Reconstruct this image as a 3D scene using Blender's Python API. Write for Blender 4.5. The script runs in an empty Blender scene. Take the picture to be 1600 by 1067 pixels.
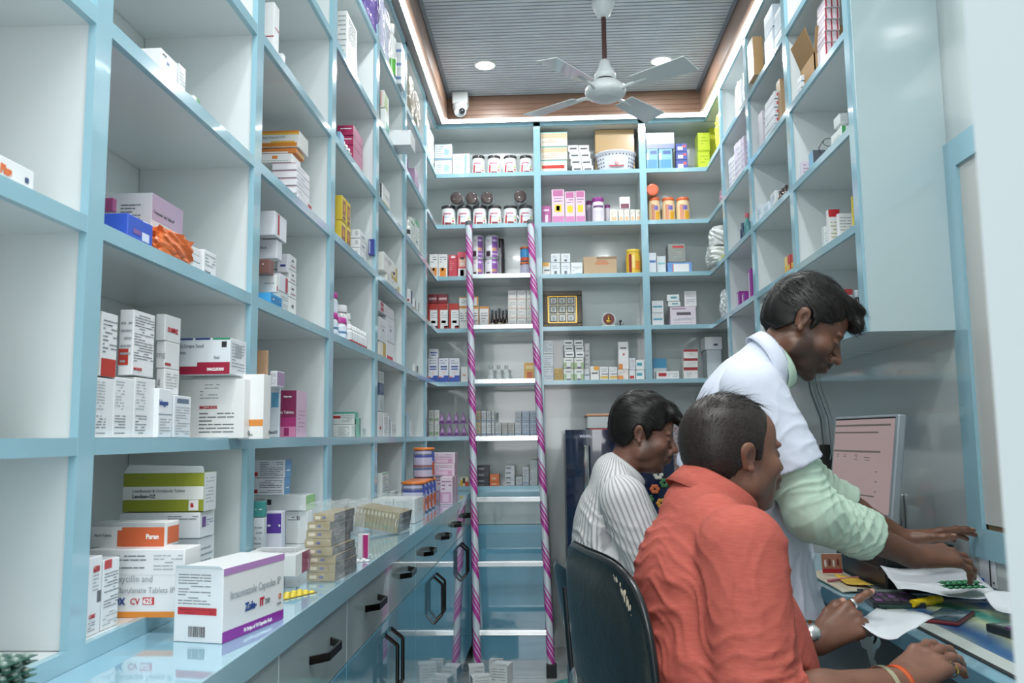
import bpy, bmesh, math, random
import numpy as np
from mathutils import Vector, Matrix, Euler
R = math.radians
SC = bpy.context.scene
COL = SC.collection

# ------------------------------------------------------------------ camera
CAM_H = 1.20
cd = bpy.data.cameras.new('camera')
cam = bpy.data.objects.new('camera', cd); COL.objects.link(cam)
cd.sensor_width = 36.0; cd.lens = 1311.17 / 1600 * 36.0
cd.clip_start = 0.02; cd.clip_end = 60
pt, yw, rl = R(6.4574), R(2.5608), R(-0.6847)
fw = Vector((-math.sin(yw) * math.cos(pt), math.cos(yw) * math.cos(pt), math.sin(pt)))
rt = Vector((math.cos(yw), math.sin(yw), 0)); up = rt.cross(fw)
rt2 = math.cos(rl) * rt + math.sin(rl) * up; up2 = -math.sin(rl) * rt + math.cos(rl) * up
cam.matrix_world = Matrix(((rt2.x, up2.x, -fw.x, 0), (rt2.y, up2.y, -fw.y, 0), (rt2.z, up2.z, -fw.z, CAM_H), (0, 0, 0, 1)))
cd.dof.use_dof = True; cd.dof.focus_distance = 2.3; cd.dof.aperture_fstop = 9.0
SC.camera = cam

# ------------------------------------------------------------------ world, exposure
SC.view_settings.view_transform = 'Standard'
SC.view_settings.look = 'None'
SC.view_settings.gamma = 1.0
SC.view_settings.use_curve_mapping = False
SC.view_settings.exposure = 0.07
W = bpy.data.worlds.new('daylight'); SC.world = W
W.use_nodes = True
bg = W.node_tree.nodes['Background']
bg.inputs[0].default_value = (0.92, 0.97, 1.0, 1); bg.inputs[1].default_value = 1.0

def area_light(name, loc, rot, sx, sy, power, color=(0.97, 0.99, 1.0)):
    l = bpy.data.lights.new(name, 'AREA'); l.shape = 'RECTANGLE'; l.size = sx; l.size_y = sy
    l.energy = power; l.color = color
    o = bpy.data.objects.new(name, l); o.location = loc; o.rotation_euler = rot; COL.objects.link(o)
    return o
# ceiling lights of the front half of the shop, above and behind the camera
area_light('shop_front_ceiling_light', (0.0, 0.6, 3.0), (0, 0, 0), 0.9, 0.9, 22)
area_light('shop_entrance_daylight', (-0.25, -1.6, 1.9), (R(80), 0, 0), 1.6, 1.8, 36, (0.96, 0.98, 1.0))

# ------------------------------------------------------------------ materials
def srgb(h):
    if isinstance(h, str):
        h = h.lstrip('#'); c = [int(h[i:i + 2], 16) / 255 for i in (0, 2, 4)]
    else: c = list(h)
    return tuple((v / 12.92 if v <= 0.04045 else ((v + 0.055) / 1.055) ** 2.4) for v in c)
_M = {}
def mat(name, color, rough=0.5, metal=0.0, **kw):
    if name in _M: return _M[name]
    m = bpy.data.materials.new(name); m.use_nodes = True
    n = m.node_tree.nodes; b = n['Principled BSDF']
    b.inputs['Base Color'].default_value = (*srgb(color), 1)
    b.inputs['Roughness'].default_value = rough; b.inputs['Metallic'].default_value = metal
    if 'coat' in kw: b.inputs['Coat Weight'].default_value = kw['coat']; b.inputs['Coat Roughness'].default_value = kw.get('coat_rough', 0.05)
    if 'trans' in kw: b.inputs['Transmission Weight'].default_value = kw['trans']
    if 'ior' in kw: b.inputs['IOR'].default_value = kw['ior']
    if 'alpha' in kw: b.inputs['Alpha'].default_value = kw['alpha']
    if 'spec' in kw: b.inputs['Specular IOR Level'].default_value = kw['spec']
    if 'sss' in kw:
        b.inputs['Subsurface Weight'].default_value = kw['sss']; b.inputs['Subsurface Radius'].default_value = (0.012, 0.004, 0.002)
    if 'emit' in kw:
        b.inputs['Emission Color'].default_value = (*srgb(color), 1); b.inputs['Emission Strength'].default_value = kw['emit']
    if kw.get('noise'):
        noise_color(m, color, kw['noise'], kw.get('nscale', 8))
    if kw.get('bump'):
        t = m.node_tree; tc = n.new('ShaderNodeTexCoord'); mp = n.new('ShaderNodeMapping'); nz = n.new('ShaderNodeTexNoise'); bp = n.new('ShaderNodeBump')
        mp.inputs['Scale'].default_value = kw.get('bscale3', (1, 1, 1))
        nz.inputs['Scale'].default_value = kw.get('bscale', 6); nz.inputs['Detail'].default_value = 3
        bp.inputs['Strength'].default_value = kw['bump']; bp.inputs['Distance'].default_value = kw.get('bdist', 0.01)
        t.links.new(tc.outputs['Object'], mp.inputs[0]); t.links.new(mp.outputs[0], nz.inputs['Vector'])
        t.links.new(nz.outputs[0], bp.inputs['Height']); t.links.new(bp.outputs[0], b.inputs['Normal'])
        if 'coat' in kw: t.links.new(bp.outputs[0], b.inputs['Coat Normal'])
    _M[name] = m
    return m
def noise_color(m, color, amt, scale):
    n = m.node_tree.nodes; t = m.node_tree; b = n['Principled BSDF']
    tc = n.new('ShaderNodeTexCoord'); nz = n.new('ShaderNodeTexNoise'); mx = n.new('ShaderNodeMix'); mx.data_type = 'RGBA'
    nz.inputs['Scale'].default_value = scale; nz.inputs['Detail'].default_value = 4
    c = srgb(color)
    mx.inputs[6].default_value = (*[v * (1 - amt) for v in c], 1); mx.inputs[7].default_value = (*[min(1, v * (1 + amt)) for v in c], 1)
    t.links.new(tc.outputs['Object'], nz.inputs['Vector']); t.links.new(nz.outputs[0], mx.inputs[0]); t.links.new(mx.outputs[2], b.inputs['Base Color'])
def card(hexcol):           # printed carton board
    return mat('carton_' + hexcol.strip('#'), hexcol, 0.42, coat=0.25, coat_rough=0.2)
def plain(hexcol, rough=0.5, **kw):
    return mat('paint_%s_%d' % (hexcol.strip('#'), rough * 100) + ''.join(sorted(kw)), hexcol, rough, **kw)

BLUE = mat('blue_edge_laminate', '#96BFCC', 0.16, coat=0.5, coat_rough=0.04, bump=0.05, bscale=5, bdist=0.02)
WHITE = mat('white_gloss_laminate', '#D9E0E0', 0.22, coat=0.55, coat_rough=0.06, bump=0.035, bscale=4, bdist=0.02, noise=0.03, nscale=3)
GREYLAM = mat('grey_gloss_laminate', '#C4CDCC', 0.12, coat=0.6, coat_rough=0.03, bump=0.05, bscale=2.5, bdist=0.02)
BLUEDOOR = mat('blue_gloss_door', '#6DA9C0', 0.10, coat=0.8, coat_rough=0.02, bump=0.02, bscale=3, bdist=0.01)
DRAWER = mat('grey_gloss_drawer', '#A9BBBC', 0.10, coat=0.8, coat_rough=0.02, bump=0.02, bscale=3, bdist=0.01)
TOP = mat('worktop_gloss_laminate', '#93BFD0', 0.06, coat=0.9, coat_rough=0.02)
CHROME = mat('chrome', '#D8DCDC', 0.08, 1.0)
ALU = mat('brushed_aluminium', '#C9CFD0', 0.25, 1.0)
STEELDARK = mat('dark_bronze_steel', '#4A4440', 0.2, 1.0)
SEAMM = plain('#1d1a18', 0.7)
GAP = plain('#3b4547', 0.8)

# ------------------------------------------------------------------ mesh builder
class MB:
    """collects shapes with a material per face, links them as ONE mesh object"""
    def __init__(s): s.v = []; s.f = []; s.m = []; s.sm = []; s.mats = []
    def mi(s, m):
        if m not in s.mats: s.mats.append(m)
        return s.mats.index(m)
    def add(s, vs, fs, m, smooth=False):
        o = len(s.v); s.v.extend([tuple(v) for v in vs]); k = s.mi(m)
        for f in fs: s.f.append(tuple(i + o for i in f)); s.m.append(k); s.sm.append(smooth)
    def box(s, a, b, m, bev=0.0):
        (x0, y0, z0), (x1, y1, z1) = a, b
        x0, x1 = min(x0, x1), max(x0, x1); y0, y1 = min(y0, y1), max(y0, y1); z0, z1 = min(z0, z1), max(z0, z1)
        if bev <= 0:
            s.add([(x0, y0, z0), (x1, y0, z0), (x1, y1, z0), (x0, y1, z0), (x0, y0, z1), (x1, y0, z1), (x1, y1, z1), (x0, y1, z1)],
                  [(0, 3, 2, 1), (4, 5, 6, 7), (0, 1, 5, 4), (1, 2, 6, 5), (2, 3, 7, 6), (3, 0, 4, 7)], m)
            return
        bm = bmesh.new(); bmesh.ops.create_cube(bm, size=1)
        for v in bm.verts: v.co = Vector(((x0 + x1) / 2 + v.co.x * (x1 - x0), (y0 + y1) / 2 + v.co.y * (y1 - y0), (z0 + z1) / 2 + v.co.z * (z1 - z0)))
        bmesh.ops.bevel(bm, geom=bm.edges[:], offset=min(bev, 0.45 * min(x1 - x0, y1 - y0, z1 - z0)), segments=2, profile=0.5, affect='EDGES')
        s.bm(bm, m)
    def bm(s, bm, m, smooth=False):
        bm.verts.ensure_lookup_table(); bm.verts.index_update()
        s.add([v.co[:] for v in bm.verts], [[v.index for v in f.verts] for f in bm.faces], m, smooth); bm.free()
    def tube(s, pts, r, m, n=12, cap=True, closed=False):
        pts = [Vector(p) for p in pts]; rs = r if isinstance(r, (list, tuple)) else [r] * len(pts)
        rings = []; prev = None; N = len(pts)
        for i, p in enumerate(pts):
            if closed: t = pts[(i + 1) % N] - pts[i - 1]
            else: t = pts[min(i + 1, N - 1)] - pts[max(i - 1, 0)]
            t = t.normalized() if t.length > 1e-9 else Vector((0, 0, 1))
            if prev is None: a = t.orthogonal().normalized()
            else:
                a = prev - t * prev.dot(t); a = a.normalized() if a.length > 1e-6 else t.orthogonal().normalized()
            prev = a; b = t.cross(a)
            rings.append([p + (a * math.cos(2 * math.pi * k / n) + b * math.sin(2 * math.pi * k / n)) * rs[i] for k in range(n)])
        vs = [v for rg in rings for v in rg]; fs = []
        for i in range(N - 1 + (1 if closed else 0)):
            j = (i + 1) % N
            for k in range(n): fs.append((i * n + k, i * n + (k + 1) % n, j * n + (k + 1) % n, j * n + k))
        s.add(vs, fs, m, True)
        if cap and not closed:
            s.add(rings[0], [tuple(reversed(range(n)))], m); s.add(rings[-1], [tuple(range(n))], m)
    def lathe(s, prof, m, c=(0, 0, 0), n=24, axis='z', a0=0, a1=2 * math.pi, segm=None):
        """prof: list of (r, z); segm: optional material per profile segment"""
        full = abs(a1 - a0 - 2 * math.pi) < 1e-6; K = n if full else n + 1
        def P(r, z, a):
            x, y = r * math.cos(a), r * math.sin(a)
            if axis == 'z': q = (x, y, z)
            elif axis == 'x': q = (z, x, y)
            else: q = (x, -z, y)
            return (q[0] + c[0], q[1] + c[1], q[2] + c[2])
        vs = [P(r, z, a0 + (a1 - a0) * k / n) for r, z in prof for k in range(K)]
        for i in range(len(prof) - 1):
            fs = []
            for k in range(n):
                k2 = (k + 1) % K
                fs.append((i * K + k, i * K + k2, (i + 1) * K + k2, (i + 1) * K + k))
            mm = segm[i] if segm else m
            o = len(s.v) if i == 0 else o
            if i == 0: s.v.extend(vs); 
            kk = s.mi(mm)
            for f in fs: s.f.append(tuple(q + o for q in f)); s.m.append(kk); s.sm.append(True)
    def quad(s, a, b, c, d, m): s.add([a, b, c, d], [(0, 1, 2, 3)], m)
    def ball(s, c, r, m, n=12):
        rr = r if isinstance(r, (tuple, list)) else (r, r, r)
        bm = bmesh.new(); bmesh.ops.create_uvsphere(bm, u_segments=n, v_segments=max(6, n * 2 // 3), radius=1)
        for v in bm.verts: v.co = Vector((c[0] + v.co.x * rr[0], c[1] + v.co.y * rr[1], c[2] + v.co.z * rr[2]))
        s.bm(bm, m, True)
    def build(s, name, parent=None, loc=None, rot=None, auto=True):
        me = bpy.data.meshes.new(name); me.from_pydata(s.v, [], s.f)
        for m in s.mats: me.materials.append(m)
        me.polygons.foreach_set('material_index', s.m); me.polygons.foreach_set('use_smooth', s.sm)
        me.validate(); me.update()
        o = bpy.data.objects.new(name, me); COL.objects.link(o)
        if parent is not None: o.parent = parent
        if loc is not None: o.location = loc
        if rot is not None: o.rotation_euler = rot
        return o
def tag(o, label=None, cat=None, group=None, kind=None):
    if label: o['label'] = label
    if cat: o['category'] = cat
    if group: o['group'] = group
    if kind: o['kind'] = kind
    return o
def thing(name, label, cat, loc=(0, 0, 0), rz=0, group=None):
    o = bpy.data.objects.new(name, None); COL.objects.link(o); o.empty_display_size = 0.05
    o.location = loc; o.rotation_euler = (0, 0, rz)
    return tag(o, label, cat, group)
def struct(name, mb, parent=None):
    o = mb.build(name, parent)
    if parent is None: o['kind'] = 'structure'
    return o
def copy_tree(o, parent=None):
    c = o.copy(); COL.objects.link(c)
    if parent is not None: c.parent = parent
    for ch in list(o.children): copy_tree(ch, c)
    return c
def lettering(name, body, size, m, parent, loc, rot, bold=0.0, shear=0.0, extrude=0.0002, align='LEFT', sx=1.0):
    cu = bpy.data.curves.new(name, 'FONT'); cu.body = body; cu.size = size; cu.extrude = extrude; cu.offset = bold; cu.shear = shear
    cu.align_x = align; cu.resolution_u = 2
    t = bpy.data.objects.new(name, cu); COL.objects.link(t)
    dg = bpy.context.evaluated_depsgraph_get(); dg.update()
    me = bpy.data.meshes.new_from_object(t.evaluated_get(dg)); COL.objects.unlink(t); bpy.data.objects.remove(t)
    me.materials.clear(); me.materials.append(m)
    for v in me.vertices: v.co.x *= sx
    o = bpy.data.objects.new(name, me); COL.objects.link(o)
    if parent is not None: o.parent = parent
    o.location = loc; o.rotation_euler = rot
    return o
# ================================================================== the room
XL, XR, YB = -0.64, 0.92, 4.75          # front faces of the left, right and back shelving
WL, WR, WB = -0.90, 1.18, 4.99          # wall planes
ZS = {'C': 1.181, 'B': 1.489, 'A': 1.795, 'Y1': 2.099, 'Y2': 2.404, 'Y3': 2.709, 'T': 3.01}
ST = 0.024                               # board edge height
SZ = {k: v + ST for k, v in ZS.items()}; SZ['D'] = 0.9 + 0.024
PL = [(1.116, 1.158), (1.76, 1.803), (2.40, 2.447), (3.043, 3.090), (3.67, 3.715), (4.298, 4.345)]
PL0 = (0.47, 0.515)
PR = [(4.30, 4.345), (3.72, 3.765), (3.10, 3.145), (2.462, 2.505)]
PBK = [(-0.073, -0.034), (0.539, 0.578)]
YN = -0.45                               # near end of the modelled shop

m = MB(); FL = mat('grey_marble_floor_tile', '#B9BFBD', 0.12, coat=0.4, noise=0.12, nscale=3)
m.box((WL - 0.05, YN - 1.5, -0.05), (WR + 0.05, WB + 0.05, 0), FL)
for i in range(12):
    y = YN + i * 0.6
    m.box((WL, y, 0), (WR, y + 0.003, 0.0006), plain('#7d8483', 0.6))
for x in (-0.3, 0.3, 0.9): m.box((x, YN, 0), (x + 0.003, WB, 0.0006), plain('#7d8483', 0.6))
struct('floor', m)
m = MB(); m.box((WL - 0.05, YN, 0), (WL, WB, 3.3), WHITE); struct('wall_left', m)
m = MB(); m.box((WL - 0.05, WB, 0), (WR + 0.05, WB + 0.05, 3.3), GREYLAM); struct('wall_back', m)
# right wall with the window opening (y 1.2-2.38, z 0.93-1.955)
OY0, OY1, OZ0, OZ1 = 1.15, 2.383, 0.935, 1.955
m = MB()
m.box((WR, YN, 0), (WR + 0.05, OY0, 3.3), GREYLAM); m.box((WR, OY1, 0), (WR + 0.05, WB, 3.3), GREYLAM)
m.box((WR, OY0, 0), (WR + 0.05, OY1, OZ0), GREYLAM); m.box((WR, OY0, OZ1), (WR + 0.05, OY1, 3.3), GREYLAM)
struct('wall_right', m)
m = MB(); F = 0.08
m.box((WR - 0.012, OY1, OZ0 - F), (WR + 0.02, OY1 + F, OZ1 + F), BLUE); m.box((WR - 0.012, OY0 - F, OZ0 - F), (WR + 0.02, OY0, OZ1 + F), BLUE)
m.box((WR - 0.012, OY0, OZ1), (WR + 0.02, OY1, OZ1 + F), BLUE); m.box((WR - 0.012, OY0, OZ0 - F), (WR + 0.02, OY1, OZ0), BLUE)
fr = struct('window_1', m)
m = MB(); m.box((WR - 0.002, OY0, OZ0 + 0.013), (WR + 0.012, OY1, OZ1), plain('#C3C3BE', 0.35)); m.build('sliding_pane', fr)
m = MB(); m.box((WR + 0.004, OY0, OZ0), (WR + 0.03, OY1, OZ0 + 0.012), plain('#8a6a45', 0.5)); m.build('sill_strip', fr)
# near partition, the white edge at the right of the picture
m = MB(); PWH = mat('white_wall_panel', '#AEB8BA', 0.35, noise=0.02, nscale=2)
q = [(0.2265, 0.44), (WR, 0.44), (WR, 0.475), (0.2455, 0.475)]
m.add([(a, b, 0) for a, b in q] + [(a, b, 3.15) for a, b in q], [(3, 2, 1, 0), (4, 5, 6, 7), (0, 1, 5, 4), (1, 2, 6, 5), (2, 3, 7, 6), (3, 0, 4, 7)], PWH); struct('wall_front', m)

# ceiling: recessed grooved panel, brown riser, soffit ring, led strip
CZ, SOZ = 3.16, 3.03
GP = mat('ribbed_panel_grey', '#C9CFD4', 0.45, noise=0.18, nscale=7)
GD = plain('#22262a', 0.8)
m = MB(); px0, px1, py1 = -0.545, 0.862, 4.66
m.box((WL, YN, CZ + 0.0035), (WR, WB, CZ + 0.06), GD)
y = -0.40
while y < py1:
    m.box((px0, y, CZ), (px1, min(y + 0.0215, py1), CZ + 0.004), GP); y += 0.0305
for x in (px0 - 0.018, px1): m.box((x, YN, CZ - 0.008), (x + 0.018, py1, CZ + 0.004), plain('#8d969e', 0.5))
struct('ceiling', m)
WOOD = mat('brown_wood_laminate', '#8E6F5C', 0.35, noise=0.25, nscale=5, coat=0.3)
m = MB(); rx0, rx1, ry1 = -0.565, 0.882, 4.665
m.box((rx0 - 0.02, YN, SOZ), (rx0, ry1, CZ + 0.012), WOOD); m.box((rx1, YN, SOZ), (rx1 + 0.02, ry1, CZ + 0.012), WOOD)
m.box((rx0 - 0.02, ry1, SOZ), (rx1 + 0.02, ry1 + 0.02, CZ + 0.012), WOOD)
for i in range(4): m.box((rx0, ry1 - 0.004, SOZ + 0.02 + i * 0.03), (rx1, ry1, SOZ + 0.035 + i * 0.03), WOOD)
struct('trim_1', m)
m = MB(); SF = mat('taupe_soffit', '#A79C98', 0.4)
m.box((WL, YN, SOZ + 0.004), (rx0 - 0.0201, WB, SOZ + 0.12), SF); m.box((rx1 + 0.0201, YN, SOZ + 0.004), (WR, WB, SOZ + 0.12), SF)
m.box((rx0 - 0.02, ry1 + 0.0201, SOZ + 0.004), (rx1 + 0.02, WB, SOZ + 0.12), SF)
struct('trim_2', m)
LED = bpy.data.materials.new('led_light'); LED.use_nodes = True
nn = LED.node_tree.nodes; nn.clear(); e = nn.new('ShaderNodeEmission'); oo = nn.new('ShaderNodeOutputMaterial')
e.inputs[0].default_value = (0.95, 0.99, 1.0, 1); e.inputs[1].default_value = 9.0; LED.node_tree.links.new(e.outputs[0], oo.inputs[0])
led = thing('led_strip_light', 'bright white led strip running around the edge of the ceiling recess', 'led strip', (0, 0, SOZ))
m = MB(); lw = 0.016
lx0, lx1, ly1 = rx0 - 0.022, rx1 + 0.022, ry1 + 0.022
m.box((lx0 - lw, YN + 0.3, -0.012), (lx0, ly1 + lw, 0.0035), LED); m.box((lx1, YN + 0.3, -0.012), (lx1 + lw, ly1 + lw, 0.0035), LED)
m.box((lx0, ly1, -0.012), (lx1, ly1 + lw, 0.0035), LED); m.build('diffuser', led)
m = MB()
for a, b in (((lx0 - lw - 0.004, YN + 0.3, -0.010), (lx0 - lw - 0.0005, ly1 + lw + 0.004, 0.0035)), ((lx1 + lw + 0.0005, YN + 0.3, -0.010), (lx1 + lw + 0.004, ly1 + lw + 0.004, 0.0035)), ((lx0 - lw, ly1 + lw + 0.0005, -0.010), (lx1 + lw, ly1 + lw + 0.004, 0.0035))): m.box(a, b, ALU)
m.build('channel', led)

def downlight(x, y, label, r=0.05, power=9):
    t = thing('ceiling_downlight', label, 'ceiling light', (x, y, CZ), 0, 'round ceiling downlights')
    m = MB(); m.lathe([(r + 0.008, 0), (r + 0.008, -0.006), (r, -0.008), (r, -0.002)], plain('#e8ecec', 0.4), n=32); m.build('trim_ring', t)
    m = MB(); m.lathe([(0.0005, -0.004), (r, -0.004)], LED, n=32); m.build('lens', t)
    l = bpy.data.lights.new('downlight', 'AREA'); l.shape = 'DISK'; l.size = 2 * r; l.energy = power; l.color = (0.97, 0.99, 1)
    o = bpy.data.objects.new('downlight_lamp', l); COL.objects.link(o); o.location = (x, y, CZ - 0.012)
downlight(-0.315, 4.245, 'round lit downlight in the ribbed ceiling, left of the fan')
downlight(0.614, 4.258, 'round lit downlight in the ribbed ceiling, right of the fan')
for y in (2.6, 0.9):
    for x in (-0.315, 0.614):
        l = bpy.data.lights.new('downlight', 'AREA'); l.shape = 'DISK'; l.size = 0.1; l.energy = 9; l.color = (0.97, 0.99, 1)
        o = bpy.data.objects.new('downlight_lamp', l); COL.objects.link(o); o.location = (x, y, CZ - 0.012)

# ================================================================== shelving
def uprights(mb_name, posts, side, parent, z0, z1):
    for i, (a, b) in enumerate(posts):
        m = MB()
        if side == 'L':
            m.box((WL + 0.001, a + 0.004, z0), (XL - 0.012, b - 0.004, z1), WHITE); m.box((XL - 0.012, a, z0), (XL, b, z1), BLUE)
        elif side == 'R':
            m.box((WR - 0.001, a + 0.004, z0), (XR + 0.012, b - 0.004, z1), WHITE); m.box((XR, a, z0), (XR + 0.012, b, z1), BLUE)
        m.build('upright', parent)
LS = thing('wall_shelving', 'tall white shelving with pale blue edges covering the whole left wall', 'shelving', (0, 0, 0))
uprights('upright', [PL0] + PL, 'L', LS, 0.9255, SOZ + 0.0)
rows = ['C', 'B', 'A', 'Y1', 'Y2', 'Y3']
spans = []
allp = [PL0] + PL
prev = YN
for a, b in allp: spans.append((prev, a)); prev = b
spans.append((prev, YB))
for r in rows:
    m = MB(); z = ZS[r]
    m.box((WL + 0.001, YN, z + 0.001), (XL - 0.012, YB + 0.012, z + ST - 0.0005), WHITE)
    for a, b in spans: m.box((XL - 0.012, a, z), (XL - 0.0004, b, z + ST), BLUE)
    m.build('shelf_board', LS)
m = MB(); m.box((WL + 0.001, YN, 0.9005), (XL - 0.012, YB + 0.012, 0.9245), WHITE)
for a, b in [(YN, 4.7)]: m.box((XL - 0.012, a, 0.9005), (XL, b, 0.9255), BLUE)
m.build('base_board', LS)
m = MB(); m.box((WL + 0.001, YN, ZS['T'] - 0.003), (XL - 0.012, YB, SOZ + 0.003), WHITE); m.box((XL - 0.012, YN, ZS['T'] - 0.003), (XL, YB, SOZ + 0.003), BLUE)
m.build('top_rail', LS)

RS = thing('wall_shelving', 'white shelving with pale blue edges high on the right wall above the desk', 'shelving', (0, 0, 0))
uprights('upright', PR, 'R', RS, ZS['B'], SOZ)
spans = [(PR[3][1], PR[2][0]), (PR[2][1], PR[1][0]), (PR[1][1], PR[0][0]), (PR[0][1], YB)]
for r in rows[1:]:
    m = MB(); z = ZS[r]
    m.box((XR + 0.012, PR[3][1], z + 0.001), (WR - 0.001, YB + 0.012, z + ST - 0.0005), WHITE)
    for a, b in spans: m.box((XR + 0.0004, a, z), (XR + 0.012, b, z + ST), BLUE)
    m.build('shelf_board', RS)
m = MB(); m.box((XR + 0.012, PR[3][0], ZS['T'] - 0.003), (WR - 0.001, YB, SOZ + 0.003), WHITE); m.box((XR, PR[3][0], ZS['T'] - 0.003), (XR + 0.012, YB, SOZ + 0.003), BLUE)
m.build('top_rail', RS)
m = MB(); SIDE = mat('pale_gloss_side_panel', '#BCCFD1', 0.10, coat=0.7, coat_rough=0.03, bump=0.22, bscale=2.2, bdist=0.02)
m.box((XR + 0.008, PR[3][0] - 0.012, ZS['B']), (WR - 0.0005, PR[3][0] - 0.0005, SOZ), SIDE); m.build('side_panel', RS)

BS = thing('wall_shelving', 'white shelving with pale blue edges across the back wall', 'shelving', (0, 0, 0))
for i, (a, b) in enumerate(PBK):
    m = MB(); z0 = 0.9255 if i == 0 else ZS['B']
    m.box((a + 0.004, YB + 0.012, z0), (b - 0.004, WB - 0.001, SOZ), WHITE); m.box((a, YB, z0), (b, YB + 0.012, SOZ), BLUE)
    m.build('upright', BS)
xs = [XL, PBK[0][0], PBK[0][1], PBK[1][0], PBK[1][1], XR]
for r in rows:
    m = MB(); z = ZS[r]
    x1 = WR - 0.001 if r != 'C' else PBK[0][0]
    m.box((WL + 0.001, YB + 0.0125, z + 0.0005), (x1, WB - 0.001, z + ST - 0.0005), WHITE)
    for k in (0, 2, 4):
        if r == 'C' and k: continue
        xa, xb = xs[k], xs[k + 1]
        if k == 0: xa = XL - 0.012
        if k == 4: xb = XR + 0.012
        m.box((xa, YB, z), (xb, YB + 0.012, z + ST), BLUE)
    m.build('shelf_board', BS)
m = MB(); m.box((WL + 0.001, YB + 0.0125, 0.9005), (PBK[0][1], WB - 0.001, 0.9245), WHITE); m.box((XL, YB, 0.9005), (PBK[0][1], YB + 0.012, 0.9255), BLUE); m.build('base_board', BS)
m = MB(); m.box((WL + 0.001, YB + 0.0125, ZS['T'] - 0.003), (WR - 0.001, WB - 0.001, SOZ + 0.003), WHITE); m.box((XL, YB, ZS['T'] - 0.003), (XR, YB + 0.012, SOZ + 0.003), BLUE); m.build('top_rail', BS)

# ================================================================== base cabinets and worktop
XC = -0.445
wt = thing('worktop', 'long pale blue glossy worktop under the left shelving with a small heap of goods', 'worktop')
m = MB(); m.box((WL + 0.001, YN, 0.858), (XC, 4.74, 0.9), TOP); m.build('slab', wt)
m = MB(); m.box((XC + 0.0003, YN, 0.858), (XC + 0.006, 4.68, 0.9002), BLUE); m.build('edge_band', wt)
m = MB(); m.box((XC + 0.006, 4.69, 0.858), (PBK[0][1], WB - 0.001, 0.9), TOP); m.box((XC + 0.006, 4.684, 0.858), (PBK[0][1], 4.6895, 0.9), BLUE); m.build('return_slab', wt)
ys = [0.0, 0.462, 0.924, 1.386, 1.843, 2.305, 2.765, 3.225, 3.685, 4.145, 4.683]
def pull_bar(mb, L, d=0.028):
    # angular bridge handle: two feet, chamfered grip
    pts = [(0, -L / 2, 0), (d, -L / 2 + 0.03, 0), (d, L / 2 - 0.03, 0), (0, L / 2, 0)]
    prev = None
    w, t = 0.0075, 0.005
    for i in range(3):
        a, b = Vector(pts[i]), Vector(pts[i + 1]); dr = (b - a).normalized(); nrm = Vector((-dr.y, dr.x, 0))
        q = []
        for p in (a, b):
            for sx, sz in ((-1, -1), (1, -1), (1, 1), (-1, 1)): q.append(p + nrm * sx * t / 2 + Vector((0, 0, sz * w)))
        mb.add(q, [(0, 1, 2, 3), (7, 6, 5, 4), (0, 4, 5, 1), (1, 5, 6, 2), (2, 6, 7, 3), (3, 7, 4, 0)], STEELDARK)
ordn = ['nearest', 'second', 'third', 'fourth', 'fifth', 'sixth', 'seventh', 'eighth', 'ninth', 'tenth']
for i in range(len(ys) - 1):
    a, b = ys[i], ys[i + 1]
    lab = 'grey and blue gloss base cabinet under the left worktop, %s' % (ordn[i] + ' from the camera')
    c = thing('base_cabinet', lab, 'cabinet', (XC, (a + b) / 2, 0), 0, 'base cabinets along the left wall')
    L = b - a
    m = MB(); m.box((WL - XC + 0.002, -L / 2 + 0.0005, 0.0), (-0.022, L / 2 - 0.0005, 0.857), plain('#9fb0b2', 0.5)); m.box((-0.0225, -L / 2, 0.0), (-0.0215, L / 2, 0.09), BLUEDOOR); m.build('body', c)
    m = MB(); m.box((-0.021, -L / 2 + 0.0015, 0.722), (0, L / 2 - 0.0015, 0.855), DRAWER, 0.0015); dw = m.build('drawer', c)
    m = MB(); pull_bar(m, 0.15); hd = m.build('handle', dw); hd.location = (0.0, 0.02 if i < len(ys) - 2 else -0.045, 0.80)
    m = MB(); m.box((-0.021, -L / 2 + 0.0015, 0.095), (0, L / 2 - 0.0015, 0.719), BLUEDOOR, 0.0015); dr_ = m.build('door', c)
    m = MB(); s_ = 1 if i % 2 == 0 else -1
    pts = [(-0.0, 0, -0.08), (0.02, 0, -0.055), (0.02, 0, 0.055), (0, 0, 0.08)]
    hx = [(0.0, 0.0, 0.085), (0.030, 0.016, 0.055), (0.030, 0.016, -0.055), (0.0, 0.0, -0.085)]
    for k in range(3): m.tube([hx[k], hx[k + 1]], 0.0055, STEELDARK, 6)
    hd = m.build('handle', dr_); hd.location = (0.0, s_ * (L / 2 - 0.04), 0.60)
bc = thing('base_cabinet', 'blue gloss base cabinet below the back shelving, behind the ladder', 'cabinet', (0, 0, 0))
m = MB(); m.box((XC + 0.001, 4.705, 0), (PBK[0][1] - 0.001, WB - 0.002, 0.857), plain('#9fb0b2', 0.5)); m.box((PBK[0][1] - 0.001, 4.69, 0), (PBK[0][1] + 0.012, WB - 0.002, 0.857), plain('#9fb0b2', 0.4)); m.build('body', bc)
m = MB(); m.box((XC + 0.004, 4.69, 0.722), (PBK[0][1] - 0.003, 4.704, 0.855), DRAWER); m.build('fascia', bc)
m = MB(); m.box((XC + 0.004, 4.69, 0.13), (PBK[0][1] - 0.003, 4.704, 0.719), BLUEDOOR); m.build('door', bc)
m = MB(); m.box((XC + 0.004, 4.695, 0.0), (PBK[0][1] - 0.003, 4.704, 0.127), BLUEDOOR); m.build('plinth', bc)
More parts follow.
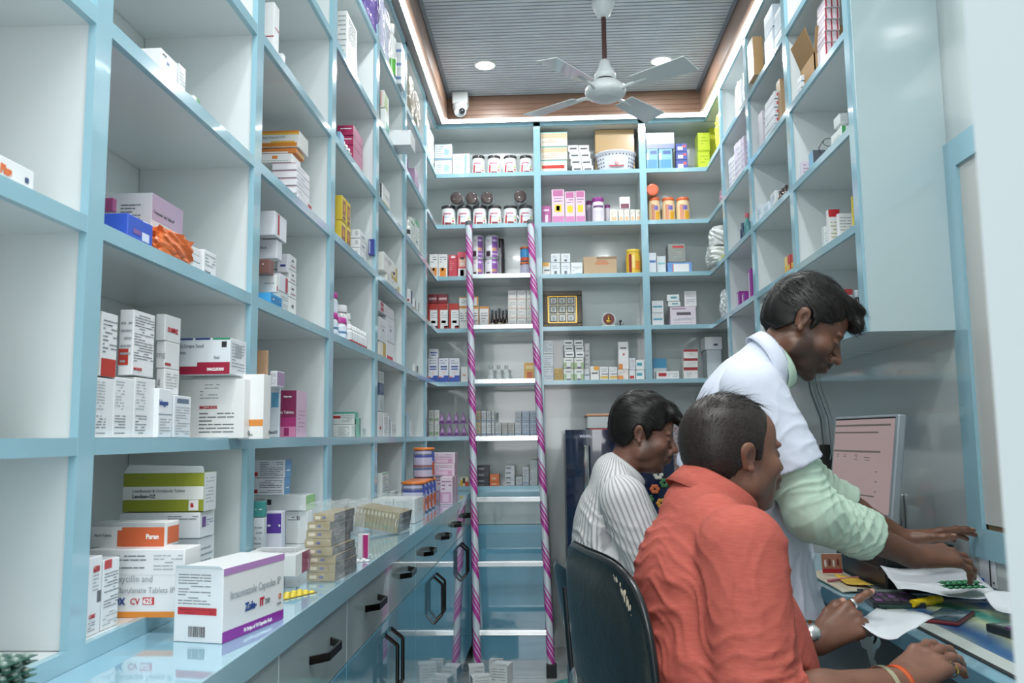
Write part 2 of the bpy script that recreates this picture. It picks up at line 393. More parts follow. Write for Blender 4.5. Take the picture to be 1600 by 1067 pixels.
# ================================================================== builders for the goods on the shelves
rng = random.Random(7)
FILM = mat('clear_plastic_film', '#F2F7F8', 0.08, alpha=0.15, bump=0.9, bscale=45, bdist=0.01, coat=0.7)
TXT = {'k': '#5f676c', 'g': '#9aa3a7', 'b': '#2c4a8c', 'r': '#b5202c', 'p': '#7b3f8f', 'w': '#f2f4f4'}
def face_pt(face, u, v, w, d, h, e):
    # face rectangles seen from outside: u to the right, v up
    if face == 'Y': return (u * w, -e, v * h)
    if face == 'X': return (w + e, u * d, v * h)
    if face == 'W': return (-e, (1 - u) * d, v * h)
    if face == 'T': return (u * w, v * d, h + e)
    if face == 'U': return (u * w, (1 - v) * d, -e)
ROT = {'Y': (R(90), 0, 0), 'X': (R(90), 0, R(90)), 'W': (R(90), 0, R(-90)), 'T': (0, 0, 0)}
def carton(name, label, x, y, z, w, d, h, col, dec=(), rz=0.0, group=None, tilt=None, cat='box', flap=False):
    t = thing(name, label, cat, (x, y, z), R(rz), group)
    if tilt: t.rotation_euler = (R(tilt[0]), R(tilt[1]), R(rz))
    fs = {'Y': (w, h), 'X': (d, h), 'W': (d, h), 'T': (w, d), 'U': (w, d)}
    m = MB(); bev = min(0.0012, 0.1 * min(w, d, h)); m.box((0, 0, 0), (w, d, h), card(col), bev)
    # glued flap seams on the end faces
    sm = plain('#8f9698', 0.6)
    lets = []; lr = random.Random(int(abs(x) * 7919 + y * 3571 + z * 1237))
    k = 0
    for q in dec:
        if q[0] == 't':
            _, f, u0, v0, u1, v1, n, c = q
            fw_, fh_ = fs[f]; dv = (v1 - v0) / n
            for i in range(n):
                vv = v1 - (i + 0.5) * dv; uu = u0
                while uu < u1 - 0.02:
                    L = lr.uniform(0.08, 0.4) * (u1 - u0); ue = min(u1, uu + L)
                    if lr.random() < 0.82:
                        a, b = vv - dv * 0.15, vv + dv * 0.15; e = 0.0006
                        m.quad(face_pt(f, uu, a, w, d, h, e), face_pt(f, ue, a, w, d, h, e), face_pt(f, ue, b, w, d, h, e), face_pt(f, uu, b, w, d, h, e), plain(TXT.get(c, c), 0.6))
                    uu = ue + 0.03 * (u1 - u0)
                    if lr.random() < 0.25 and i % 3 == 2: break
        elif q[0] == 'L':
            lets.append(q)
        else:
            f, u0, v0, u1, v1, c = q; k += 1; e = 0.0003 + 0.00012 * (k if k < 3 else 2)
            m.quad(face_pt(f, u0, v0, w, d, h, e), face_pt(f, u1, v0, w, d, h, e), face_pt(f, u1, v1, w, d, h, e), face_pt(f, u0, v1, w, d, h, e), card(c))
    if flap:
        fm = MB(); a = 0.0008
        fm.add([(0, 0, h), (w, 0, h), (w, -0.006, h + 0.012), (0.01, 0.0, h + 0.016), (0, 0.001, h - a), (w, 0.001, h - a), (w, -0.005, h + 0.011), (0.01, 0.002, h + 0.0145)],
               [(0, 1, 2, 3), (7, 6, 5, 4), (0, 3, 7, 4), (1, 5, 6, 2), (3, 2, 6, 7)], card('#D9DEDD'))
        fm.build('top_flap', t)
    m.build('carton_body', t)
    for _, f, s, u, v, size, c, bold in lets:
        p = face_pt(f, u, v, w, d, h, 0.0008)
        lettering('lettering', s, size, plain(TXT.get(c, c), 0.5), t, p, ROT[f] if len(ROT[f]) == 3 else ROT[f], bold, sx=0.86)
    return t
def C(label, x, y, z, w, d, h, col, dec=(), group=None, name='medicine_carton', rz=0, **k):
    return carton(name, label, x, y, z, w, d, h, col, dec, rz, group, **k)
def jar(label, x, y, z, r, h, body='#E6E9EA', lid='#2b2a2c', lidh=0.14, patches=(), name='plastic_jar', cat='jar', group=None, waist=0.0, rim=None, lying=False, face=-math.pi / 2):
    """round jar; patches: (a0, a1, v0, v1, colour) with angle 0 = towards the camera (-y), positive to the viewer's right"""
    t = thing(name, label, cat, (x, y, z), 0, group)
    if lying: t.location = (x, y, z + r); t.rotation_euler = (R(90), 0, 0)
    hb = h * (1 - lidh); m = MB(); bm_ = plain(body, 0.32, coat=0.4)
    def rad(v): return r * (1 - waist * math.exp(-((v - 0.62) / 0.18) ** 2)) * (1 if v > 0.03 else 0.95) * (1 if v < 0.93 else 0.9)
    vsn = [0, 0.03, 0.15, 0.3, 0.45, 0.55, 0.62, 0.7, 0.8, 0.93, 1.0]
    m.lathe([(0.001, 0)] + [(rad(v), v * hb) for v in vsn], bm_, n=28)
    for a0, a1, v0, v1, c in patches:
        aa0, aa1 = face + R(a0), face + R(a1); n = max(2, int((a1 - a0) / 10)); q = 4
        pv = [[((rad(v0 + (v1 - v0) * j / q) + 0.0006) * math.cos(aa0 + (aa1 - aa0) * i / n), (rad(v0 + (v1 - v0) * j / q) + 0.0006) * math.sin(aa0 + (aa1 - aa0) * i / n), (v0 + (v1 - v0) * j / q) * hb) for i in range(n + 1)] for j in range(q + 1)]
        m.add([p for row in pv for p in row], [(j * (n + 1) + i, j * (n + 1) + i + 1, (j + 1) * (n + 1) + i + 1, (j + 1) * (n + 1) + i) for j in range(q) for i in range(n)], card(c), True)
    m.build('jar_body', t)
    m = MB(); lr_ = r * (0.93 if rim is None else rim)
    m.lathe([(lr_ * 0.96, hb - 0.002), (lr_, hb), (lr_, h - 0.004), (lr_ * 0.96, h - 0.001), (lr_ * 0.8, h), (0.001, h)], plain(lid, 0.3, coat=0.5), n=28)
    m.build('lid', t)
    return t
def bottle(label, x, y, z, r, h, body, cap, neck=0.35, bands=(), name='bottle', group=None, glass=False, cat='bottle', capr=0.62, caph=0.17):
    t = thing(name, label, cat, (x, y, z), 0, group)
    m = MB(); bmt = plain(body, 0.15, coat=0.6) if not glass else mat('clear_vial_glass', '#E8F0F0', 0.05, alpha=0.45, coat=1.0)
    s = h * (1 - caph); sh = s * (1 - neck * 0.5); nr = r * capr * 0.85
    m.lathe([(0.0005, 0), (r * 0.95, 0), (r, 0.002), (r, sh * 0.86), (r * 0.9, sh * 0.95), (nr, sh * 1.03), (nr, s)], bmt, n=20)
    for v0, v1, c in bands: m.lathe([(r + 0.0005, v0 * h), (r + 0.0005, v1 * h)], card(c), n=20)
    m.build('bottle_body', t)
    m = MB(); m.lathe([(r * capr, s - 0.002), (r * capr, h - 0.002), (r * capr * 0.9, h), (0.0005, h)], plain(cap, 0.35), n=20); m.build('cap', t)
    return t
def crumple(name, label, c, size, m_, seed=1, cat='bag', amp=0.2, group=None, sub=3, freq=3.0, twist=0.0):
    """a soft plastic pack or bag: a puckered closed surface standing on its base"""
    rr = random.Random(seed); bm = bmesh.new(); bmesh.ops.create_cube(bm, size=1)
    bmesh.ops.subdivide_edges(bm, edges=bm.edges[:], cuts=7, use_grid_fill=True)
    ph = [(rr.uniform(0, 6.3), rr.uniform(freq, freq * 3), rr.uniform(freq, freq * 3), rr.uniform(freq, freq * 3)) for _ in range(6)]
    for v in bm.verts:
        p = v.co.copy(); q = p.normalized() * 0.56; p = p * 0.62 + q * 0.38
        n = sum(math.sin(a + fx * p.x * 3 + fy * p.y * 3 + fz * p.z * 3) for a, fx, fy, fz in ph) / 6
        p *= 1 + amp * n
        v.co = Vector((p.x * size[0], p.y * size[1], max(-0.5, p.z) * size[2] + size[2] * 0.5))
    z0 = min(v.co.z for v in bm.verts)
    for v in bm.verts: v.co.z -= z0
    m = MB(); m.bm(bm, m_, False); o = m.build(name, None, c)
    return tag(o, label, cat, group)
def film(parent, a, b, seed=0, e=0.003):
    rr = random.Random(seed); bm = bmesh.new(); bmesh.ops.create_cube(bm, size=1)
    bmesh.ops.subdivide_edges(bm, edges=bm.edges[:], cuts=6, use_grid_fill=True)
    for v in bm.verts:
        for k in range(3): v.co[k] = (a[k] + b[k]) / 2 + v.co[k] * (b[k] - a[k] + 2 * e) + (rr.uniform(-e, e) * 0.8)
        v.co.z = max(v.co.z, a[2] + 0.0006)
    m = MB(); m.bm(bm, FILM); m.build('plastic_wrap', parent)
# ================================================================== goods on the back shelving
PYR = card('#9A6FA8')
def pyramid(label, x, y, z, w, h):
    t = thing('pyramid_carton', label, 'box', (x, y, z), 0, 'purple pyramid cartons')
    m = MB(); a = w / 2; m.add([(-a, 0, 0), (a, 0, 0), (a, w, 0), (-a, w, 0), (0, 0.004, h), (0, w - 0.004, h)], [(0, 3, 2, 1), (0, 1, 4), (1, 2, 5, 4), (2, 3, 5), (3, 0, 4, 5)], PYR)
    m.add([(-a * .8, -0.0006, 0.004), (a * .8, -0.0006, 0.004), (a * .6, -0.0002, 0.016), (-a * .6, -0.0002, 0.016)], [(0, 1, 2, 3)], card('#5E2C74'))
    m.add([(-a * .4, 0.0001, h * .35), (a * .4, 0.0001, h * .35), (0, 0.0022, h * .7)], [(0, 1, 2)], card('#C7A9CF'))
    m.build('carton_body', t); return t
D = [
(('Y',.0,.0,1,.12,'#8FB6CC'),('Y',.55,.3,.85,.7,'#A9CBDD'),('t','Y',.1,.2,.5,.9,5,'#9FB3BD')),
(('Y',.7,.0,.85,.95,'#8DB7D2'),('Y',.8,.1,.95,.6,'#BFD9E6'),('t','Y',.1,.2,.6,.9,6,'#9FB3BD')),
((-45,-28,.05,.62,'#B8323C'),(-20,30,.02,.24,'#7E1F2A'),(-40,28,.66,.74,'#C77F95'),(-35,20,.5,.55,'#9fb4cf'),(36,52,.12,.22,'#3f8f6a'),(36,52,.27,.37,'#c43a3a'),(36,52,.42,.52,'#9fc24a')),
(('Y',0,0,1,.04,'#C8742e'),('Y',.15,.05,.85,.42,'#E08A2C'),('Y',.35,.3,.6,.5,'#E8E4DC'),('t','Y',.15,.62,.85,.92,3,'#5a6a8c')),
(('Y',.3,.86,.8,.95,'#EBD9DC'),('t','Y',.15,.3,.6,.75,5,'#E2A9B2')),
(('Y',.2,.42,.85,.75,'#E6B9A2'),('Y',.3,.7,.75,.8,'#4a2a28'),('Y',.35,.5,.7,.55,'#F2F2F2'),('Y',.1,.0,.95,.34,'#E4E2E0'),('Y',.3,.05,.7,.3,'#5c3a34')),
((-60,-5,.35,.85,'#F2F2F4'),(5,60,.0,1,'#8E5AA8'),(5,45,.3,.45,'#E3B04a'),(-50,-10,.05,.3,'#3B2b3a'),(-50,-12,.72,.85,'#5b3c8f'),(10,40,.75,.85,'#D9C9E6')),
((-80,0,.2,.9,'#DDDDE0'),),
((-60,60,.05,.3,'#C8552e'),),
(('Y',0,0,.22,1,'#B22A22'),('Y',.22,.75,1,1,'#B22A22'),('Y',.3,.08,1,.72,'#E6E8E6'),('Y',.35,.24,.8,.34,'#7CA63C'),('t','Y',.35,.42,.95,.68,3,'#8a8f98'),('Y',.6,.0,1,.14,'#B22A22')),
(('Y',.1,.35,.9,.6,'#C9A9AE'),),
(('Y',.0,.9,1,1,'#D08A3A'),('Y',.93,0,1,1,'#D08A3A'),('t','Y',.12,.3,.85,.75,4,'#5a5f66')),
(('t','Y',.15,.25,.85,.8,3,'g'),('Y',.1,.05,.9,.16,'#D9B9A8')),
(('Y',0,0,1,.2,'#2F4FA8'),('Y',.5,.2,1,.28,'#2F4FA8'),('Y',0,.2,.3,.25,'#E2857a'),('Y',.2,.62,.85,.68,'#3b4f9a'),('Y',.2,.52,.85,.57,'#3b4f9a'),('Y',.35,.34,.6,.44,'#E6C9C0'),('t','Y',.15,.75,.85,.95,2,'#8a93ac')),
(('Y',.15,.5,.85,.65,'#3b4f9a'),('Y',.25,.25,.75,.36,'#3b4f9a')),
(('Y',.3,.4,.7,.5,'#C9866a'),),
(('Y',.25,.15,.75,.5,'#C65A2e'),('Y',.15,.65,.85,.85,'#E8CF8c')),
(('Y',.1,.1,.9,.35,'#8FA68A'),('t','Y',.1,.45,.9,.9,3,'g')),
(('Y',.05,.05,.95,.2,'#8FA3B5'),('t','Y',.15,.3,.85,.85,4,'#8b949c')),
(('Y',.0,.0,.3,.6,'#D9B02e'),('Y',.3,.3,.6,.9,'#3a3230'),('Y',.6,.0,1,.5,'#C9452e')),
(('Y',.1,.3,.6,.6,'#8d9096'),),
(('Y',.2,.3,.7,.6,'#E9B48e'),),
(('Y',.1,.3,.6,.6,'#6d7480'),),
(('Y',.1,.1,.9,.85,'#B2BBBD'),),
(('Y',0,.55,1,.9,'#D8C2A0'),('Y',0,.93,1,1,'#7FC0BC'),('t','Y',.05,.1,.95,.5,3,'#C9A27a')),
(('Y',.05,.35,.9,.6,'#C4392e'),('Y',0,.93,1,1,'#7FC0BC')),
(('Y',.15,.35,.85,.6,'#5a5f63'),),
(('Y',.35,.1,.65,.5,'#D9C6D6'),('Y',.2,.7,.8,.8,'#E0C6DA')),
(('Y',.05,.0,.95,.22,'#C87FAE'),('Y',.22,.34,.78,.56,'#E2C93A'),('Y',.1,.8,.9,.98,'#C070A0'),('t','Y',.15,.62,.85,.78,2,'#8d5a86'),('Y',.35,.38,.62,.52,'#2e5fae')),
(('Y',.05,.0,.95,.22,'#C87FAE'),('Y',.22,.34,.78,.56,'#E2C93A'),('Y',.1,.8,.9,.98,'#C070A0'),('t','Y',.15,.62,.85,.78,2,'#8d5a86')),
((-50,50,.72,.82,'#6b4a7a'),(-45,40,.1,.6,'#D0CCDC')),
(),
(('Y',.2,.15,.8,.45,'#D9B08C'),('t','Y',.15,.55,.85,.85,3,'#a09a84')),
(('Y',.1,.05,.9,.45,'#6E2740'),),
(('Y',.0,.7,.8,1,'#E0A23A'),('Y',.2,.35,.9,.45,'#4a4f57')),
(('Y',.35,.1,.65,.35,'#5f6870'),('t','Y',.2,.5,.8,.8,2,'#8b98a4')),
(('Y',.3,.0,1,.14,'#6fa0c8'),('t','Y',.1,.3,.9,.7,3,'g')),
(('Y',.35,.55,.75,.68,'#C07A4a'),('Y',.4,.72,.7,.8,'#C07A4a'),('Y',.4,.85,1,1,'#8a6f50')),
((-40,-18,.1,.9,'#8d2a30'),(10,50,.2,.6,'#D98A2c'),(-12,5,.3,.85,'#E8D58a')),
(('Y',.1,.52,.9,.64,'#4f78b8'),),
(('Y',.1,.52,.9,.64,'#8fc0c4'),),
(('Y',.2,.05,.88,.85,'#E2E2E2'),('Y',.2,.05,.24,.85,'#C4504e')),
(('Y',.25,.78,.9,.9,'#C4363a'),('t','Y',.3,.2,.8,.6,3,'#b9beb8')),
(('Y',.1,.45,.9,.58,'#4AA0B8'),),
(('Y',.25,.55,.8,.7,'#5a525c'),('Y',.05,.85,.6,.95,'#B79AB0'),('t','Y',.1,.1,.9,.4,4,'g')),
(('Y',.3,.4,.8,.7,'#5a9aa2'),),
(('t','Y',.15,.15,.85,.85,6,'g'),),
(('t','Y',.1,.1,.9,.9,5,'#8ba3b5'),),
(('t','Y',.1,.1,.9,.9,5,'#8b7335'),),
(('Y',0,0,.3,.55,'#9DB48A'),('Y',.7,0,1,.55,'#9DB48A'),('Y',.3,0,.7,.16,'#6a5a80'),('Y',.2,.7,.8,.8,'#8a9098')),
(('Y',.15,.35,.85,.6,'#4a4f57'),),
(('t','Y',.12,.15,.88,.85,6,'g'),),
(('Y',.1,.4,.9,.5,'#5f6b7c'),),
(('Y',.4,.7,1,1,'#E0A23A'),('Y',.15,.45,.85,.55,'#4a4f57')),
(('Y',.1,.1,1,.3,'#D9B45a'),('Y',.2,.42,1,.48,'#6a6f8c'),('t','Y',.15,.6,.85,.9,2,'g')),
(('Y',0,0,.5,.4,'#DB8A4a'),('t','Y',.15,.5,.85,.9,3,'g')),
(('Y',.45,.5,.6,.58,'#B2302e'),('Y',.2,.75,.8,.8,'#5a5f66'),('Y',0,0,.4,.2,'#DB8A4a')),
(('Y',.1,.1,.8,.4,'#B2242e'),),
(('Y',.1,.4,.7,.7,'#3F9AA8'),),
(('Y',.1,.35,.45,.8,'#B2242e'),('t','Y',.5,.2,.95,.8,3,'g')),
(('Y',0,.55,1,1,'#4A9CC8'),('t','Y',.1,.1,.9,.4,3,'g')),
(('Y',0,.75,1,1,'#9E2630'),('t','Y',.2,.15,.9,.6,3,'g')),
(('Y',.5,.3,.75,.45,'#4a4f68'),),
(('Y',.1,.1,.9,.5,'#4f8fc4'),('Y',.0,.5,.2,.8,'#DCE8F0'),('Y',.3,.75,.9,.92,'#46629c')),
(('Y',0,0,1,.3,'#8a93b8'),('t','Y',.05,.35,.95,.95,4,'#eef4f6')),
(('Y',.15,.2,.6,.6,'#DFE4EE'),('Y',.6,.5,.9,.8,'#C65a6a')),
(('Y',.1,.1,.9,.9,'#C6D83c'),('t','Y',.2,.3,.8,.8,3,'#93ab22')),
((-35,0,.1,.8,'#C98A6a'),(5,45,.1,.5,'#E0A82e'),(-10,30,.55,.75,'#7a6ab0')),
]
G = ['white and orange cartons on the third back shelf', 'red and white leaf cartons', 'dark red cartons on the leaf cartons', 'orange edged cartons on the fourth back shelf', 'block of small white cartons on the fourth back shelf', 'white and dark blue cartons', 'pale green printed cartons in the back corner', 'small cartons on the sixth back shelf, bottom layer', 'small cartons on the sixth back shelf, upper layer', 'black cartons on the lowest back shelf', 'orange cartons on the lowest back shelf', 'grey white cartons on the lowest back shelf', 'grey cartons by the upright', 'beige packs on the top back shelf', 'little white boxes beside the basket', 'tall pink cartons on the second back shelf', 'cream cartons on the second back shelf', 'small white cartons with a face mark', 'white cartons with teal bars on the fourth back shelf', 'flat silver boxes on the lilac carton', 'tall stack at the left end of the fifth back shelf', 'white and green cartons', 'tiny white boxes above the green cartons', 'white cartons with a gold swoosh', 'white and teal cartons by the upright', 'white cartons with a dark red band', 'blue wrapped packs', 'dark blue boxes on the top back shelf', 'yellow green boxes']
C('white and pale blue pack on the top back shelf, upper of the leftmost pair',-0.6606,4.8,2.835,0.1022,0.05,0.0954,'#E8EEF0',D[0],name='wrapped_pack')
C('white and pale blue pack on the top back shelf, under another pack',-0.6616,4.8,2.7335,0.1022,0.05,0.0989,'#E8EEF0',D[0],name='wrapped_pack')
C('white pack with a pale blue wave standing left of four top shelf jars',-0.5536,4.79,2.7335,0.1002,0.05,0.1319,'#E8EEF0',D[1],name='wrapped_pack')
jar('white powder jar with black lid on the top back shelf, leftmost of four',-0.4045,4.85,2.7335,0.0401,0.1319,'#E4E7E8','#2a2629',patches=D[2],waist=0.08,group='white jars on the top back shelf')
jar('white powder jar with black lid on the top back shelf, second from left of four',-0.311,4.85,2.7335,0.0416,0.1289,'#E4E7E8','#2a2629',patches=D[2],waist=0.08,group='white jars on the top back shelf')
jar('white powder jar with black lid on the top back shelf, third from left of four',-0.216,4.85,2.7335,0.0426,0.1259,'#E4E7E8','#2a2629',patches=D[2],waist=0.08,group='white jars on the top back shelf')
jar('white powder jar with black lid on the top back shelf, rightmost of four',-0.121,4.85,2.7335,0.0396,0.1239,'#E4E7E8','#2a2629',patches=D[2],waist=0.08,group='white jars on the top back shelf')
jar('white powder jar with black lid, leftmost of six on the second back shelf',-0.586,4.85,2.4285,0.0446,0.1339,'#E4E7E8','#2a2629',patches=D[2],waist=0.08,group='white jars standing on the second back shelf')
jar('white powder jar with black lid, second from left of six on the second back shelf',-0.493,4.85,2.4285,0.0436,0.1319,'#E4E7E8','#2a2629',patches=D[2],waist=0.08,group='white jars standing on the second back shelf')
jar('white powder jar with black lid, third from left of six on the second back shelf',-0.3995,4.85,2.4285,0.0421,0.1299,'#E4E7E8','#2a2629',patches=D[2],waist=0.08,group='white jars standing on the second back shelf')
jar('white powder jar with black lid, fourth from left of six on the second back shelf',-0.31,4.85,2.4285,0.0416,0.1279,'#E4E7E8','#2a2629',patches=D[2],waist=0.08,group='white jars standing on the second back shelf')
jar('white powder jar with black lid, fifth from left of six on the second back shelf',-0.2175,4.85,2.4285,0.0421,0.1259,'#E4E7E8','#2a2629',patches=D[2],waist=0.08,group='white jars standing on the second back shelf')
jar('white powder jar with black lid, rightmost of six on the second back shelf',-0.1255,4.85,2.4285,0.0431,0.1229,'#E4E7E8','#2a2629',patches=D[2],waist=0.08,group='white jars standing on the second back shelf')
jar('white jar lying dark lid forward on standing jars, leftmost of four',-0.532,4.905,2.559,0.039,0.112,'#E4E7E8','#3a2a28',group='jars lying on top of the six standing jars',lying=True)
jar('white jar lying dark lid forward on standing jars, second from left of four',-0.442,4.905,2.557,0.039,0.112,'#E4E7E8','#3a2a28',group='jars lying on top of the six standing jars',lying=True)
jar('white jar lying dark lid forward on standing jars, third from left of four',-0.351,4.905,2.557,0.039,0.112,'#E4E7E8','#3a2a28',group='jars lying on top of the six standing jars',lying=True)
jar('white jar lying dark lid forward on standing jars, rightmost of four',-0.156,4.905,2.561,0.039,0.112,'#E4E7E8','#3a2a28',group='jars lying on top of the six standing jars',lying=True)
C('white carton with an orange fruit picture below the jars, left one of the pair',-0.6906,4.79,2.1235,0.0492,0.05,0.1399,'#E6E6E4',D[3],G[0])
C('white carton with an orange fruit picture below the jars, right one of the pair',-0.6386,4.79,2.1235,0.0522,0.05,0.1389,'#E6E6E4',D[3],G[0])
C('plain red carton between the orange fruit cartons and the pink carton',-0.5786,4.79,2.1235,0.0482,0.05,0.1339,'#C23A4A',D[4])
C('pink red carton with a smiling face picture beside the ladder',-0.5276,4.79,2.1235,0.0542,0.05,0.1499,'#D04A5E',D[5])
jar('white and purple malt powder tin on the third back shelf, lower left one',-0.4135,4.85,2.1235,0.0361,0.1209,'#E8E8EA','#B9BEC2',patches=D[6],name='powder_tin',cat='tin',lidh=0.05,rim=1.0,group='purple and white powder tins')
jar('white and purple malt powder tin on the third back shelf, upper left one',-0.4125,4.85,2.247,0.0361,0.1314,'#E8E8EA','#B9BEC2',patches=D[6],name='powder_tin',cat='tin',lidh=0.05,rim=1.0,group='purple and white powder tins')
jar('white and purple malt powder tin on the third back shelf, lower right one',-0.331,4.85,2.1235,0.0406,0.1179,'#E8E8EA','#B9BEC2',patches=D[6],name='powder_tin',cat='tin',lidh=0.05,rim=1.0,group='purple and white powder tins')
jar('white and purple malt powder tin on the third back shelf, upper right one',-0.3295,4.85,2.244,0.0401,0.1314,'#E8E8EA','#B9BEC2',patches=D[6],name='powder_tin',cat='tin',lidh=0.05,rim=1.0,group='purple and white powder tins')
jar('dark and white tin standing just behind the purple tins on their right',-0.2805,4.93,2.1235,0.0211,0.2549,'#4a4448','#2b2a2c',patches=D[7],name='powder_tin',cat='tin')
jar('small tin with an orange lid right of the purple tins, upper blue one',-0.131,4.85,2.217,0.0316,0.0884,'#3F8FC4','#D9703A',patches=D[8],name='powder_tin',cat='tin',lidh=0.12,rim=1.02)
jar('small tin with an orange lid right of the purple tins, lower white one',-0.132,4.85,2.1235,0.0316,0.0909,'#B9B7CC','#D9703A',patches=D[8],name='powder_tin',cat='tin',lidh=0.12,rim=1.02)
C('red and white leaf printed carton on the fourth back shelf, leftmost of three',-0.7006,4.79,1.8195,0.0552,0.05,0.1529,'#DFE2E0',D[9],G[1])
C('dark red carton lying on the leaf cartons, left of two',-0.7006,4.79,1.975,0.0552,0.05,0.0534,'#7E1F28',D[10],G[2])
C('red and white leaf printed carton on the fourth back shelf, second from left of three',-0.6416,4.79,1.8195,0.0562,0.05,0.1519,'#DFE2E0',D[9],G[1])
C('dark red carton lying on the leaf cartons, right of two',-0.6416,4.79,1.974,0.0562,0.05,0.0534,'#7E1F28',D[10],G[2])
C('red and white leaf printed carton on the fourth back shelf, rightmost of three',-0.5786,4.79,1.8195,0.0572,0.05,0.1509,'#DFE2E0',D[9],G[1])
C('white carton with an orange edge behind the ladder rail, leftmost of three standing',-0.5176,4.79,1.8195,0.0512,0.05,0.1329,'#E2E3E0',D[11],G[3])
C('white carton with an orange edge behind the ladder rail, second from left of three standing',-0.4566,4.79,1.8195,0.0512,0.05,0.1309,'#E2E3E0',D[11],G[3])
C('white carton with an orange edge behind the ladder rail, rightmost of three standing',-0.3996,4.79,1.8195,0.0542,0.05,0.1299,'#E2E3E0',D[11],G[3])
C('white carton with an orange edge lying across the standing ones behind the ladder rail',-0.5176,4.79,1.954,0.1092,0.05,0.0524,'#E2E3E0',D[11])
bottle('small dark brown bottle in a cluster on the fourth back shelf, leftmost',-0.327,4.812,1.819,0.0115,0.112,'#2a1a18','#3b4a52',neck=.7,bands=((.08,.3,'#C9BFA8'),),group='dark brown bottles on the fourth back shelf')
bottle('small dark brown bottle in a cluster on the fourth back shelf, second from left',-0.308,4.842,1.819,0.0115,0.112,'#2a1a18','#3b4a52',neck=.7,bands=((.08,.3,'#C9BFA8'),),group='dark brown bottles on the fourth back shelf')
bottle('small dark brown bottle in a cluster on the fourth back shelf, third from left',-0.286,4.812,1.819,0.0115,0.12,'#2a1a18','#3b4a52',neck=.7,bands=((.08,.3,'#C9BFA8'),),group='dark brown bottles on the fourth back shelf')
bottle('small dark brown bottle in a cluster on the fourth back shelf, fourth from left',-0.267,4.842,1.819,0.0115,0.112,'#2a1a18','#3b4a52',neck=.7,bands=((.08,.3,'#C9BFA8'),),group='dark brown bottles on the fourth back shelf')
bottle('small dark brown bottle in a cluster on the fourth back shelf, fifth from left',-0.244,4.812,1.819,0.0115,0.112,'#2a1a18','#3b4a52',neck=.7,bands=((.08,.3,'#C9BFA8'),),group='dark brown bottles on the fourth back shelf')
C('small white carton in the block of twelve by right ladder rail, left column, bottom',-0.2356,4.79,1.8195,0.0492,0.06,0.0569,'#DEDDD8',D[12],G[4])
C('small white carton in the block of twelve by right ladder rail, left column, second',-0.2356,4.79,1.877,0.0502,0.06,0.0534,'#DEDDD8',D[12],G[4])
C('small white carton in the block of twelve by right ladder rail, left column, third',-0.2346,4.79,1.931,0.0502,0.06,0.0544,'#DEDDD8',D[12],G[4])
C('small white carton in the block of twelve by right ladder rail, left column, top',-0.2336,4.79,1.986,0.0492,0.06,0.0544,'#DEDDD8',D[12],G[4])
C('small white carton in the block of twelve by right ladder rail, middle column, bottom',-0.1826,4.79,1.8195,0.0502,0.06,0.0559,'#DEDDD8',D[12],G[4])
C('small white carton in the block of twelve by right ladder rail, middle column, second',-0.1816,4.79,1.876,0.0502,0.06,0.0534,'#DEDDD8',D[12],G[4])
C('small white carton in the block of twelve by right ladder rail, middle column, third',-0.1816,4.79,1.93,0.0502,0.06,0.0544,'#DEDDD8',D[12],G[4])
C('small white carton in the block of twelve by right ladder rail, middle column, top',-0.1806,4.79,1.985,0.0502,0.06,0.0544,'#DEDDD8',D[12],G[4])
C('small white carton in the block of twelve by right ladder rail, right column, bottom',-0.1296,4.79,1.8195,0.0422,0.06,0.0549,'#DEDDD8',D[12],G[4])
C('small white carton in the block of twelve by right ladder rail, right column, second',-0.1286,4.79,1.875,0.0422,0.06,0.0534,'#DEDDD8',D[12],G[4])
C('small white carton in the block of twelve by right ladder rail, right column, third',-0.1276,4.79,1.929,0.0412,0.06,0.0544,'#DEDDD8',D[12],G[4])
C('small white carton in the block of twelve by right ladder rail, right column, top',-0.1266,4.79,1.984,0.0412,0.06,0.0544,'#DEDDD8',D[12],G[4])
C('white carton with dark blue foot on fifth back shelf, leftmost of three',-0.7006,4.79,1.5135,0.0582,0.05,0.1399,'#DDE1E8',D[13],G[5])
C('white carton with dark blue foot on fifth back shelf, second from left of three',-0.6386,4.79,1.5135,0.0572,0.05,0.1389,'#DDE1E8',D[13],G[5])
C('white carton with dark blue foot on fifth back shelf, rightmost of three',-0.5776,4.79,1.5135,0.0592,0.05,0.1379,'#DDE1E8',D[13],G[5])
C('short white carton with blue print on top of the leftmost blue footed carton',-0.6946,4.79,1.655,0.0542,0.05,0.0524,'#D6DAE0',D[14])
C('narrow plain white carton between the blue footed cartons and the ladder',-0.5096,4.79,1.5135,0.0372,0.05,0.0869,'#E2E4E2',D[15])
bottle('clear glass vial on the fifth back shelf, left of three',-0.338,4.80,1.513,0.0175,0.095,'#E8F0F0','#AEB6B8',glass=True,bands=((.1,.4,'#D8DDDE'),),group='clear glass vials')
bottle('clear glass vial on the fifth back shelf, middle of three',-0.294,4.80,1.513,0.0175,0.095,'#E8F0F0','#AEB6B8',glass=True,bands=((.1,.4,'#D8DDDE'),),group='clear glass vials')
bottle('clear glass vial on the fifth back shelf, right of three',-0.249,4.80,1.513,0.0175,0.095,'#E8F0F0','#AEB6B8',glass=True,bands=((.1,.4,'#D8DDDE'),),group='clear glass vials')
C('golden orange carton with a red fruit next to the right ladder rail',-0.1466,4.79,1.5135,0.0622,0.05,0.1049,'#D9A03A',D[16])
C('pale carton with green print in the lower left back corner, left lower one',-0.6966,4.79,1.2055,0.0282,0.05,0.0809,'#D5D8D2',D[17],G[6])
C('pale carton with green print in the lower left back corner, left upper one',-0.6966,4.79,1.287,0.0282,0.05,0.0684,'#D5D8D2',D[17],G[6])
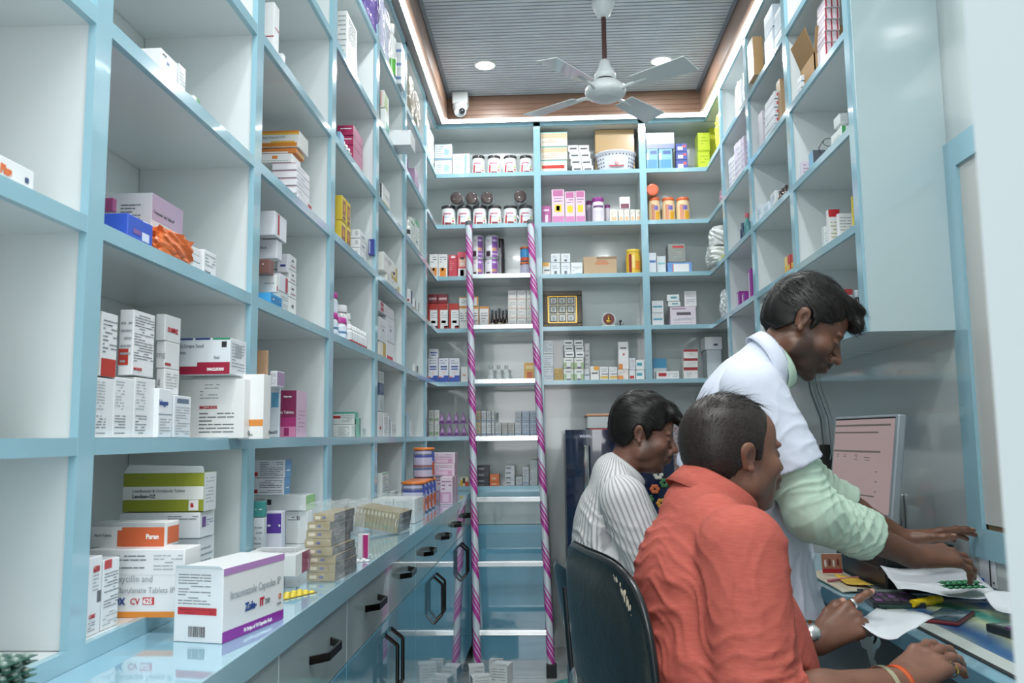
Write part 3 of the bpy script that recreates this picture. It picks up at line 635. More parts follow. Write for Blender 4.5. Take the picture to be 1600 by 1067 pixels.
C('pale carton with green print in the lower left back corner, right lower one',-0.6636,4.79,1.2055,0.0282,0.05,0.0809,'#D5D8D2',D[17],G[6])
C('pale carton with green print in the lower left back corner, right upper one',-0.6636,4.79,1.287,0.0282,0.05,0.0684,'#D5D8D2',D[17],G[6])
pyramid('purple pyramid shaped carton, lower row, leftmost, on the sixth back shelf',-0.618,4.79,1.2055,0.040,0.068)
pyramid('purple pyramid shaped carton, lower row, second from left, on the sixth back shelf',-0.577,4.79,1.2055,0.040,0.068)
pyramid('purple pyramid shaped carton, lower row, third from left, on the sixth back shelf',-0.536,4.79,1.2055,0.040,0.068)
pyramid('purple pyramid shaped carton, lower row, rightmost, on the sixth back shelf',-0.495,4.79,1.2055,0.040,0.068)
pyramid('purple pyramid shaped carton, upper row, leftmost, on the sixth back shelf',-0.622,4.79,1.2755,0.040,0.068)
pyramid('purple pyramid shaped carton, upper row, second from left, on the sixth back shelf',-0.581,4.79,1.2755,0.040,0.068)
pyramid('purple pyramid shaped carton, upper row, third from left, on the sixth back shelf',-0.54,4.79,1.2755,0.040,0.068)
pyramid('purple pyramid shaped carton, upper row, rightmost, on the sixth back shelf',-0.499,4.79,1.2755,0.040,0.068)
C('small cream carton, sixth back shelf bottom layer between ladder rails, leftmost',-0.4256,4.79,1.2055,0.0262,0.05,0.0759,'#DCC9A0',D[18],G[7])
C('small white carton, sixth back shelf bottom layer between ladder rails, second from left',-0.3946,4.79,1.2055,0.0262,0.05,0.0749,'#DCE0E1',D[18],G[7])
C('small white carton, sixth back shelf bottom layer between ladder rails, third from left',-0.3646,4.79,1.2055,0.0242,0.05,0.0749,'#DCE0E1',D[18],G[7])
C('small white carton, sixth back shelf bottom layer between ladder rails, fourth from left',-0.3356,4.79,1.2055,0.0152,0.05,0.0749,'#DCE0E1',D[18],G[7])
C('small grey carton, sixth back shelf bottom layer between ladder rails, fifth from left',-0.3156,4.79,1.2055,0.0332,0.05,0.0739,'#C6C8C9',D[18],G[7])
C('small beige carton, sixth back shelf bottom layer between ladder rails, sixth from left',-0.2756,4.79,1.2055,0.0302,0.05,0.0739,'#B9B6AE',D[18],G[7])
C('small beige carton, sixth back shelf bottom layer between ladder rails, fourth from right',-0.2416,4.79,1.2055,0.0342,0.05,0.0729,'#B5B2AA',D[18],G[7])
C('small grey carton, sixth back shelf bottom layer between ladder rails, third from right',-0.2026,4.79,1.2055,0.0352,0.05,0.0729,'#C4CACE',D[18],G[7])
C('small pale blue carton, sixth back shelf bottom layer between ladder rails, second from right',-0.1626,4.79,1.2055,0.0412,0.05,0.0719,'#B4C2D2',D[18],G[7])
C('small pale blue carton, sixth back shelf bottom layer between ladder rails, rightmost',-0.1176,4.79,1.2055,0.0392,0.05,0.0719,'#B4C2D2',D[18],G[7])
C('small carton in the sixth back shelf upper layer, leftmost cream one',-0.4256,4.79,1.283,0.0272,0.05,0.0634,'#DCC9A0',D[18],G[8])
C('small carton in the sixth back shelf upper layer, first white one',-0.3936,4.79,1.283,0.0262,0.05,0.0634,'#DCE0E1',D[18],G[8])
C('small carton in the sixth back shelf upper layer, second white one',-0.3636,4.79,1.282,0.0232,0.05,0.0634,'#DCE0E1',D[18],G[8])
C('small carton in the sixth back shelf upper layer, third white one',-0.3356,4.79,1.282,0.0162,0.05,0.0634,'#DCE0E1',D[18],G[8])
C('small carton in the sixth back shelf upper layer, grey one',-0.2026,4.79,1.28,0.0362,0.05,0.0634,'#C4CACE',D[18],G[8])
C('small carton in the sixth back shelf upper layer, left pale blue one',-0.1616,4.79,1.28,0.0402,0.05,0.0634,'#B4C2D2',D[18],G[8])
C('small carton in the sixth back shelf upper layer, right pale blue one',-0.1166,4.79,1.279,0.0392,0.05,0.0634,'#B4C2D2',D[18],G[8])
C('yellow and black patterned carton low on the back shelf left of the ladder',-0.5166,4.79,0.925,0.0462,0.05,0.0504,'#E0D6B8',D[19])
C('flat black and silver carton in the stack beside the left ladder rail, bottom',-0.4206,4.79,0.925,0.0662,0.08,0.0114,'#3b3c42',D[20],G[9])
C('flat black and silver carton in the stack beside the left ladder rail, second from bottom',-0.4206,4.79,0.937,0.0662,0.08,0.0334,'#3b3c42',D[20],G[9])
C('flat black and silver carton in the stack beside the left ladder rail, third from bottom',-0.4206,4.79,0.971,0.0662,0.08,0.0334,'#3b3c42',D[20],G[9])
C('flat black and silver carton in the stack beside the left ladder rail, topmost',-0.4196,4.79,1.005,0.0662,0.08,0.0344,'#3b3c42',D[20],G[9])
C('orange carton in the pair on the lowest back shelf, bottom',-0.3496,4.79,0.925,0.0532,0.08,0.0204,'#D9703A',D[21],G[10])
C('orange carton in the pair on the lowest back shelf, topmost',-0.3496,4.79,0.946,0.0532,0.08,0.0424,'#D9703A',D[21],G[10])
C('flat grey white carton in the middle stack on the lowest back shelf, bottom',-0.2636,4.79,0.925,0.0542,0.08,0.0034,'#C9CFD2',D[22],G[11])
C('flat grey white carton in the middle stack on the lowest back shelf, second from bottom',-0.2626,4.79,0.929,0.0532,0.08,0.0264,'#C9CFD2',D[22],G[11])
C('flat grey white carton in the middle stack on the lowest back shelf, third from bottom',-0.2626,4.79,0.956,0.0532,0.08,0.0274,'#C9CFD2',D[22],G[11])
C('flat grey white carton in the middle stack on the lowest back shelf, fourth from bottom',-0.2626,4.79,0.984,0.0542,0.08,0.0264,'#C9CFD2',D[22],G[11])
C('flat grey white carton in the middle stack on the lowest back shelf, topmost',-0.2616,4.79,1.011,0.0532,0.08,0.0264,'#C9CFD2',D[22],G[11])
C('low pale carton right of the grey white stack on the lowest back shelf',-0.2016,4.79,0.925,0.0342,0.05,0.0474,'#C4CBCC',D[18])
C('taller pale carton beside the low pale one on the lowest back shelf',-0.1626,4.79,0.925,0.0352,0.05,0.1044,'#BFC6C8',D[18])
C('grey carton stacked at the right upright, lowest back shelf, bottom',-0.1216,4.79,0.925,0.0422,0.08,0.0304,'#C5CDCE',D[23],G[12])
C('grey carton stacked at the right upright, lowest back shelf, second from bottom',-0.1216,4.79,0.956,0.0432,0.08,0.0534,'#C5CDCE',D[23],G[12])
C('grey carton stacked at the right upright, lowest back shelf, topmost',-0.1206,4.79,1.01,0.0432,0.08,0.0544,'#C5CDCE',D[23],G[12])
C('wide beige patterned pack on the top back shelf, top of three',-0.0306,4.79,2.896,0.1562,0.12,0.0864,'#E2DCCF',D[24],G[13],name='wrapped_pack')
C('wide beige patterned pack on the top back shelf, middle of three',-0.0316,4.79,2.814,0.1552,0.12,0.0794,'#E2DCCF',D[24],G[13],name='wrapped_pack')
C('wide beige patterned pack on the top back shelf, bottom of three',-0.0336,4.79,2.7335,0.1552,0.12,0.0779,'#E2DCCF',D[25],G[13],name='wrapped_pack')
C('little white box in the stack beside the basket, bottom row left',0.1524,4.79,2.7335,0.0582,0.05,0.0419,'#E4E6E6',D[26],G[14])
C('little white box in the stack beside the basket, bottom row right',0.2144,4.79,2.7335,0.0592,0.05,0.0399,'#E4E6E6',D[26],G[14])
C('little white box in the stack beside the basket, second row left',0.1444,4.79,2.776,0.0592,0.05,0.0404,'#E4E6E6',D[26],G[14])
C('little white box in the stack beside the basket, second row right',0.2064,4.79,2.774,0.0592,0.05,0.0404,'#E4E6E6',D[26],G[14])
C('little white box in the stack beside the basket, third row left',0.1374,4.79,2.817,0.0592,0.05,0.0404,'#E4E6E6',D[26],G[14])
C('little white box in the stack beside the basket, third row right',0.1994,4.79,2.816,0.0592,0.05,0.0404,'#E4E6E6',D[26],G[14])
C('little white box in the stack beside the basket, top row left',0.1294,4.79,2.859,0.0592,0.05,0.0404,'#E4E6E6',D[26],G[14])
C('little white box in the stack beside the basket, top row right',0.1924,4.79,2.857,0.0592,0.05,0.0404,'#E4E6E6',D[26],G[14])
C('purple pink carton with a white figure at the left of the pink cartons',-0.0306,4.79,2.4285,0.0542,0.05,0.1099,'#A8588E',D[27])
C('tall pink and white baby care carton, leftmost with blue emblem of three',0.0284,4.79,2.4285,0.0732,0.05,0.2049,'#E6C9DA',D[28],G[15])
C('tall pink and white baby care carton, middle of three',0.1054,4.79,2.4285,0.0572,0.05,0.1909,'#E6C9DA',D[29],G[15])
C('tall pink and white baby care carton, rightmost of three',0.1664,4.79,2.4285,0.0562,0.05,0.1939,'#E6C9DA',D[29],G[15])
jar('large white jar with a purple lid beside the pink cartons',0.3005,4.85,2.4285,0.0371,0.1629,'#E2DFE6','#8E2C86',patches=D[30],lidh=0.16)
jar('smaller purple lidded jar behind the large white jar on its left',0.252,4.93,2.4285,0.0196,0.1689,'#CFC6DA','#8E2C86',patches=D[31])
jar('smaller purple lidded jar behind the large white jar on its right',0.361,4.93,2.4285,0.0176,0.1429,'#D9D4E0','#8E2C86',patches=D[31])
C('short cream carton in the row of five on the second back shelf, leftmost',0.3644,4.79,2.4285,0.0452,0.05,0.0779,'#E2DFD2',D[32],G[16])
C('short cream carton in the row of five on the second back shelf, second from left',0.4144,4.79,2.4285,0.0302,0.05,0.0769,'#E2DFD2',D[32],G[16])
C('short cream carton in the row of five on the second back shelf, third from left',0.4474,4.79,2.4285,0.0312,0.05,0.0759,'#E2DFD2',D[32],G[16])
C('short cream carton in the row of five on the second back shelf, fourth from left',0.4824,4.79,2.4285,0.0272,0.05,0.0749,'#E2DFD2',D[32],G[16])
C('short cream carton in the row of five on the second back shelf, rightmost',0.5134,4.79,2.4285,0.0292,0.05,0.0739,'#E2DFD2',D[32],G[16])
C('small white box with a purple trapezoid lying on the cream cartons',0.4234,4.79,2.507,0.0592,0.05,0.0724,'#E6E4E2',D[33])
C('white carton with an orange top at the left end of the middle back shelf',-0.0316,4.79,2.1235,0.0452,0.05,0.0769,'#E2E2DE',D[34])
C('small white carton with a face mark on the middle back shelf, left lower one',0.0164,4.79,2.1235,0.0532,0.05,0.0739,'#DDE3E6',D[35],G[17])
C('small white carton with a face mark on the middle back shelf, left upper one',0.0174,4.79,2.2,0.0532,0.05,0.0514,'#DDE3E6',D[35],G[17])
C('small white carton with a face mark on the middle back shelf, right lower one',0.0754,4.79,2.1235,0.0522,0.05,0.0719,'#DDE3E6',D[35],G[17])
C('small white carton with a face mark on the middle back shelf, right upper one',0.0764,4.79,2.198,0.0522,0.05,0.0524,'#DDE3E6',D[35],G[17])
C('white carton with a blue swoosh beside the brown cardboard carton',0.1334,4.79,2.1235,0.0652,0.05,0.0729,'#E4E8EA',D[36])
C('brown cardboard carton with orange print on the middle back shelf',0.2054,4.79,2.1235,0.1912,0.12,0.1049,'#B79B78',D[37],name='cardboard_box')
jar('yellow jar with vertical brown lettering on the middle back shelf',0.4985,4.85,2.1235,0.0441,0.1519,'#DDB63A','#E3C545',patches=D[38],lidh=0.12)
C('white carton with a blue band at the left of the right back shelf bay',0.5824,4.79,2.1235,0.0412,0.05,0.1199,'#DCE3E8',D[39])
C('plain pale carton right of the blue banded one on the middle back shelf',0.6274,4.79,2.1235,0.0502,0.05,0.0999,'#D2DBDE',D[40])
C('blue edged white carton lying under the grey carton with a red stripe',0.6884,4.79,2.1235,0.1382,0.12,0.0619,'#6C9AD0',D[41])
C('grey carton with a red stripe lying on the blue edged carton',0.6944,4.79,2.188,0.0992,0.1,0.1044,'#8F958F',D[42])
C('white carton with a teal bar, lower of the pair left of the big lilac carton',0.5894,4.79,1.8195,0.0672,0.09,0.0729,'#E0E4E6',D[43],G[18])
C('white carton with a teal bar, upper of the pair left of the big lilac carton',0.5904,4.79,1.894,0.0662,0.09,0.0694,'#E0E4E6',D[43],G[18])
C('big pale lilac carton with dark print on the fourth back shelf',0.6944,4.79,1.8195,0.1452,0.12,0.1069,'#DDD3DC',D[44])
C('flat silver and teal box on the big lilac carton, lower one',0.6844,4.79,1.929,0.0692,0.05,0.0274,'#DDE2E2',D[45],G[19])
C('flat silver and teal box on the big lilac carton, upper one',0.6784,4.79,1.959,0.0692,0.05,0.0384,'#DDE2E2',D[45],G[19])
C('white cube carton on the right end of the big lilac carton',0.7794,4.8,1.929,0.0682,0.05,0.0884,'#E2E2E4',D[46])
C('blue printed white carton in tall stack, left end of fifth back shelf bay, bottom',-0.0356,4.79,1.5135,0.0532,0.05,0.0779,'#D9DFE2',D[47],G[20])
C('blue printed white carton in tall stack, left end of fifth back shelf bay, middle',-0.0346,4.79,1.593,0.0542,0.05,0.0734,'#D9DFE2',D[47],G[20])
C('blue printed white carton in tall stack, left end of fifth back shelf bay, top',-0.0336,4.79,1.669,0.0542,0.05,0.0754,'#D9DFE2',D[47],G[20])
C('golden brown carton right of the tall blue printed stack',0.0254,4.79,1.5135,0.0492,0.05,0.0709,'#BFA05A',D[48])
C('white and green carton on the fifth back shelf, left lower of four',0.0784,4.79,1.5135,0.0572,0.05,0.0669,'#DDE2DC',D[49],G[21])
C('white and green carton on the fifth back shelf, left upper of four',0.0794,4.79,1.582,0.0572,0.05,0.0624,'#DDE2DC',D[49],G[21])
C('tiny white box above the green cartons, left column, bottom',0.0874,4.79,1.646,0.0532,0.05,0.0334,'#E2E5E5',D[50],G[22])
C('tiny white box above the green cartons, left column, middle',0.0844,4.79,1.681,0.0532,0.05,0.0314,'#E2E5E5',D[50],G[22])
C('tiny white box above the green cartons, left column, top',0.0814,4.79,1.714,0.0532,0.05,0.0314,'#E2E5E5',D[50],G[22])
C('white and green carton on the fifth back shelf, right lower of four',0.1394,4.79,1.5135,0.0532,0.05,0.0659,'#DDE2DC',D[49],G[21])
C('white and green carton on the fifth back shelf, right upper of four',0.1404,4.79,1.581,0.0542,0.05,0.0624,'#DDE2DC',D[49],G[21])
C('tiny white box above the green cartons, right column, bottom',0.1484,4.79,1.645,0.0502,0.05,0.0334,'#E2E5E5',D[50],G[22])
C('tiny white box above the green cartons, right column, middle',0.1454,4.79,1.68,0.0502,0.05,0.0314,'#E2E5E5',D[50],G[22])
C('tiny white box above the green cartons, right column, top',0.1424,4.79,1.713,0.0502,0.05,0.0314,'#E2E5E5',D[50],G[22])
C('plain white tall carton just right of the white and green cartons',0.2024,4.86,1.5135,0.0302,0.05,0.2199,'#D8DCDC',D[51])
C('pale grey carton in front of the plain tall one on the fifth back shelf',0.1964,4.79,1.5135,0.0302,0.05,0.0649,'#C6CCD0',D[52])
C('white carton with an orange corner on the fifth back shelf',0.2314,4.79,1.5135,0.0482,0.05,0.0789,'#E2E2DE',D[53])
C('white carton with a gold swoosh on the fifth back shelf, left one',0.2834,4.79,1.5135,0.0482,0.05,0.0749,'#E0E2E2',D[54],G[23])
C('white carton with a gold swoosh on the fifth back shelf, right one',0.3354,4.79,1.5135,0.0482,0.05,0.0739,'#E0E2E2',D[54],G[23])
C('white carton with an orange corner under the tall white carton',0.3874,4.79,1.5135,0.0602,0.05,0.0579,'#E2DAD2',D[55])
C('tall white carton with a red dot standing on an orange cornered carton',0.3924,4.79,1.573,0.0582,0.05,0.1564,'#E6E8E8',D[56])
C('pale carton with a red square on the fifth back shelf',0.4514,4.79,1.5135,0.0342,0.05,0.0539,'#D9DCDE',D[57])
C('pale lilac carton resting on the red square carton',0.4534,4.79,1.569,0.0342,0.05,0.0674,'#D3D8DF',D[51])
C('white and teal carton against the second upright, lower one',0.4894,4.79,1.5135,0.0482,0.05,0.0529,'#DDE4E4',D[58],G[24])
C('white and teal carton against the second upright, upper one',0.4904,4.79,1.569,0.0492,0.05,0.0564,'#DDE4E4',D[58],G[24])
C('long white carton with a red label flat on the lower right back shelf',0.6034,4.79,1.5135,0.1292,0.05,0.0439,'#E2E4E2',D[59])
C('blue and white carton with a wave behind the long red labelled carton',0.5964,4.86,1.5135,0.0762,0.05,0.1239,'#DCE6EA',D[60])
C('white carton with a dark red band in the stack of three, bottom',0.7594,4.79,1.5135,0.0782,0.05,0.0629,'#E0DEDA',D[61],G[25])
C('white carton with a dark red band in the stack of three, middle',0.7604,4.79,1.578,0.0792,0.05,0.0494,'#E0DEDA',D[61],G[25])
C('white carton with a dark red band in the stack of three, top',0.7624,4.79,1.629,0.0792,0.05,0.0504,'#E0DEDA',D[61],G[25])
C('white plastic basket like box high in the right back corner shelf',0.8894,4.82,1.68,0.0972,0.14,0.0734,'#DDE0E4',D[62],name='storage_box')
C('translucent pale box supporting the white box in the right back corner',0.8974,4.82,1.5135,0.0832,0.12,0.1649,'#C2CCD2',name='storage_box')
C('blue wrapped pack on the right of the top back shelf, left one',0.5874,4.79,2.7335,0.0662,0.12,0.1299,'#7FB2D6',D[63],G[26],name='wrapped_pack')
C('blue wrapped pack on the right of the top back shelf, right one',0.6584,4.79,2.7335,0.0772,0.12,0.1279,'#7FB2D6',D[63],G[26],name='wrapped_pack')
C('clear wrapped silver white pack lying over the two blue packs',0.5874,4.79,2.864,0.1632,0.12,0.0964,'#C9D3DC',D[64],name='wrapped_pack')
C('dark blue and white box, bottom of the stack beside the clear wrapped packs',0.7584,4.79,2.7335,0.0662,0.05,0.0579,'#4756A0',D[65],G[27])
C('dark blue and white box, middle of the stack beside the clear wrapped packs',0.7594,4.79,2.793,0.0652,0.05,0.0484,'#4756A0',D[65],G[27])
C('dark blue and white box, top of the stack beside the clear wrapped packs',0.7594,4.79,2.843,0.0642,0.05,0.0484,'#4756A0',D[65],G[27])
C('yellow green box in the upper right back corner, lower one',0.8844,4.79,2.7335,0.0692,0.1,0.1079,'#B9CF2e',D[66],G[28])
C('yellow green box in the upper right back corner, upper one',0.8884,4.79,2.844,0.0692,0.1,0.1094,'#B9CF2e',D[66],G[28])
C('bright yellow box behind the yellow green boxes in the corner',0.9714,4.86,2.7335,0.0592,0.1,0.3029,'#D6DC3a')
jar('cream jar with an orange lid on the second back shelf, left of three',0.63,4.85,2.4285,0.0346,0.1549,'#E3C9A0','#D96A3C',patches=D[67],lidh=0.12,group='orange lidded jars')
jar('cream jar with an orange lid on the second back shelf, middle of three',0.7125,4.85,2.4285,0.0381,0.1519,'#E3C9A0','#D96A3C',patches=D[67],lidh=0.12,group='orange lidded jars')
jar('cream jar with an orange lid on the second back shelf, right of three',0.7965,4.85,2.4285,0.0401,0.1499,'#E3C9A0','#D96A3C',patches=D[67],lidh=0.12,group='orange lidded jars')
jar('jar lying on its side with the orange lid forward on the orange lidded jars',0.618,4.91,2.588,0.036,0.105,'#E3C9A0','#DC6A44',lying=True,rim=1.0)
# ================================================================== goods on the left shelving and the worktop
def blister(label, x, y, z, w, d, foil, nx, ny, rz=0, colr='#E0E4E4', rad=0.005, grp=None, parent_cat='tablet strip', tilt=None):
    t = thing('tablet_strip', label, parent_cat, (x, y, z), R(rz), grp)
    if tilt: t.rotation_euler = (R(tilt[0]), R(tilt[1]), R(rz))
    m = MB(); m.box((0, 0, 0), (w, d, 0.0008), mat('foil_' + foil.strip('#'), foil, 0.28, 0.85), 0); m.build('foil_sheet', t)
    for i in range(nx):
        for j in range(ny):
            m = MB(); m.ball((w * (i + 0.5) / nx, d * (j + 0.5) / ny, 0.0008), (min(rad * 1.5, w / nx * 0.45), rad, 0.0042), plain(colr, 0.25, coat=0.6), 10); m.build('tablet', t)
    return t
D = [
(('X',.1,.82,.35,.88,'#4a5058'),('X',.35,.62,.5,.72,'#30508f')),
(('t','X',.1,.1,.9,.9,8,'g'),),
(('X',.4,0,1,1,'#3F8F5A'),),
(('X',0,.62,1,1,'#B7A3BD'),('L','X','Atzero-O',.25,.32,.013,'k',.0003),('L','X','Tranexamic Acid Tablets IP',.05,.72,.0085,'k',0),('t','Y',.45,.6,.8,.85,5,'k')),
(('X',.55,.15,.85,.5,'#D5DDF0'),('X',.2,.3,.5,.5,'#7f5a9a')),
(('t','X',.1,.15,.5,.85,3,'g'),),
(('t','X',.1,.4,.9,.9,4,'g'),('L','X','Tervocal',.1,.15,.008,'k',.0002)),
(('t','X',.1,.35,.95,.9,9,'k'),('X',.05,.0,.95,.28,'#B7372c')),
(('t','X',.05,.2,.95,.95,18,'k'),('L','X','MACLEODS',.05,.08,.006,'r',.0002),('t','Y',.12,.15,.88,.85,6,'g'),('Y',.0,.15,.7,.4,'#B7372c')),
(('t','X',.08,.05,.6,.38,7,'k'),('t','X',.08,.45,.5,.95,10,'g')),
(('L','X','DUMINZ',.15,.35,.012,'r',.0003),),
(('L','Y','mg',.1,.4,.015,'g',0),('X',.0,.1,.4,.2,'#A6333c')),
(('L','Y','g',.2,.4,.015,'g',0),('t','X',.12,.15,.88,.85,6,'g')),
(('t','X',.12,.15,.88,.85,6,'g'),),
(('L','X','lebagen',.02,.66,.0125,'b',.0003),('X',0,.46,1,.48,'#7f8f9f'),('t','X',.1,.05,.9,.4,6,'g')),
(('X',.15,.82,.85,.93,'#5c6f86'),('t','X',.1,.05,.9,.75,11,'g')),
(('t','Y',.32,.08,.85,.45,6,'k'),('t','Y',.32,.65,.62,.93,5,'g'),('L','Y','MACLEODS',.32,.5,.008,'r',.0004),('L','X','Omnacortil 10',.75,.06,.0115,'k',.0003)),
(('Y',0,0,1,.22,'#A21F3E'),('Y',.35,.2,1,.33,'#A21F3E'),('Y',0,.95,.25,1,'#2a3f80'),('Y',.3,.95,.6,1,'#2a3f80'),('Y',.65,.95,1,1,'#2f8f6a'),('L','Y','al,Grape Seed',.0,.74,.0098,'k',0),('L','Y','lets',.0,.56,.0098,'k',0),('L','Y','fisal',.68,.42,.009,'k',0),('L','Y','MACLEODS',.55,.1,.0075,'w',.0004),('Y',.83,.74,.93,.9,'#2a2f33'),('t','X',.1,.1,.9,.9,9,'g'),('X',.3,.5,.7,.85,'#A9AEB2')),
(('Y',0,.2,1,.3,'#D98A3A'),('L','Y','lets',.4,.05,.0085,'k',0),('L','X','Omnacortil 20',.75,.08,.0105,'k',.0002)),
(('Y',.0,.0,1,.085,'#E08A2E'),('L','Y','Amoxycillin and',.16,.52,.0145,'g',0),('L','Y','Clavulanate Tablets IP',.29,.36,.0125,'g',0),('L','Y','MOX',.22,.19,.0135,'b',.0008),('L','Y','CV',.45,.19,.0135,'r',.0002),('Y',.58,.185,.7,.295,'#C8303a'),('L','Y','625',.585,.2,.0115,'w',.0004),('t','Y',.3,.7,.6,.93,4,'k'),('t','Y',.68,.68,.98,.93,5,'g'),('Y',.0,.62,1,.625,'#B9BEC0')),
(('Y',.42,0,1,.82,'#CB6238'),('Y',.36,.05,.44,.7,'#CB6238'),('L','Y','Paran',.75,.35,.011,'w',.0003),('Y',.0,.85,1,1,'#B9BDBD'),('X',.2,.1,1,.8,'#CB6238'),('L','Y','10x10 Tablets',.04,.45,.006,'k',0)),
(('Y',.0,.31,1,.65,'#E0E2DC'),('L','Y','Levofloxacin & Ornidazole Tablets',.12,.5,.0082,'k',0),('L','Y','Levokem-OZ',.12,.355,.0092,'k',.0004),('Y',.82,.03,.94,.3,'#E6E4E0'),('L','Y','a',.845,.12,.014,'r',.0008),('t','Y',.13,.85,.3,.9,1,'k'),('X',0,0,1,1,'#D5DADB'),('t','X',.15,.1,.85,.9,9,'g')),
(('X',.15,.4,.4,.8,'#6d4f8f'),('t','Y',.6,.7,.98,.9,2,'k'),('t','X',.45,.4,.9,.7,3,'#6d7f9f')),
(('L','Y','1 x 10 Tablets',.72,.6,.008,'k',0),('t','X',.12,.15,.88,.85,6,'g')),
(('L','X','600',.3,.8,.013,'r',.0003),('t','X',.3,.55,.75,.78,5,'g'),('X',.68,.4,.98,.55,'#5a6065'),('L','X','CARE',.1,.22,.0075,'r',.0002),('t','X',.05,.05,.6,.18,4,'k')),
(('X',.05,.87,.5,1.0,'#C02a2e'),('t','X',.08,.3,.95,.82,12,'k'),('t','X',.05,.05,.95,.25,5,'g')),
(('Y',0,.43,1,.45,'#A2333c'),('Y',0,.25,1,.27,'#A2333c'),('X',.2,.6,1,.62,'#A2333c')),
(('Y',0,.88,1,1,'#E08A2E'),('Y',0,.76,1,.88,'#E6B84a'),('Y',0,.05,.95,.28,'#E08A2E'),('Y',.35,.28,.9,.38,'#E6B84a'),('L','Y','Softgel Capsules USP',.1,.55,.0095,'g',0)),
(('X',.3,.1,.9,.7,'#C9A24a'),('Y',0,0,.8,.3,'#E4E2DE')),
(('Y',.45,.4,.6,.75,'#D9823A'),('t','Y',.1,.1,.9,.3,1,'g')),
(('Y',0,.85,1,.97,'#B08A9a'),('t','X',.1,.3,.6,.7,2,'g')),
(('X',.7,.1,.95,.9,'#B2302e'),),
(('X',.25,.1,.4,.95,'#B23444'),),
(('L','Y','myfocil',.1,.5,.0095,'k',0),),
(('Y',.5,.6,.6,.7,'#D9C9C4'),),
(('X',.1,.1,.5,.35,'#B2303c'),('t','Y',.1,.4,.9,.6,1,'g')),
(('X',.1,.2,.9,.8,'#2f7fb8'),('t','X',.2,.35,.8,.65,1,'w')),
(('Y',.3,.3,.8,.42,'#3b3f8f'),),
(('X',.65,.05,.9,.9,'#A8303c'),),
(('X',.3,.55,.6,.7,'#5a5f66'),('X',.2,.2,.85,.3,'#A88a96')),
(('X',0,.1,1,.95,'#9F86A4'),('t','Y',.12,.15,.88,.85,6,'g')),
(('Y',.1,.6,.9,.9,'#5f9fc4'),),
(('Y',.0,.0,1,.22,'#C97FA6'),('Y',.3,.02,.6,.2,'#8E2A62'),('L','Y','te Tablets',.05,.5,.0105,'w',0),('L','Y','Reliprolax',.25,.85,.006,'w',.0002),('Y',.0,.22,1,.42,'#A2306E'),('X',0,0,1,1,'#D2B3C8'),('t','X',.2,.1,.8,.6,6,'#A98aa2')),
(('Y',.0,.1,.3,.32,'#B22832'),('t','Y',.35,.1,.95,.9,8,'k'),('X',0,0,1,1,'#6E9FC8'),('t','X',.2,.3,.8,.5,1,'w')),
(('Y',.35,.4,.42,.75,'#2a2f33'),('t','Y',.1,.3,.33,.85,4,'k'),('X',0,0,1,1,'#9FCB8C')),
(('t','Y',.2,.4,.8,.6,1,'w'),),
(('t','Y',.12,.15,.88,.85,6,'g'),),
(('Y',.05,.5,.95,.95,'#5A3A9A'),('t','Y',.1,.6,.9,.75,1,'w')),
(('Y',.5,.72,.65,.85,'#4a4f53'),('t','Y',.1,.7,.45,.85,2,'k')),
(('t','Y',.1,.1,.9,.9,5,'g'),('t','X',.15,.1,.85,.9,7,'k')),
(('t','Y',.2,.5,.9,.8,1,'w'),('X',0,0,1,1,'#B0627F')),
(('X',.15,.25,.85,.85,'#8d5a3a'),('X',.2,.05,.8,.2,'#6e2f3c'),('X',.3,.4,.7,.7,'#C98A3a')),
(('Y',.5,.3,.8,.8,'#B9BDBD'),('X',.3,.3,.7,.5,'#7a8086')),
(('Y',.15,.1,.3,.9,'#C9D0E8'),('X',0,0,1,1,'#3f8fc8')),
(('X',.2,.2,.8,.8,'#5a6266'),),
(('Y',0,.86,1,1,'#3FA08C'),('Y',.0,.5,.35,.7,'#B2242e'),('X',0,0,1,1,'#4f9f90'),('t','Y',.4,.2,.95,.8,4,'g')),
(('t','Y',.3,.1,.9,.9,5,'g'),),
(('Y',.1,.1,.3,.9,'#D98A6a'),('X',.1,.1,.7,.95,'#7FB04a'),('X',0,0,1,.08,'#A86a9a')),
(('X',.2,.05,1,.6,'#35A08c'),),
(('Y',.0,0,.6,1,'#2c2c34'),('X',0,.1,1,.32,'#D9BE2e'),('t','X',.2,.55,.9,.7,1,'g')),
(('X',.55,0,1,.35,'#B79F3C'),('X',.85,.3,1,.8,'#B79F3C'),('X',.62,.2,.85,.55,'#E4E2DC'),('X',.68,.28,.8,.46,'#8f3f5a'),('t','X',.05,.55,.55,.85,3,'g')),
(('X',.05,.55,.25,.9,'#A8303a'),('X',.05,.1,.25,.45,'#A8303a')),
(('X',.4,.45,.6,.55,'#5a5f6c'),('t','X',.2,.6,.8,.7,1,'g')),
(('X',.5,.2,1,1,'#BFA24A'),('X',0,.1,.4,.2,'#A8303a')),
(('X',.05,.1,.85,.3,'#C02a32'),),
(('X',.2,.3,.5,.42,'#B2303a'),),
(('X',0,.94,1,1,'#7FC0A0'),('X',0,0,1,.04,'#7FC0A0'),('t','X',.15,.15,.85,.85,6,'g')),
(('X',0,.8,1,.9,'#3f8f62'),('t','X',.12,.15,.88,.85,6,'g')),
(('X',0,.85,1,1,'#3f8f62'),('X',.3,.3,.6,.4,'#2c3033'),('t','X',.12,.15,.88,.85,6,'g')),
(('X',.5,0,1,1,'#4a4f70'),('Y',.1,.3,.9,.42,'#B2303a')),
(('X',.6,0,1,1,'#5a6066'),),
(('X',.5,.2,1,.9,'#4a5056'),),
(('Y',.1,.1,.7,.3,'#B2303a'),),
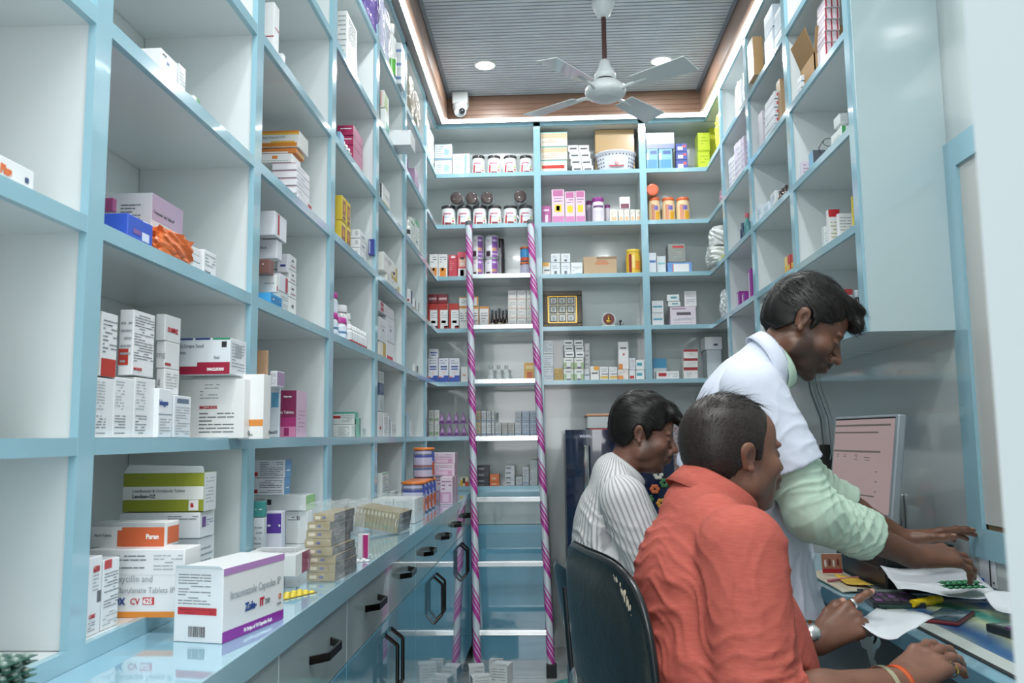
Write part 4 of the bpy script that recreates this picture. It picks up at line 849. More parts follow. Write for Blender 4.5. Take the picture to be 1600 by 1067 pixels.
(('L','X','aero',.42,.42,.0155,'b',.0004),('L','X','Plus',.645,.42,.0155,'#D9703A',.0009),('X',.78,.12,.88,.24,'#5b6f96'),('X',.9,.45,.94,.65,'#3b4f76')),
(('X',0,0,1,1,'#8E2F5E'),('X',0,0,.3,1,'#DEE0E0'),('t','T',.1,.2,.9,.8,4,'#9aa0a2')),
(('t','Y',.1,.2,.9,.8,1,'#6a6050'),),
(('t','Y',.1,.2,.9,.8,3,'#a0a8aa'),),
(('Y',.45,.03,.97,.97,'#B0266E'),('L','X','Tranexamic',.3,.1,.006,'w',0)),
(('t','Y',.1,.9,.9,.96,1,'#6a7076'),),
(('Y',0,.3,1,.5,'#6a86b4'),('t','X',.1,.2,.9,.8,3,'#a8b0b4')),
]
G = ['flat white cartons in second bay', 'white fine print cartons in second bay', 'flat white cartons in third bay', 'white carton column in third bay', 'white cartons with blue ends', 'white cartons high in fourth bay', 'magenta cartons in fourth bay', 'yellow cartons in fourth bay', 'white round marked cartons', 'white cartons with gold corners', 'tall lilac grey cartons in fifth bay', 'slim cartons leaning in fifth bay', 'white slim cartons in fifth bay', 'very small cartons in sixth bay', 'stacked beige leaflet pads', 'white cartons in clear wrap', 'blue banded cartons on the topmost left shelf']
# nearest bay, cut by the left edge
C('white box with orange and grey product name at the left edge of the picture',-0.8,0.84,1.513,0.135,0.19,0.036,'#E6E8E8',D[73])
bottle('blurred white bottle with a green lower half at the left edge of the picture',-0.685,0.93,1.2050,0.037,0.135,'#E4EAE6','#DDE6E0',neck=.3,bands=((.02,.3,'#4FA86A'),),capr=.5)
blister('green backed tablet strip in the loose pile at the lower left, bottom one',-0.70,0.93,0.9255,0.10,0.055,'#3F7F68',6,3,rz=-6,colr='#84998F',rad=.0035,grp='green backed tablet strips')
blister('green backed tablet strip in the loose pile at the lower left, second from bottom',-0.70,0.93,0.9330,0.10,0.055,'#3F7F68',6,3,rz=-1,colr='#84998F',rad=.0035,grp='green backed tablet strips')
blister('green backed tablet strip in the loose pile at the lower left, middle one',-0.70,0.93,0.9405,0.10,0.055,'#3F7F68',6,3,rz=-5,colr='#84998F',rad=.0035,grp='green backed tablet strips')
blister('green backed tablet strip in the loose pile at the lower left, second from top',-0.70,0.93,0.9480,0.10,0.055,'#3F7F68',6,3,rz=0,colr='#84998F',rad=.0035,grp='green backed tablet strips')
blister('green backed tablet strip in the loose pile at the lower left, top one',-0.70,0.93,0.9555,0.10,0.055,'#3F7F68',6,3,rz=-4,colr='#84998F',rad=.0035,grp='green backed tablet strips')
C('plain white box at the back left of the upper shelf in the second bay',-0.703,1.352,1.8195,0.043,0.063,0.0539,'#E0E3E4',D[0])
C('white box with text lines beside a plain white one, upper shelf of second bay',-0.735,1.433,1.8195,0.07,0.029,0.0639,'#D9DDDE',D[1])
C('small white box with a green end, upper shelf of second bay',-0.715,1.499,1.8195,0.05,0.028,0.0309,'#DDE2DE',D[2])
C('large white box with a lilac panel behind the blue box in second bay',-0.803,1.422,1.5135,0.103,0.124,0.1249,'#DADDE2',D[3])
C('blue box with white print lying at the front left of second bay',-0.702,1.245,1.5135,0.052,0.081,0.0389,'#2F57C0',D[4])
C('small purple box resting on the blue box in second bay',-0.76,1.291,1.569,0.06,0.012,0.0224,'#93436F')
crumple('foil_pouch','orange foil pouch squeezed between the blue box and the large white box',(-0.672,1.42,1.5130),(0.05,0.13,0.05),plain('#D9703A',0.3),3,'pouch')
C('flat white carton in the low stack of three, bottom',-0.703,1.469,1.5135,0.043,0.072,0.0179,'#E2E4E5',D[5],G[0])
C('flat white carton in the low stack of three, middle',-0.703,1.469,1.533,0.043,0.072,0.0124,'#E2E4E5',D[5],G[0])
C('flat white carton in the low stack of three, top',-0.703,1.468,1.546,0.043,0.072,0.0134,'#E2E4E5',D[5],G[0])
C('white carton with small grey print standing right of the flat stack',-0.674,1.555,1.5135,0.014,0.06,0.0519,'#E4E6E7',D[6])
C('white carton with a red band at its foot, upper one at the left post',-0.78,1.2,1.296,0.12,0.046,0.0954,'#E0E3E4',D[7])
C('tall white carton of fine print, upper row next to the red banded one',-0.683,1.295,1.304,0.023,0.071,0.1044,'#E4E6E7',D[8])
C('white carton of fine print standing on the middle shelf, leftmost of three',-0.78,1.191,1.2055,0.12,0.051,0.0879,'#E2E5E6',D[9],G[1])
C('white carton of fine print standing on the middle shelf, middle of three',-0.78,1.243,1.2055,0.12,0.061,0.0919,'#E2E5E6',D[9],G[1])
C('white carton of fine print standing on the middle shelf, rightmost of three',-0.78,1.306,1.2055,0.12,0.07,0.0959,'#E2E5E6',D[9],G[1])
C('white carton with upside down red lettering topping the narrow stack',-0.687,1.425,1.374,0.017,0.062,0.0464,'#DDE0E1',D[10])
C('white carton marked mg, second in the narrow stack',-0.686,1.428,1.326,0.016,0.058,0.0474,'#E0E2E2',D[11])
C('white carton marked g, third in the narrow stack',-0.685,1.429,1.282,0.015,0.058,0.0434,'#E2E4E4',D[12])
C('white carton with blue name, at the foot of the narrow stack',-0.685,1.431,1.2055,0.015,0.058,0.0759,'#E2E5E8',D[13])
C('white carton with blue lettering in front of the narrow stack',-0.667,1.373,1.2055,0.015,0.05,0.0819,'#E4E8EC',D[14])
C('small white carton of fine print with a blue grey label beside the blue lettered one',-0.67,1.431,1.2055,0.018,0.068,0.0729,'#DDE2E6',D[15])
C('white carton with large name along its short side, under the grape seed box',-0.743,1.651,1.203,0.133,0.03,0.1184,'#E8E9E7',D[16])
# grape seed box lies on the carton above
C('white carton with a dark red wave lying on the larger white carton, grape seed print',-0.725,1.609,1.328,0.1,0.088,0.0714,'#E0E6EA',D[17])
C('tall white carton with an orange band and vertical name, projecting past the blue post',-0.634,1.683,1.201,0.052,0.044,0.1314,'#E8E9E7',D[18])
C('white and orange carton naming two tablet drugs, low behind the purple banded box',-0.735,1.328,0.925,0.155,0.06,0.1044,'#E6E8E8',D[19])
C('white and burnt orange carton lying on the white and orange tablet box',-0.752,1.363,1.028,0.122,0.052,0.0394,'#E2E3E3',D[20])
C('olive green carton with a white centre band and open lid flap',-0.792,1.538,1.07,0.152,0.056,0.0704,'#8F962C',D[21],flap=True)
C('white carton with a purple mark under the olive green carton',-0.795,1.536,1.022,0.15,0.068,0.0464,'#DEE1E3',D[22])
C('white carton marked with tablet count, low in the pile of second bay',-0.781,1.542,0.925,0.133,0.072,0.0954,'#DDE0E2',D[23])
C('white upright carton at the left post on the lowest shelf, red code at top',-0.76,1.195,0.925,0.1,0.035,0.1094,'#E4E6E8',D[24])
C('white upright carton with a composition table beside the red coded one',-0.72,1.234,0.925,0.06,0.046,0.1004,'#E4E7E8',D[25])
t = carton('medicine_carton','large white carton with purple bands standing on the worktop, nearest to camera',-0.572,1.278,0.9005,0.083,0.176,0.108,'#E6E8E8',(('X',0,0,1,.15,'#8E2A9A'),('X',0,.9,1,1,'#B486BE'),('L','X','Itraconazole Capsules IP',.1,.56,.0172,'g',0),('L','X','Zole-',.34,.33,.0165,'b',.0009),('L','X','IT',.575,.33,.0165,'r',.0011),('L','X','200',.66,.33,.012,'k',0),('L','X','10 Strips of 10 Capsules Each',.32,.045,.008,'w',.0002),('L','X','O',.9,.33,.012,'#C9703a',.0006),('X',.88,.24,.95,.28,'#9a9f9f'),('t','Y',.08,.5,.75,.93,11,'#6a7076'),('Y',.08,.37,.88,.47,'#C4303a'),('t','Y',.1,.38,.86,.46,2,'#8E2028'),('Y',.3,.06,.64,.2,'#E9EBEB')),-12,None)
m = MB(); x = 0.026
brng = random.Random(3)
while x < 0.054:
    b = brng.uniform(0.0005, 0.0016); m.box((x, -0.0009, 0.008), (x + b, -0.0004, 0.023), plain('#2c3033', 0.6)); x += b + brng.uniform(0.0006, 0.0014)
m.build('barcode', t)
m = MB(); m.add([(0.0, 0.0, 0.108), (0.083, 0.0, 0.108), (0.078, -0.004, 0.1125), (0.006, -0.005, 0.1125), (0.0, 0.002, 0.1085), (0.083, 0.002, 0.1085)], [(0, 1, 2, 3), (4, 5, 2, 3), (0, 4, 3), (1, 2, 5)], card('#E6E8E8')); m.build('lid_flap', t)
C('white carton with two thin red lines on the top visible shelf of third bay',-0.699,1.955,2.1235,0.029,0.039,0.1599,'#E0E3E4',D[26])
C('small plain white carton right of the red lined carton, third bay',-0.69,2.027,2.1235,0.02,0.02,0.0609,'#D9DDDD')
C('white carton with orange top and yellow wave on the pile in third bay',-0.801,2.209,2,0.121,0.088,0.0474,'#E6E6E2',D[27])
C('thin orange carton under the yellow waved carton',-0.797,2.201,1.981,0.112,0.077,0.0134,'#D9823A',D[28])
C('white carton with an orange dot below the orange cartons',-0.783,2.163,1.942,0.098,0.08,0.0244,'#E4E4E4',D[29])
C('flat white carton in the third bay pile, topmost of four',-0.738,2.162,1.921,0.066,0.125,0.0194,'#E4E2E6',D[30],G[2])
C('flat white carton in the third bay pile, second from top of four',-0.738,2.163,1.9,0.066,0.125,0.0194,'#E4E2E6',D[30],G[2])
C('flat white carton in the third bay pile, third from top of four',-0.738,2.164,1.879,0.066,0.125,0.0194,'#E4E2E6',D[30],G[2])
C('flat white carton in the third bay pile, lowest of four',-0.738,2.166,1.858,0.066,0.124,0.0194,'#E4E2E6',D[30],G[2])
C('white carton with a red corner at the foot of the third bay pile',-0.742,2.177,1.8195,0.072,0.132,0.0409,'#DCDCDE',D[31])
C('white box with a red stripe on top of the jumble in third bay',-0.7,1.945,1.688,0.045,0.092,0.0594,'#DDE0E6',D[32])
C('grey white box with a small name supporting the red striped box',-0.715,1.982,1.639,0.055,0.039,0.0474,'#D6D9DF',D[33])
C('brown box in the middle of the third bay jumble',-0.69,1.915,1.588,0.035,0.031,0.0344,'#7A5650',D[34])
C('white box with a red mark and grey name in front of the brown box',-0.704,1.959,1.551,0.052,0.018,0.0434,'#E0E2DE',D[35])
C('bright blue and white small carton at the front of the third bay jumble',-0.682,1.896,1.5135,0.037,0.085,0.0259,'#3FA0D8',D[36])
C('white carton with a purple arc, left of the white column in third bay',-0.708,2.129,1.634,0.028,0.013,0.0484,'#E0E0E6',D[37])
C('white carton with a red bar beside the white column in third bay',-0.689,2.021,1.567,0.024,0.071,0.0434,'#D6D9E0',D[38])
C('pale carton under the red barred carton in third bay',-0.685,2.026,1.5135,0.019,0.071,0.0529,'#D2D8DA',D[13])
C('white carton with a small emblem in the column of third bay, topmost',-0.74,2.144,1.647,0.06,0.059,0.0384,'#E0E2E2',D[39],G[3])
C('white carton with a small emblem in the column of third bay, second from top',-0.74,2.147,1.612,0.06,0.058,0.0334,'#E0E2E2',D[39],G[3])
C('white carton with a small emblem in the column of third bay, third from top',-0.74,2.149,1.573,0.06,0.058,0.0374,'#E0E2E2',D[39],G[3])
C('white carton with a small emblem in the column of third bay, lowest',-0.74,2.15,1.5135,0.06,0.058,0.0579,'#E0E2E2',D[39],G[3])
C('brown cardboard piece behind the tall white carton in third bay',-0.685,1.926,1.2055,0.025,0.011,0.2019,'#C09A78',name='cardboard_box')
C('white and mauve carton lying over others beside the tall white carton',-0.662,1.956,1.324,0.017,0.055,0.0374,'#D9DCE2',D[40])
C('narrow pale carton with a blue streak behind the mauve one',-0.682,2.022,1.2055,0.022,0.01,0.1199,'#C9D2DA',D[41])
C('dark magenta upright carton with pink triangles at its foot',-0.704,2.157,1.2055,0.044,0.095,0.1209,'#7E2450',D[42],flap=False)
C('white carton with a red square and blue end in third bay, lower of two',-0.766,2.102,1.062,0.096,0.047,0.0414,'#DFE1E6',D[43],G[4])
C('white carton with a red square and blue end in third bay, upper of two',-0.769,2.107,1.104,0.099,0.05,0.0444,'#DFE1E6',D[43],G[4])
C('long white carton with a light green end under the blue ended cartons',-0.81,2.225,1.012,0.16,0.085,0.0394,'#DEE2E2',D[44])
C('teal carton at the left of the lowest third bay pile',-0.671,1.888,1.027,0.026,0.014,0.0344,'#3F8F8C',D[45])
C('small white and grey carton under the teal carton',-0.668,1.882,0.925,0.023,0.022,0.1004,'#D6DCDE',D[46])
C('white carton with a purple name panel in the lowest third bay pile',-0.686,2.019,0.925,0.039,0.025,0.1034,'#DDDDE8',D[47])
C('tall white carton with a black patch beside the purple panelled one',-0.707,2.237,0.925,0.059,0.042,0.0844,'#E0E3E3',D[48])
C('flat white carton with a magenta end lying on the worktop behind the purple banded box',-0.63,1.7,0.9265,0.115,0.13,0.042,'#DEE0E0',D[74])
C('white carton with dark tables high in fourth bay, lower of two',-0.698,2.671,2.4285,0.033,0.148,0.1079,'#E2E4E3',D[49],G[5])
C('white carton with dark tables high in fourth bay, upper of two',-0.698,2.669,2.538,0.033,0.148,0.1004,'#E2E4E3',D[49],G[5])
C('magenta carton in the stack high in fourth bay, topmost',-0.729,2.804,2.253,0.057,0.149,0.0364,'#A8265A',D[50],G[6])
C('magenta carton in the stack high in fourth bay, middle',-0.729,2.806,2.219,0.057,0.148,0.0324,'#A8265A',D[50],G[6])
C('magenta carton in the stack high in fourth bay, lowest',-0.728,2.806,2.1235,0.056,0.149,0.0939,'#A8265A',D[50],G[6])
C('small light blue carton in front of the magenta stack',-0.664,2.549,2.1235,0.012,0.049,0.0469,'#7FB0D0',D[46])
bottle('tiny white vial with a black band in front of the magenta stack, nearest from camera',-0.6680,2.6000,2.1230,0.012,0.045,'#DADCD8','#E4E6E4',neck=.3,bands=((.25,.6,'#2e2e30'),),capr=.8,group='tiny vials by the magenta stack')
bottle('tiny white vial with a black band in front of the magenta stack, second from camera',-0.6680,2.6350,2.1230,0.012,0.045,'#DADCD8','#E4E6E4',neck=.3,bands=((.25,.6,'#2e2e30'),),capr=.8,group='tiny vials by the magenta stack')
bottle('tiny white vial with a black band in front of the magenta stack, third from camera',-0.6680,2.6700,2.1230,0.012,0.045,'#DADCD8','#E4E6E4',neck=.3,bands=((.25,.6,'#2e2e30'),),capr=.8,group='tiny vials by the magenta stack')
bottle('tiny white vial with a black band in front of the magenta stack, farthest from camera',-0.6680,2.7050,2.1230,0.012,0.045,'#DADCD8','#E4E6E4',neck=.3,bands=((.25,.6,'#2e2e30'),),capr=.8,group='tiny vials by the magenta stack')
C('yellow carton with a brown picture in fourth bay, upper near one of four',-0.685,2.62,1.903,0.023,0.055,0.0804,'#D9BE3A',D[51],G[7])
C('yellow carton with a brown picture in fourth bay, upper far one of four',-0.666,2.683,1.902,0.004,0.05,0.0804,'#D9BE3A',D[51],G[7])
C('yellow carton with a brown picture in fourth bay, lower near one of four',-0.682,2.609,1.8195,0.02,0.063,0.0779,'#D9BE3A',D[51],G[7])
C('yellow carton with a brown picture in fourth bay, lower far one of four',-0.67,2.682,1.8195,0.008,0.057,0.0789,'#D9BE3A',D[51],G[7])
C('white carton with a round mark beside the yellow ones, topmost of three',-0.697,2.886,1.906,0.032,0.108,0.0304,'#DEE0DF',D[52],G[8])
C('white carton with a round mark beside the yellow ones, middle of three',-0.697,2.887,1.873,0.032,0.108,0.0314,'#DEE0DF',D[52],G[8])
C('white carton with a round mark beside the yellow ones, lowest of three',-0.697,2.887,1.8195,0.032,0.109,0.0519,'#DEE0DF',D[52],G[8])
C('navy blue carton with a light blue side at the end of fourth bay',-0.663,3.021,1.874,0.021,0.057,0.0594,'#2B3588',D[53])
C('grey blue carton under the navy blue carton',-0.671,3.052,1.8195,0.019,0.046,0.0589,'#B0B6B8',D[54])
bottle('white bottle with a magenta cap on the fourth bay middle shelf, nearest from camera',-0.6800,2.5600,1.5130,0.024,0.076,'#DDE2E8','#B02F8C',neck=.15,bands=((.15,.6,'#DCE8F2'),(.3,.4,'#5f9fd0')),capr=.95,caph=.22,group='magenta capped bottles standing')
bottle('white bottle with a magenta cap on the fourth bay middle shelf, second from camera',-0.6920,2.6150,1.5130,0.024,0.076,'#DDE2E8','#B02F8C',neck=.15,bands=((.15,.6,'#DCE8F2'),(.3,.4,'#5f9fd0')),capr=.95,caph=.22,group='magenta capped bottles standing')
bottle('white bottle with a magenta cap on the fourth bay middle shelf, third from camera',-0.6800,2.6700,1.5130,0.024,0.076,'#DDE2E8','#B02F8C',neck=.15,bands=((.15,.6,'#DCE8F2'),(.3,.4,'#5f9fd0')),capr=.95,caph=.22,group='magenta capped bottles standing')
bottle('white bottle with a magenta cap on the fourth bay middle shelf, farthest from camera',-0.6920,2.7250,1.5130,0.024,0.076,'#DDE2E8','#B02F8C',neck=.15,bands=((.15,.6,'#DCE8F2'),(.3,.4,'#5f9fd0')),capr=.95,caph=.22,group='magenta capped bottles standing')
bottle('white bottle with a magenta cap stacked above the others, nearer one',-0.70,2.5750,1.5895,0.024,0.076,'#DDE2E8','#B02F8C',neck=.15,bands=((.15,.6,'#DCE8F2'),),capr=.95,caph=.22,group='magenta capped bottles on top')
bottle('white bottle with a magenta cap stacked above the others, farther one',-0.70,2.6300,1.5895,0.024,0.076,'#DDE2E8','#B02F8C',neck=.15,bands=((.15,.6,'#DCE8F2'),),capr=.95,caph=.22,group='magenta capped bottles on top')
bottle('small white bottle with a red band, nearest from camera in the row of seven',-0.675,2.7620,1.5130,0.0175,0.066,'#E4E6E6','#E8EAEA',neck=.15,bands=((.12,.22,'#A8303c'),(.3,.6,'#D9DEDF')),capr=.85,caph=.2,group='small white red banded bottles')
bottle('small white bottle with a red band, second from camera in the row of seven',-0.675,2.7985,1.5130,0.0175,0.066,'#E4E6E6','#E8EAEA',neck=.15,bands=((.12,.22,'#A8303c'),(.3,.6,'#D9DEDF')),capr=.85,caph=.2,group='small white red banded bottles')
bottle('small white bottle with a red band, third from camera in the row of seven',-0.675,2.8350,1.5130,0.0175,0.066,'#E4E6E6','#E8EAEA',neck=.15,bands=((.12,.22,'#A8303c'),(.3,.6,'#D9DEDF')),capr=.85,caph=.2,group='small white red banded bottles')
bottle('small white bottle with a red band, fourth from camera in the row of seven',-0.675,2.8715,1.5130,0.0175,0.066,'#E4E6E6','#E8EAEA',neck=.15,bands=((.12,.22,'#A8303c'),(.3,.6,'#D9DEDF')),capr=.85,caph=.2,group='small white red banded bottles')
bottle('small white bottle with a red band, fifth from camera in the row of seven',-0.675,2.9080,1.5130,0.0175,0.066,'#E4E6E6','#E8EAEA',neck=.15,bands=((.12,.22,'#A8303c'),(.3,.6,'#D9DEDF')),capr=.85,caph=.2,group='small white red banded bottles')
bottle('small white bottle with a red band, sixth from camera in the row of seven',-0.675,2.9445,1.5130,0.0175,0.066,'#E4E6E6','#E8EAEA',neck=.15,bands=((.12,.22,'#A8303c'),(.3,.6,'#D9DEDF')),capr=.85,caph=.2,group='small white red banded bottles')
bottle('small white bottle with a red band, farthest from camera in the row of seven',-0.675,2.9810,1.5130,0.0175,0.066,'#E4E6E6','#E8EAEA',neck=.15,bands=((.12,.22,'#A8303c'),(.3,.6,'#D9DEDF')),capr=.85,caph=.2,group='small white red banded bottles')
bottle('tall white bottle with a red band behind the small ones, left of three',-0.715,2.7000,1.5130,0.028,0.125,'#E4E6E6','#E8EAEA',neck=.12,bands=((.1,.16,'#A8303c'),(.2,.65,'#DADFE0')),capr=.88,caph=.17,group='tall white bottles in fourth bay')
bottle('tall white bottle with a red band behind the small ones, middle of three',-0.715,2.7850,1.5130,0.036,0.135,'#E4E6E6','#E8EAEA',neck=.12,bands=((.1,.16,'#A8303c'),(.2,.65,'#DADFE0')),capr=.88,caph=.17,group='tall white bottles in fourth bay')
bottle('tall white bottle with a red band behind the small ones, right of three',-0.715,2.8700,1.5130,0.026,0.120,'#E4E6E6','#E8EAEA',neck=.12,bands=((.1,.16,'#A8303c'),(.2,.65,'#DADFE0')),capr=.88,caph=.17,group='tall white bottles in fourth bay')
C('white carton with a teal top and red square in fourth bay',-0.755,2.897,1.248,0.075,0.054,0.0434,'#DCE2E0',D[55])
C('white carton with grey print under the teal topped carton',-0.741,2.843,1.2055,0.063,0.066,0.0399,'#D9DEDC',D[56])
C('little pale green and white carton in fourth bay, left of three',-0.676,2.9,1.2055,0.011,0.03,0.0659,'#6FA594',D[13])
C('little pale green and white carton in fourth bay, middle of three',-0.667,2.951,1.2055,0.002,0.062,0.0319,'#C9D6D2',D[13])
C('little pale green and white carton in fourth bay, right of three',-0.674,3.067,1.2055,0.009,0.056,0.0329,'#C2CCCC',D[13])
# folded leaflets with a yellow clip
C('flat beige leaflet pad low in fourth bay, bottom one',-0.7,2.46,0.9257,0.075,0.14,0.0065,'#C9C4B4',D[75],G[14],name='leaflet_pad',rz=1)
C('flat beige leaflet pad low in fourth bay, second from bottom',-0.7,2.46,0.9329,0.075,0.14,0.0065,'#C9C4B4',D[75],G[14],name='leaflet_pad',rz=-1)
C('flat beige leaflet pad low in fourth bay, middle one',-0.7,2.46,0.9401,0.075,0.14,0.0065,'#C9C4B4',D[75],G[14],name='leaflet_pad',rz=1)
C('flat beige leaflet pad low in fourth bay, second from top',-0.7,2.46,0.9473,0.075,0.14,0.0065,'#C9C4B4',D[75],G[14],name='leaflet_pad',rz=-1)
C('flat beige leaflet pad low in fourth bay, top one',-0.7,2.46,0.9545,0.075,0.14,0.0065,'#C9C4B4',D[75],G[14],name='leaflet_pad',rz=1)
t = thing('binder_clip','yellow green plastic clip at the near end of the leaflet pads','clip',(-0.69,2.445,0.9605))
m = MB(); m.box((0,-0.014,0),(0.045,0.012,0.014),plain('#C6CE3A',0.4),0.003); m.build('clip_body',t)
m = MB(); m.box((-0.03,-0.010,0.004),(0,0.004,0.010),plain('#C6CE3A',0.4),0.002); m.build('clip_arm',t)
GLD = (('Y',.1,.3,.35,.7,'#D9CDB0'),('Y',.45,.35,.6,.65,'#4a4f8a'),('X',0,0,1,1,'#4b4c4c'),('t','X',.1,.2,.9,.8,2,'#8d8d8a'))
NB = ['bottom one','second from bottom','third from bottom','fourth from bottom','fourth from top','third from top','second from top','top one']
for i in range(8):
    C('flat golden brown carton in the wrapped worktop stack, '+NB[i],-.522+(0,0,.002,-.004,-.006,-.003,.0,.012)[i],1.80+i%3*.001,.9008+i*.0176,(.062,.062,.060,.060,.058,.056,.05,.046)[i],.15,.0172,'#9C8C5E',GLD,'flat golden cartons in clear wrap',rz=(-4,-4,-3,-5,-2,-4,-6,-3)[i])
w_ = thing('plastic_wrap_sleeve','clear crinkled plastic wrap around the golden carton stack','plastic wrap',(0,0,0))
film(w_,(-0.532,1.785,0.9012),(-0.441,1.96,1.055),5,0.004)
OR = ['leftmost','second from left','third from left','fourth from left','fifth from left','sixth from left']
OR += ['sixth from right','fifth from right','fourth from right','third from right','second from right','rightmost']
for i in range(12):
    C('thin golden brown carton in the slanted wrapped row, '+OR[i],-.625+i*.0117,2.665-i*.0012,.9265-i*.0019,.0112,.14,.062,'#9C8C5E',GLD if i==11 else (('Y',.2,.7,.8,.9,'#C9BE9E'),('Y',.3,.1,.7,.3,'#7f9a84')),'upright golden cartons leaning in a row',rz=-6,tilt=(0,9,0))
w_ = thing('plastic_wrap_sleeve','clear plastic wrap around the slanted row of golden cartons','plastic wrap',(0,0,0))
film(w_,(-0.632,2.645,0.902),(-0.468,2.815,0.998),8,0.004)
C('white carton wrapped in clear plastic on the worktop, lower left',-0.635,2.985,0.9008,0.075,0.15,0.042,'#D9DEDD',D[76],G[15],rz=-3)
C('white carton wrapped in clear plastic on the worktop, lower right',-0.558,2.985,0.9008,0.075,0.15,0.042,'#D9DEDD',D[76],G[15],rz=-3)
C('white carton wrapped in clear plastic on the worktop, upper left',-0.635,2.985,0.9433,0.075,0.15,0.042,'#D9DEDD',D[76],G[15],rz=-3)
C('white carton wrapped in clear plastic on the worktop, upper right',-0.558,2.985,0.9433,0.075,0.15,0.042,'#D9DEDD',D[76],G[15],rz=-3)
w_ = thing('plastic_wrap_sleeve','clear plastic wrap around the white cartons before the baby food tins','plastic wrap',(0,0,0))
film(w_,(-0.640,2.965,0.902),(-0.474,3.14,0.992),11,0.004)
C('slim white and magenta carton standing upright on the worktop',-0.489,2.13,0.9005,0.027,0.018,0.06,'#DEDDE0',D[77])
blister('silver and white tablet strip lying on the worktop beside the slim magenta carton',-0.505,2.04,0.9004,0.075,0.045,'#D0D6D8',5,2,rz=35,colr='#E6EAEA',rad=.006)
blister('yellow tablet strip lying on the worktop right of the purple banded box',-0.510,1.585,0.9004,0.10,0.048,'#B9A86a',6,3,rz=62,colr='#E0C93A',rad=.0055)
C('white carton with orange and green stripes high in fifth bay',-0.68,3.304,2.555,0.015,0.103,0.0754,'#DED8D2',D[57])
C('white carton with a teal corner under the orange and green one',-0.68,3.307,2.4285,0.02,0.082,0.1239,'#DDE4E2',D[58])
C('plain white carton jutting out over the shelf edge high in fifth bay',-0.69,3.4,2.428,0.12,0.12,0.065,'#E0E2E4',D[78])
C('white and yellow carton with a black edge in fifth bay',-0.67,3.263,2.1235,0.01,0.148,0.0969,'#DFE0DE',D[59])
C('white carton with a gold corner and round emblem in fifth bay, lower one',-0.75,3.36,1.8195,0.09,0.28,0.051,'#DADCD6',D[60],G[9])
C('white carton with a gold corner and round emblem in fifth bay, upper one',-0.75,3.29,1.8715,0.09,0.3,0.075,'#DADCD6',D[60],G[9])
C('white carton with two red squares on the tall cartons in fifth bay',-0.725,3.244,1.699,0.06,0.3,0.0424,'#D2D4D9',D[61])
C('tall lilac grey carton in fifth bay, near one of two',-0.715,3.247,1.581,0.05,0.129,0.0964,'#CFD2D6',D[62],G[10])
C('tall lilac grey carton in fifth bay, far one of two',-0.715,3.389,1.597,0.05,0.163,0.1014,'#CFD2D6',D[62],G[10])
C('white carton with a gold side under the tall lilac grey cartons',-0.715,3.249,1.5135,0.05,0.122,0.0649,'#DCD8CC',D[63])
C('white carton with a bright red block at its foot in fifth bay',-0.715,3.384,1.5135,0.05,0.162,0.0809,'#DDDDE0',D[64])
C('grey and dark blue slim carton in the leaning stack of fifth bay, bottom',-0.7,3.225,1.304,0.04,0.088,0.0634,'#B8C2C6',D[13],G[11])
C('grey and dark blue slim carton in the leaning stack of fifth bay, middle',-0.7,3.223,1.369,0.04,0.088,0.0434,'#4a5a7c',D[13],G[11])
C('grey and dark blue slim carton in the leaning stack of fifth bay, top',-0.7,3.222,1.414,0.04,0.088,0.0454,'#AEB2B4',D[13],G[11])
C('white slim carton on the first shelf above the worktop, fifth bay, nearest with red dot',-0.71,3.214,1.2055,0.05,0.087,0.0949,'#DDDFE0',D[65],G[12])
C('white slim carton on the first shelf above the worktop, fifth bay, second',-0.71,3.314,1.2055,0.05,0.079,0.0929,'#DADCDD',D[13],G[12])
C('white slim carton on the first shelf above the worktop, fifth bay, third',-0.71,3.407,1.2055,0.05,0.055,0.0829,'#C2CCD4',D[13],G[12])
C('white slim carton on the first shelf above the worktop, fifth bay, farthest, lowest',-0.71,3.476,1.2055,0.05,0.102,0.0579,'#D6DAD8',D[13],G[12])
C('white carton with a pale green edge standing low in fifth bay',-0.675,3.259,0.977,0.02,0.135,0.0874,'#DDE2DE',D[66])
C('white carton with a red dot under the green edged one',-0.672,3.247,0.925,0.017,0.128,0.0514,'#D6DADC',D[13])
C('low pale carton lying to the right of the green edged carton',-0.671,3.486,0.925,0.021,0.081,0.0544,'#C9D0D0',D[46])
C('green and white carton standing high in sixth bay, near one',-0.676,3.948,2.1235,0.016,0.096,0.1419,'#D6DCD6',D[67])
C('green edged white carton standing high in sixth bay, far one',-0.673,4.086,2.1235,0.011,0.133,0.1719,'#D6DCD6',D[68])
bottle('small white bottle with a black label in front of the green edged cartons',-0.655,3.80,2.1230,0.017,0.085,'#DDE0DE','#E4E6E4',bands=((.2,.45,'#2c3033'),))
C('small white carton with a dark stripe in sixth bay',-0.674,3.915,1.8195,0.014,0.074,0.0849,'#DDE0E2',D[69])
C('very small white carton in sixth bay, near one',-0.68,4.047,1.8195,0.02,0.059,0.0599,'#DADDDD',D[70],G[13])
C('very small white carton in sixth bay, far one',-0.68,4.146,1.8195,0.02,0.062,0.0639,'#DADDDD',D[70],G[13])
C('tiny white box with dark end on the middle shelf of sixth bay',-0.673,4.069,1.5135,0.013,0.109,0.0459,'#D9DDDC',D[71])
C('small white box with a red square above the worktop in sixth bay',-0.677,3.94,1.2055,0.017,0.074,0.0739,'#DADDDE',D[72])
C('pale blue carton leaning at the post in sixth bay',-0.669,3.886,1.2055,0.009,0.035,0.1059,'#A9C4D4')
bottle('purple squeeze bottle standing in sixth bay near the top',-0.67,3.80,2.4280,0.022,0.12,'#8A7596','#D9DCDD',bands=((.25,.6,'#5b3f78'),),capr=.7)
C('lilac carton near the top of sixth bay, near one',-0.715,4.092,2.4285,0.05,0.103,0.1269,'#A98CA8',D[13])
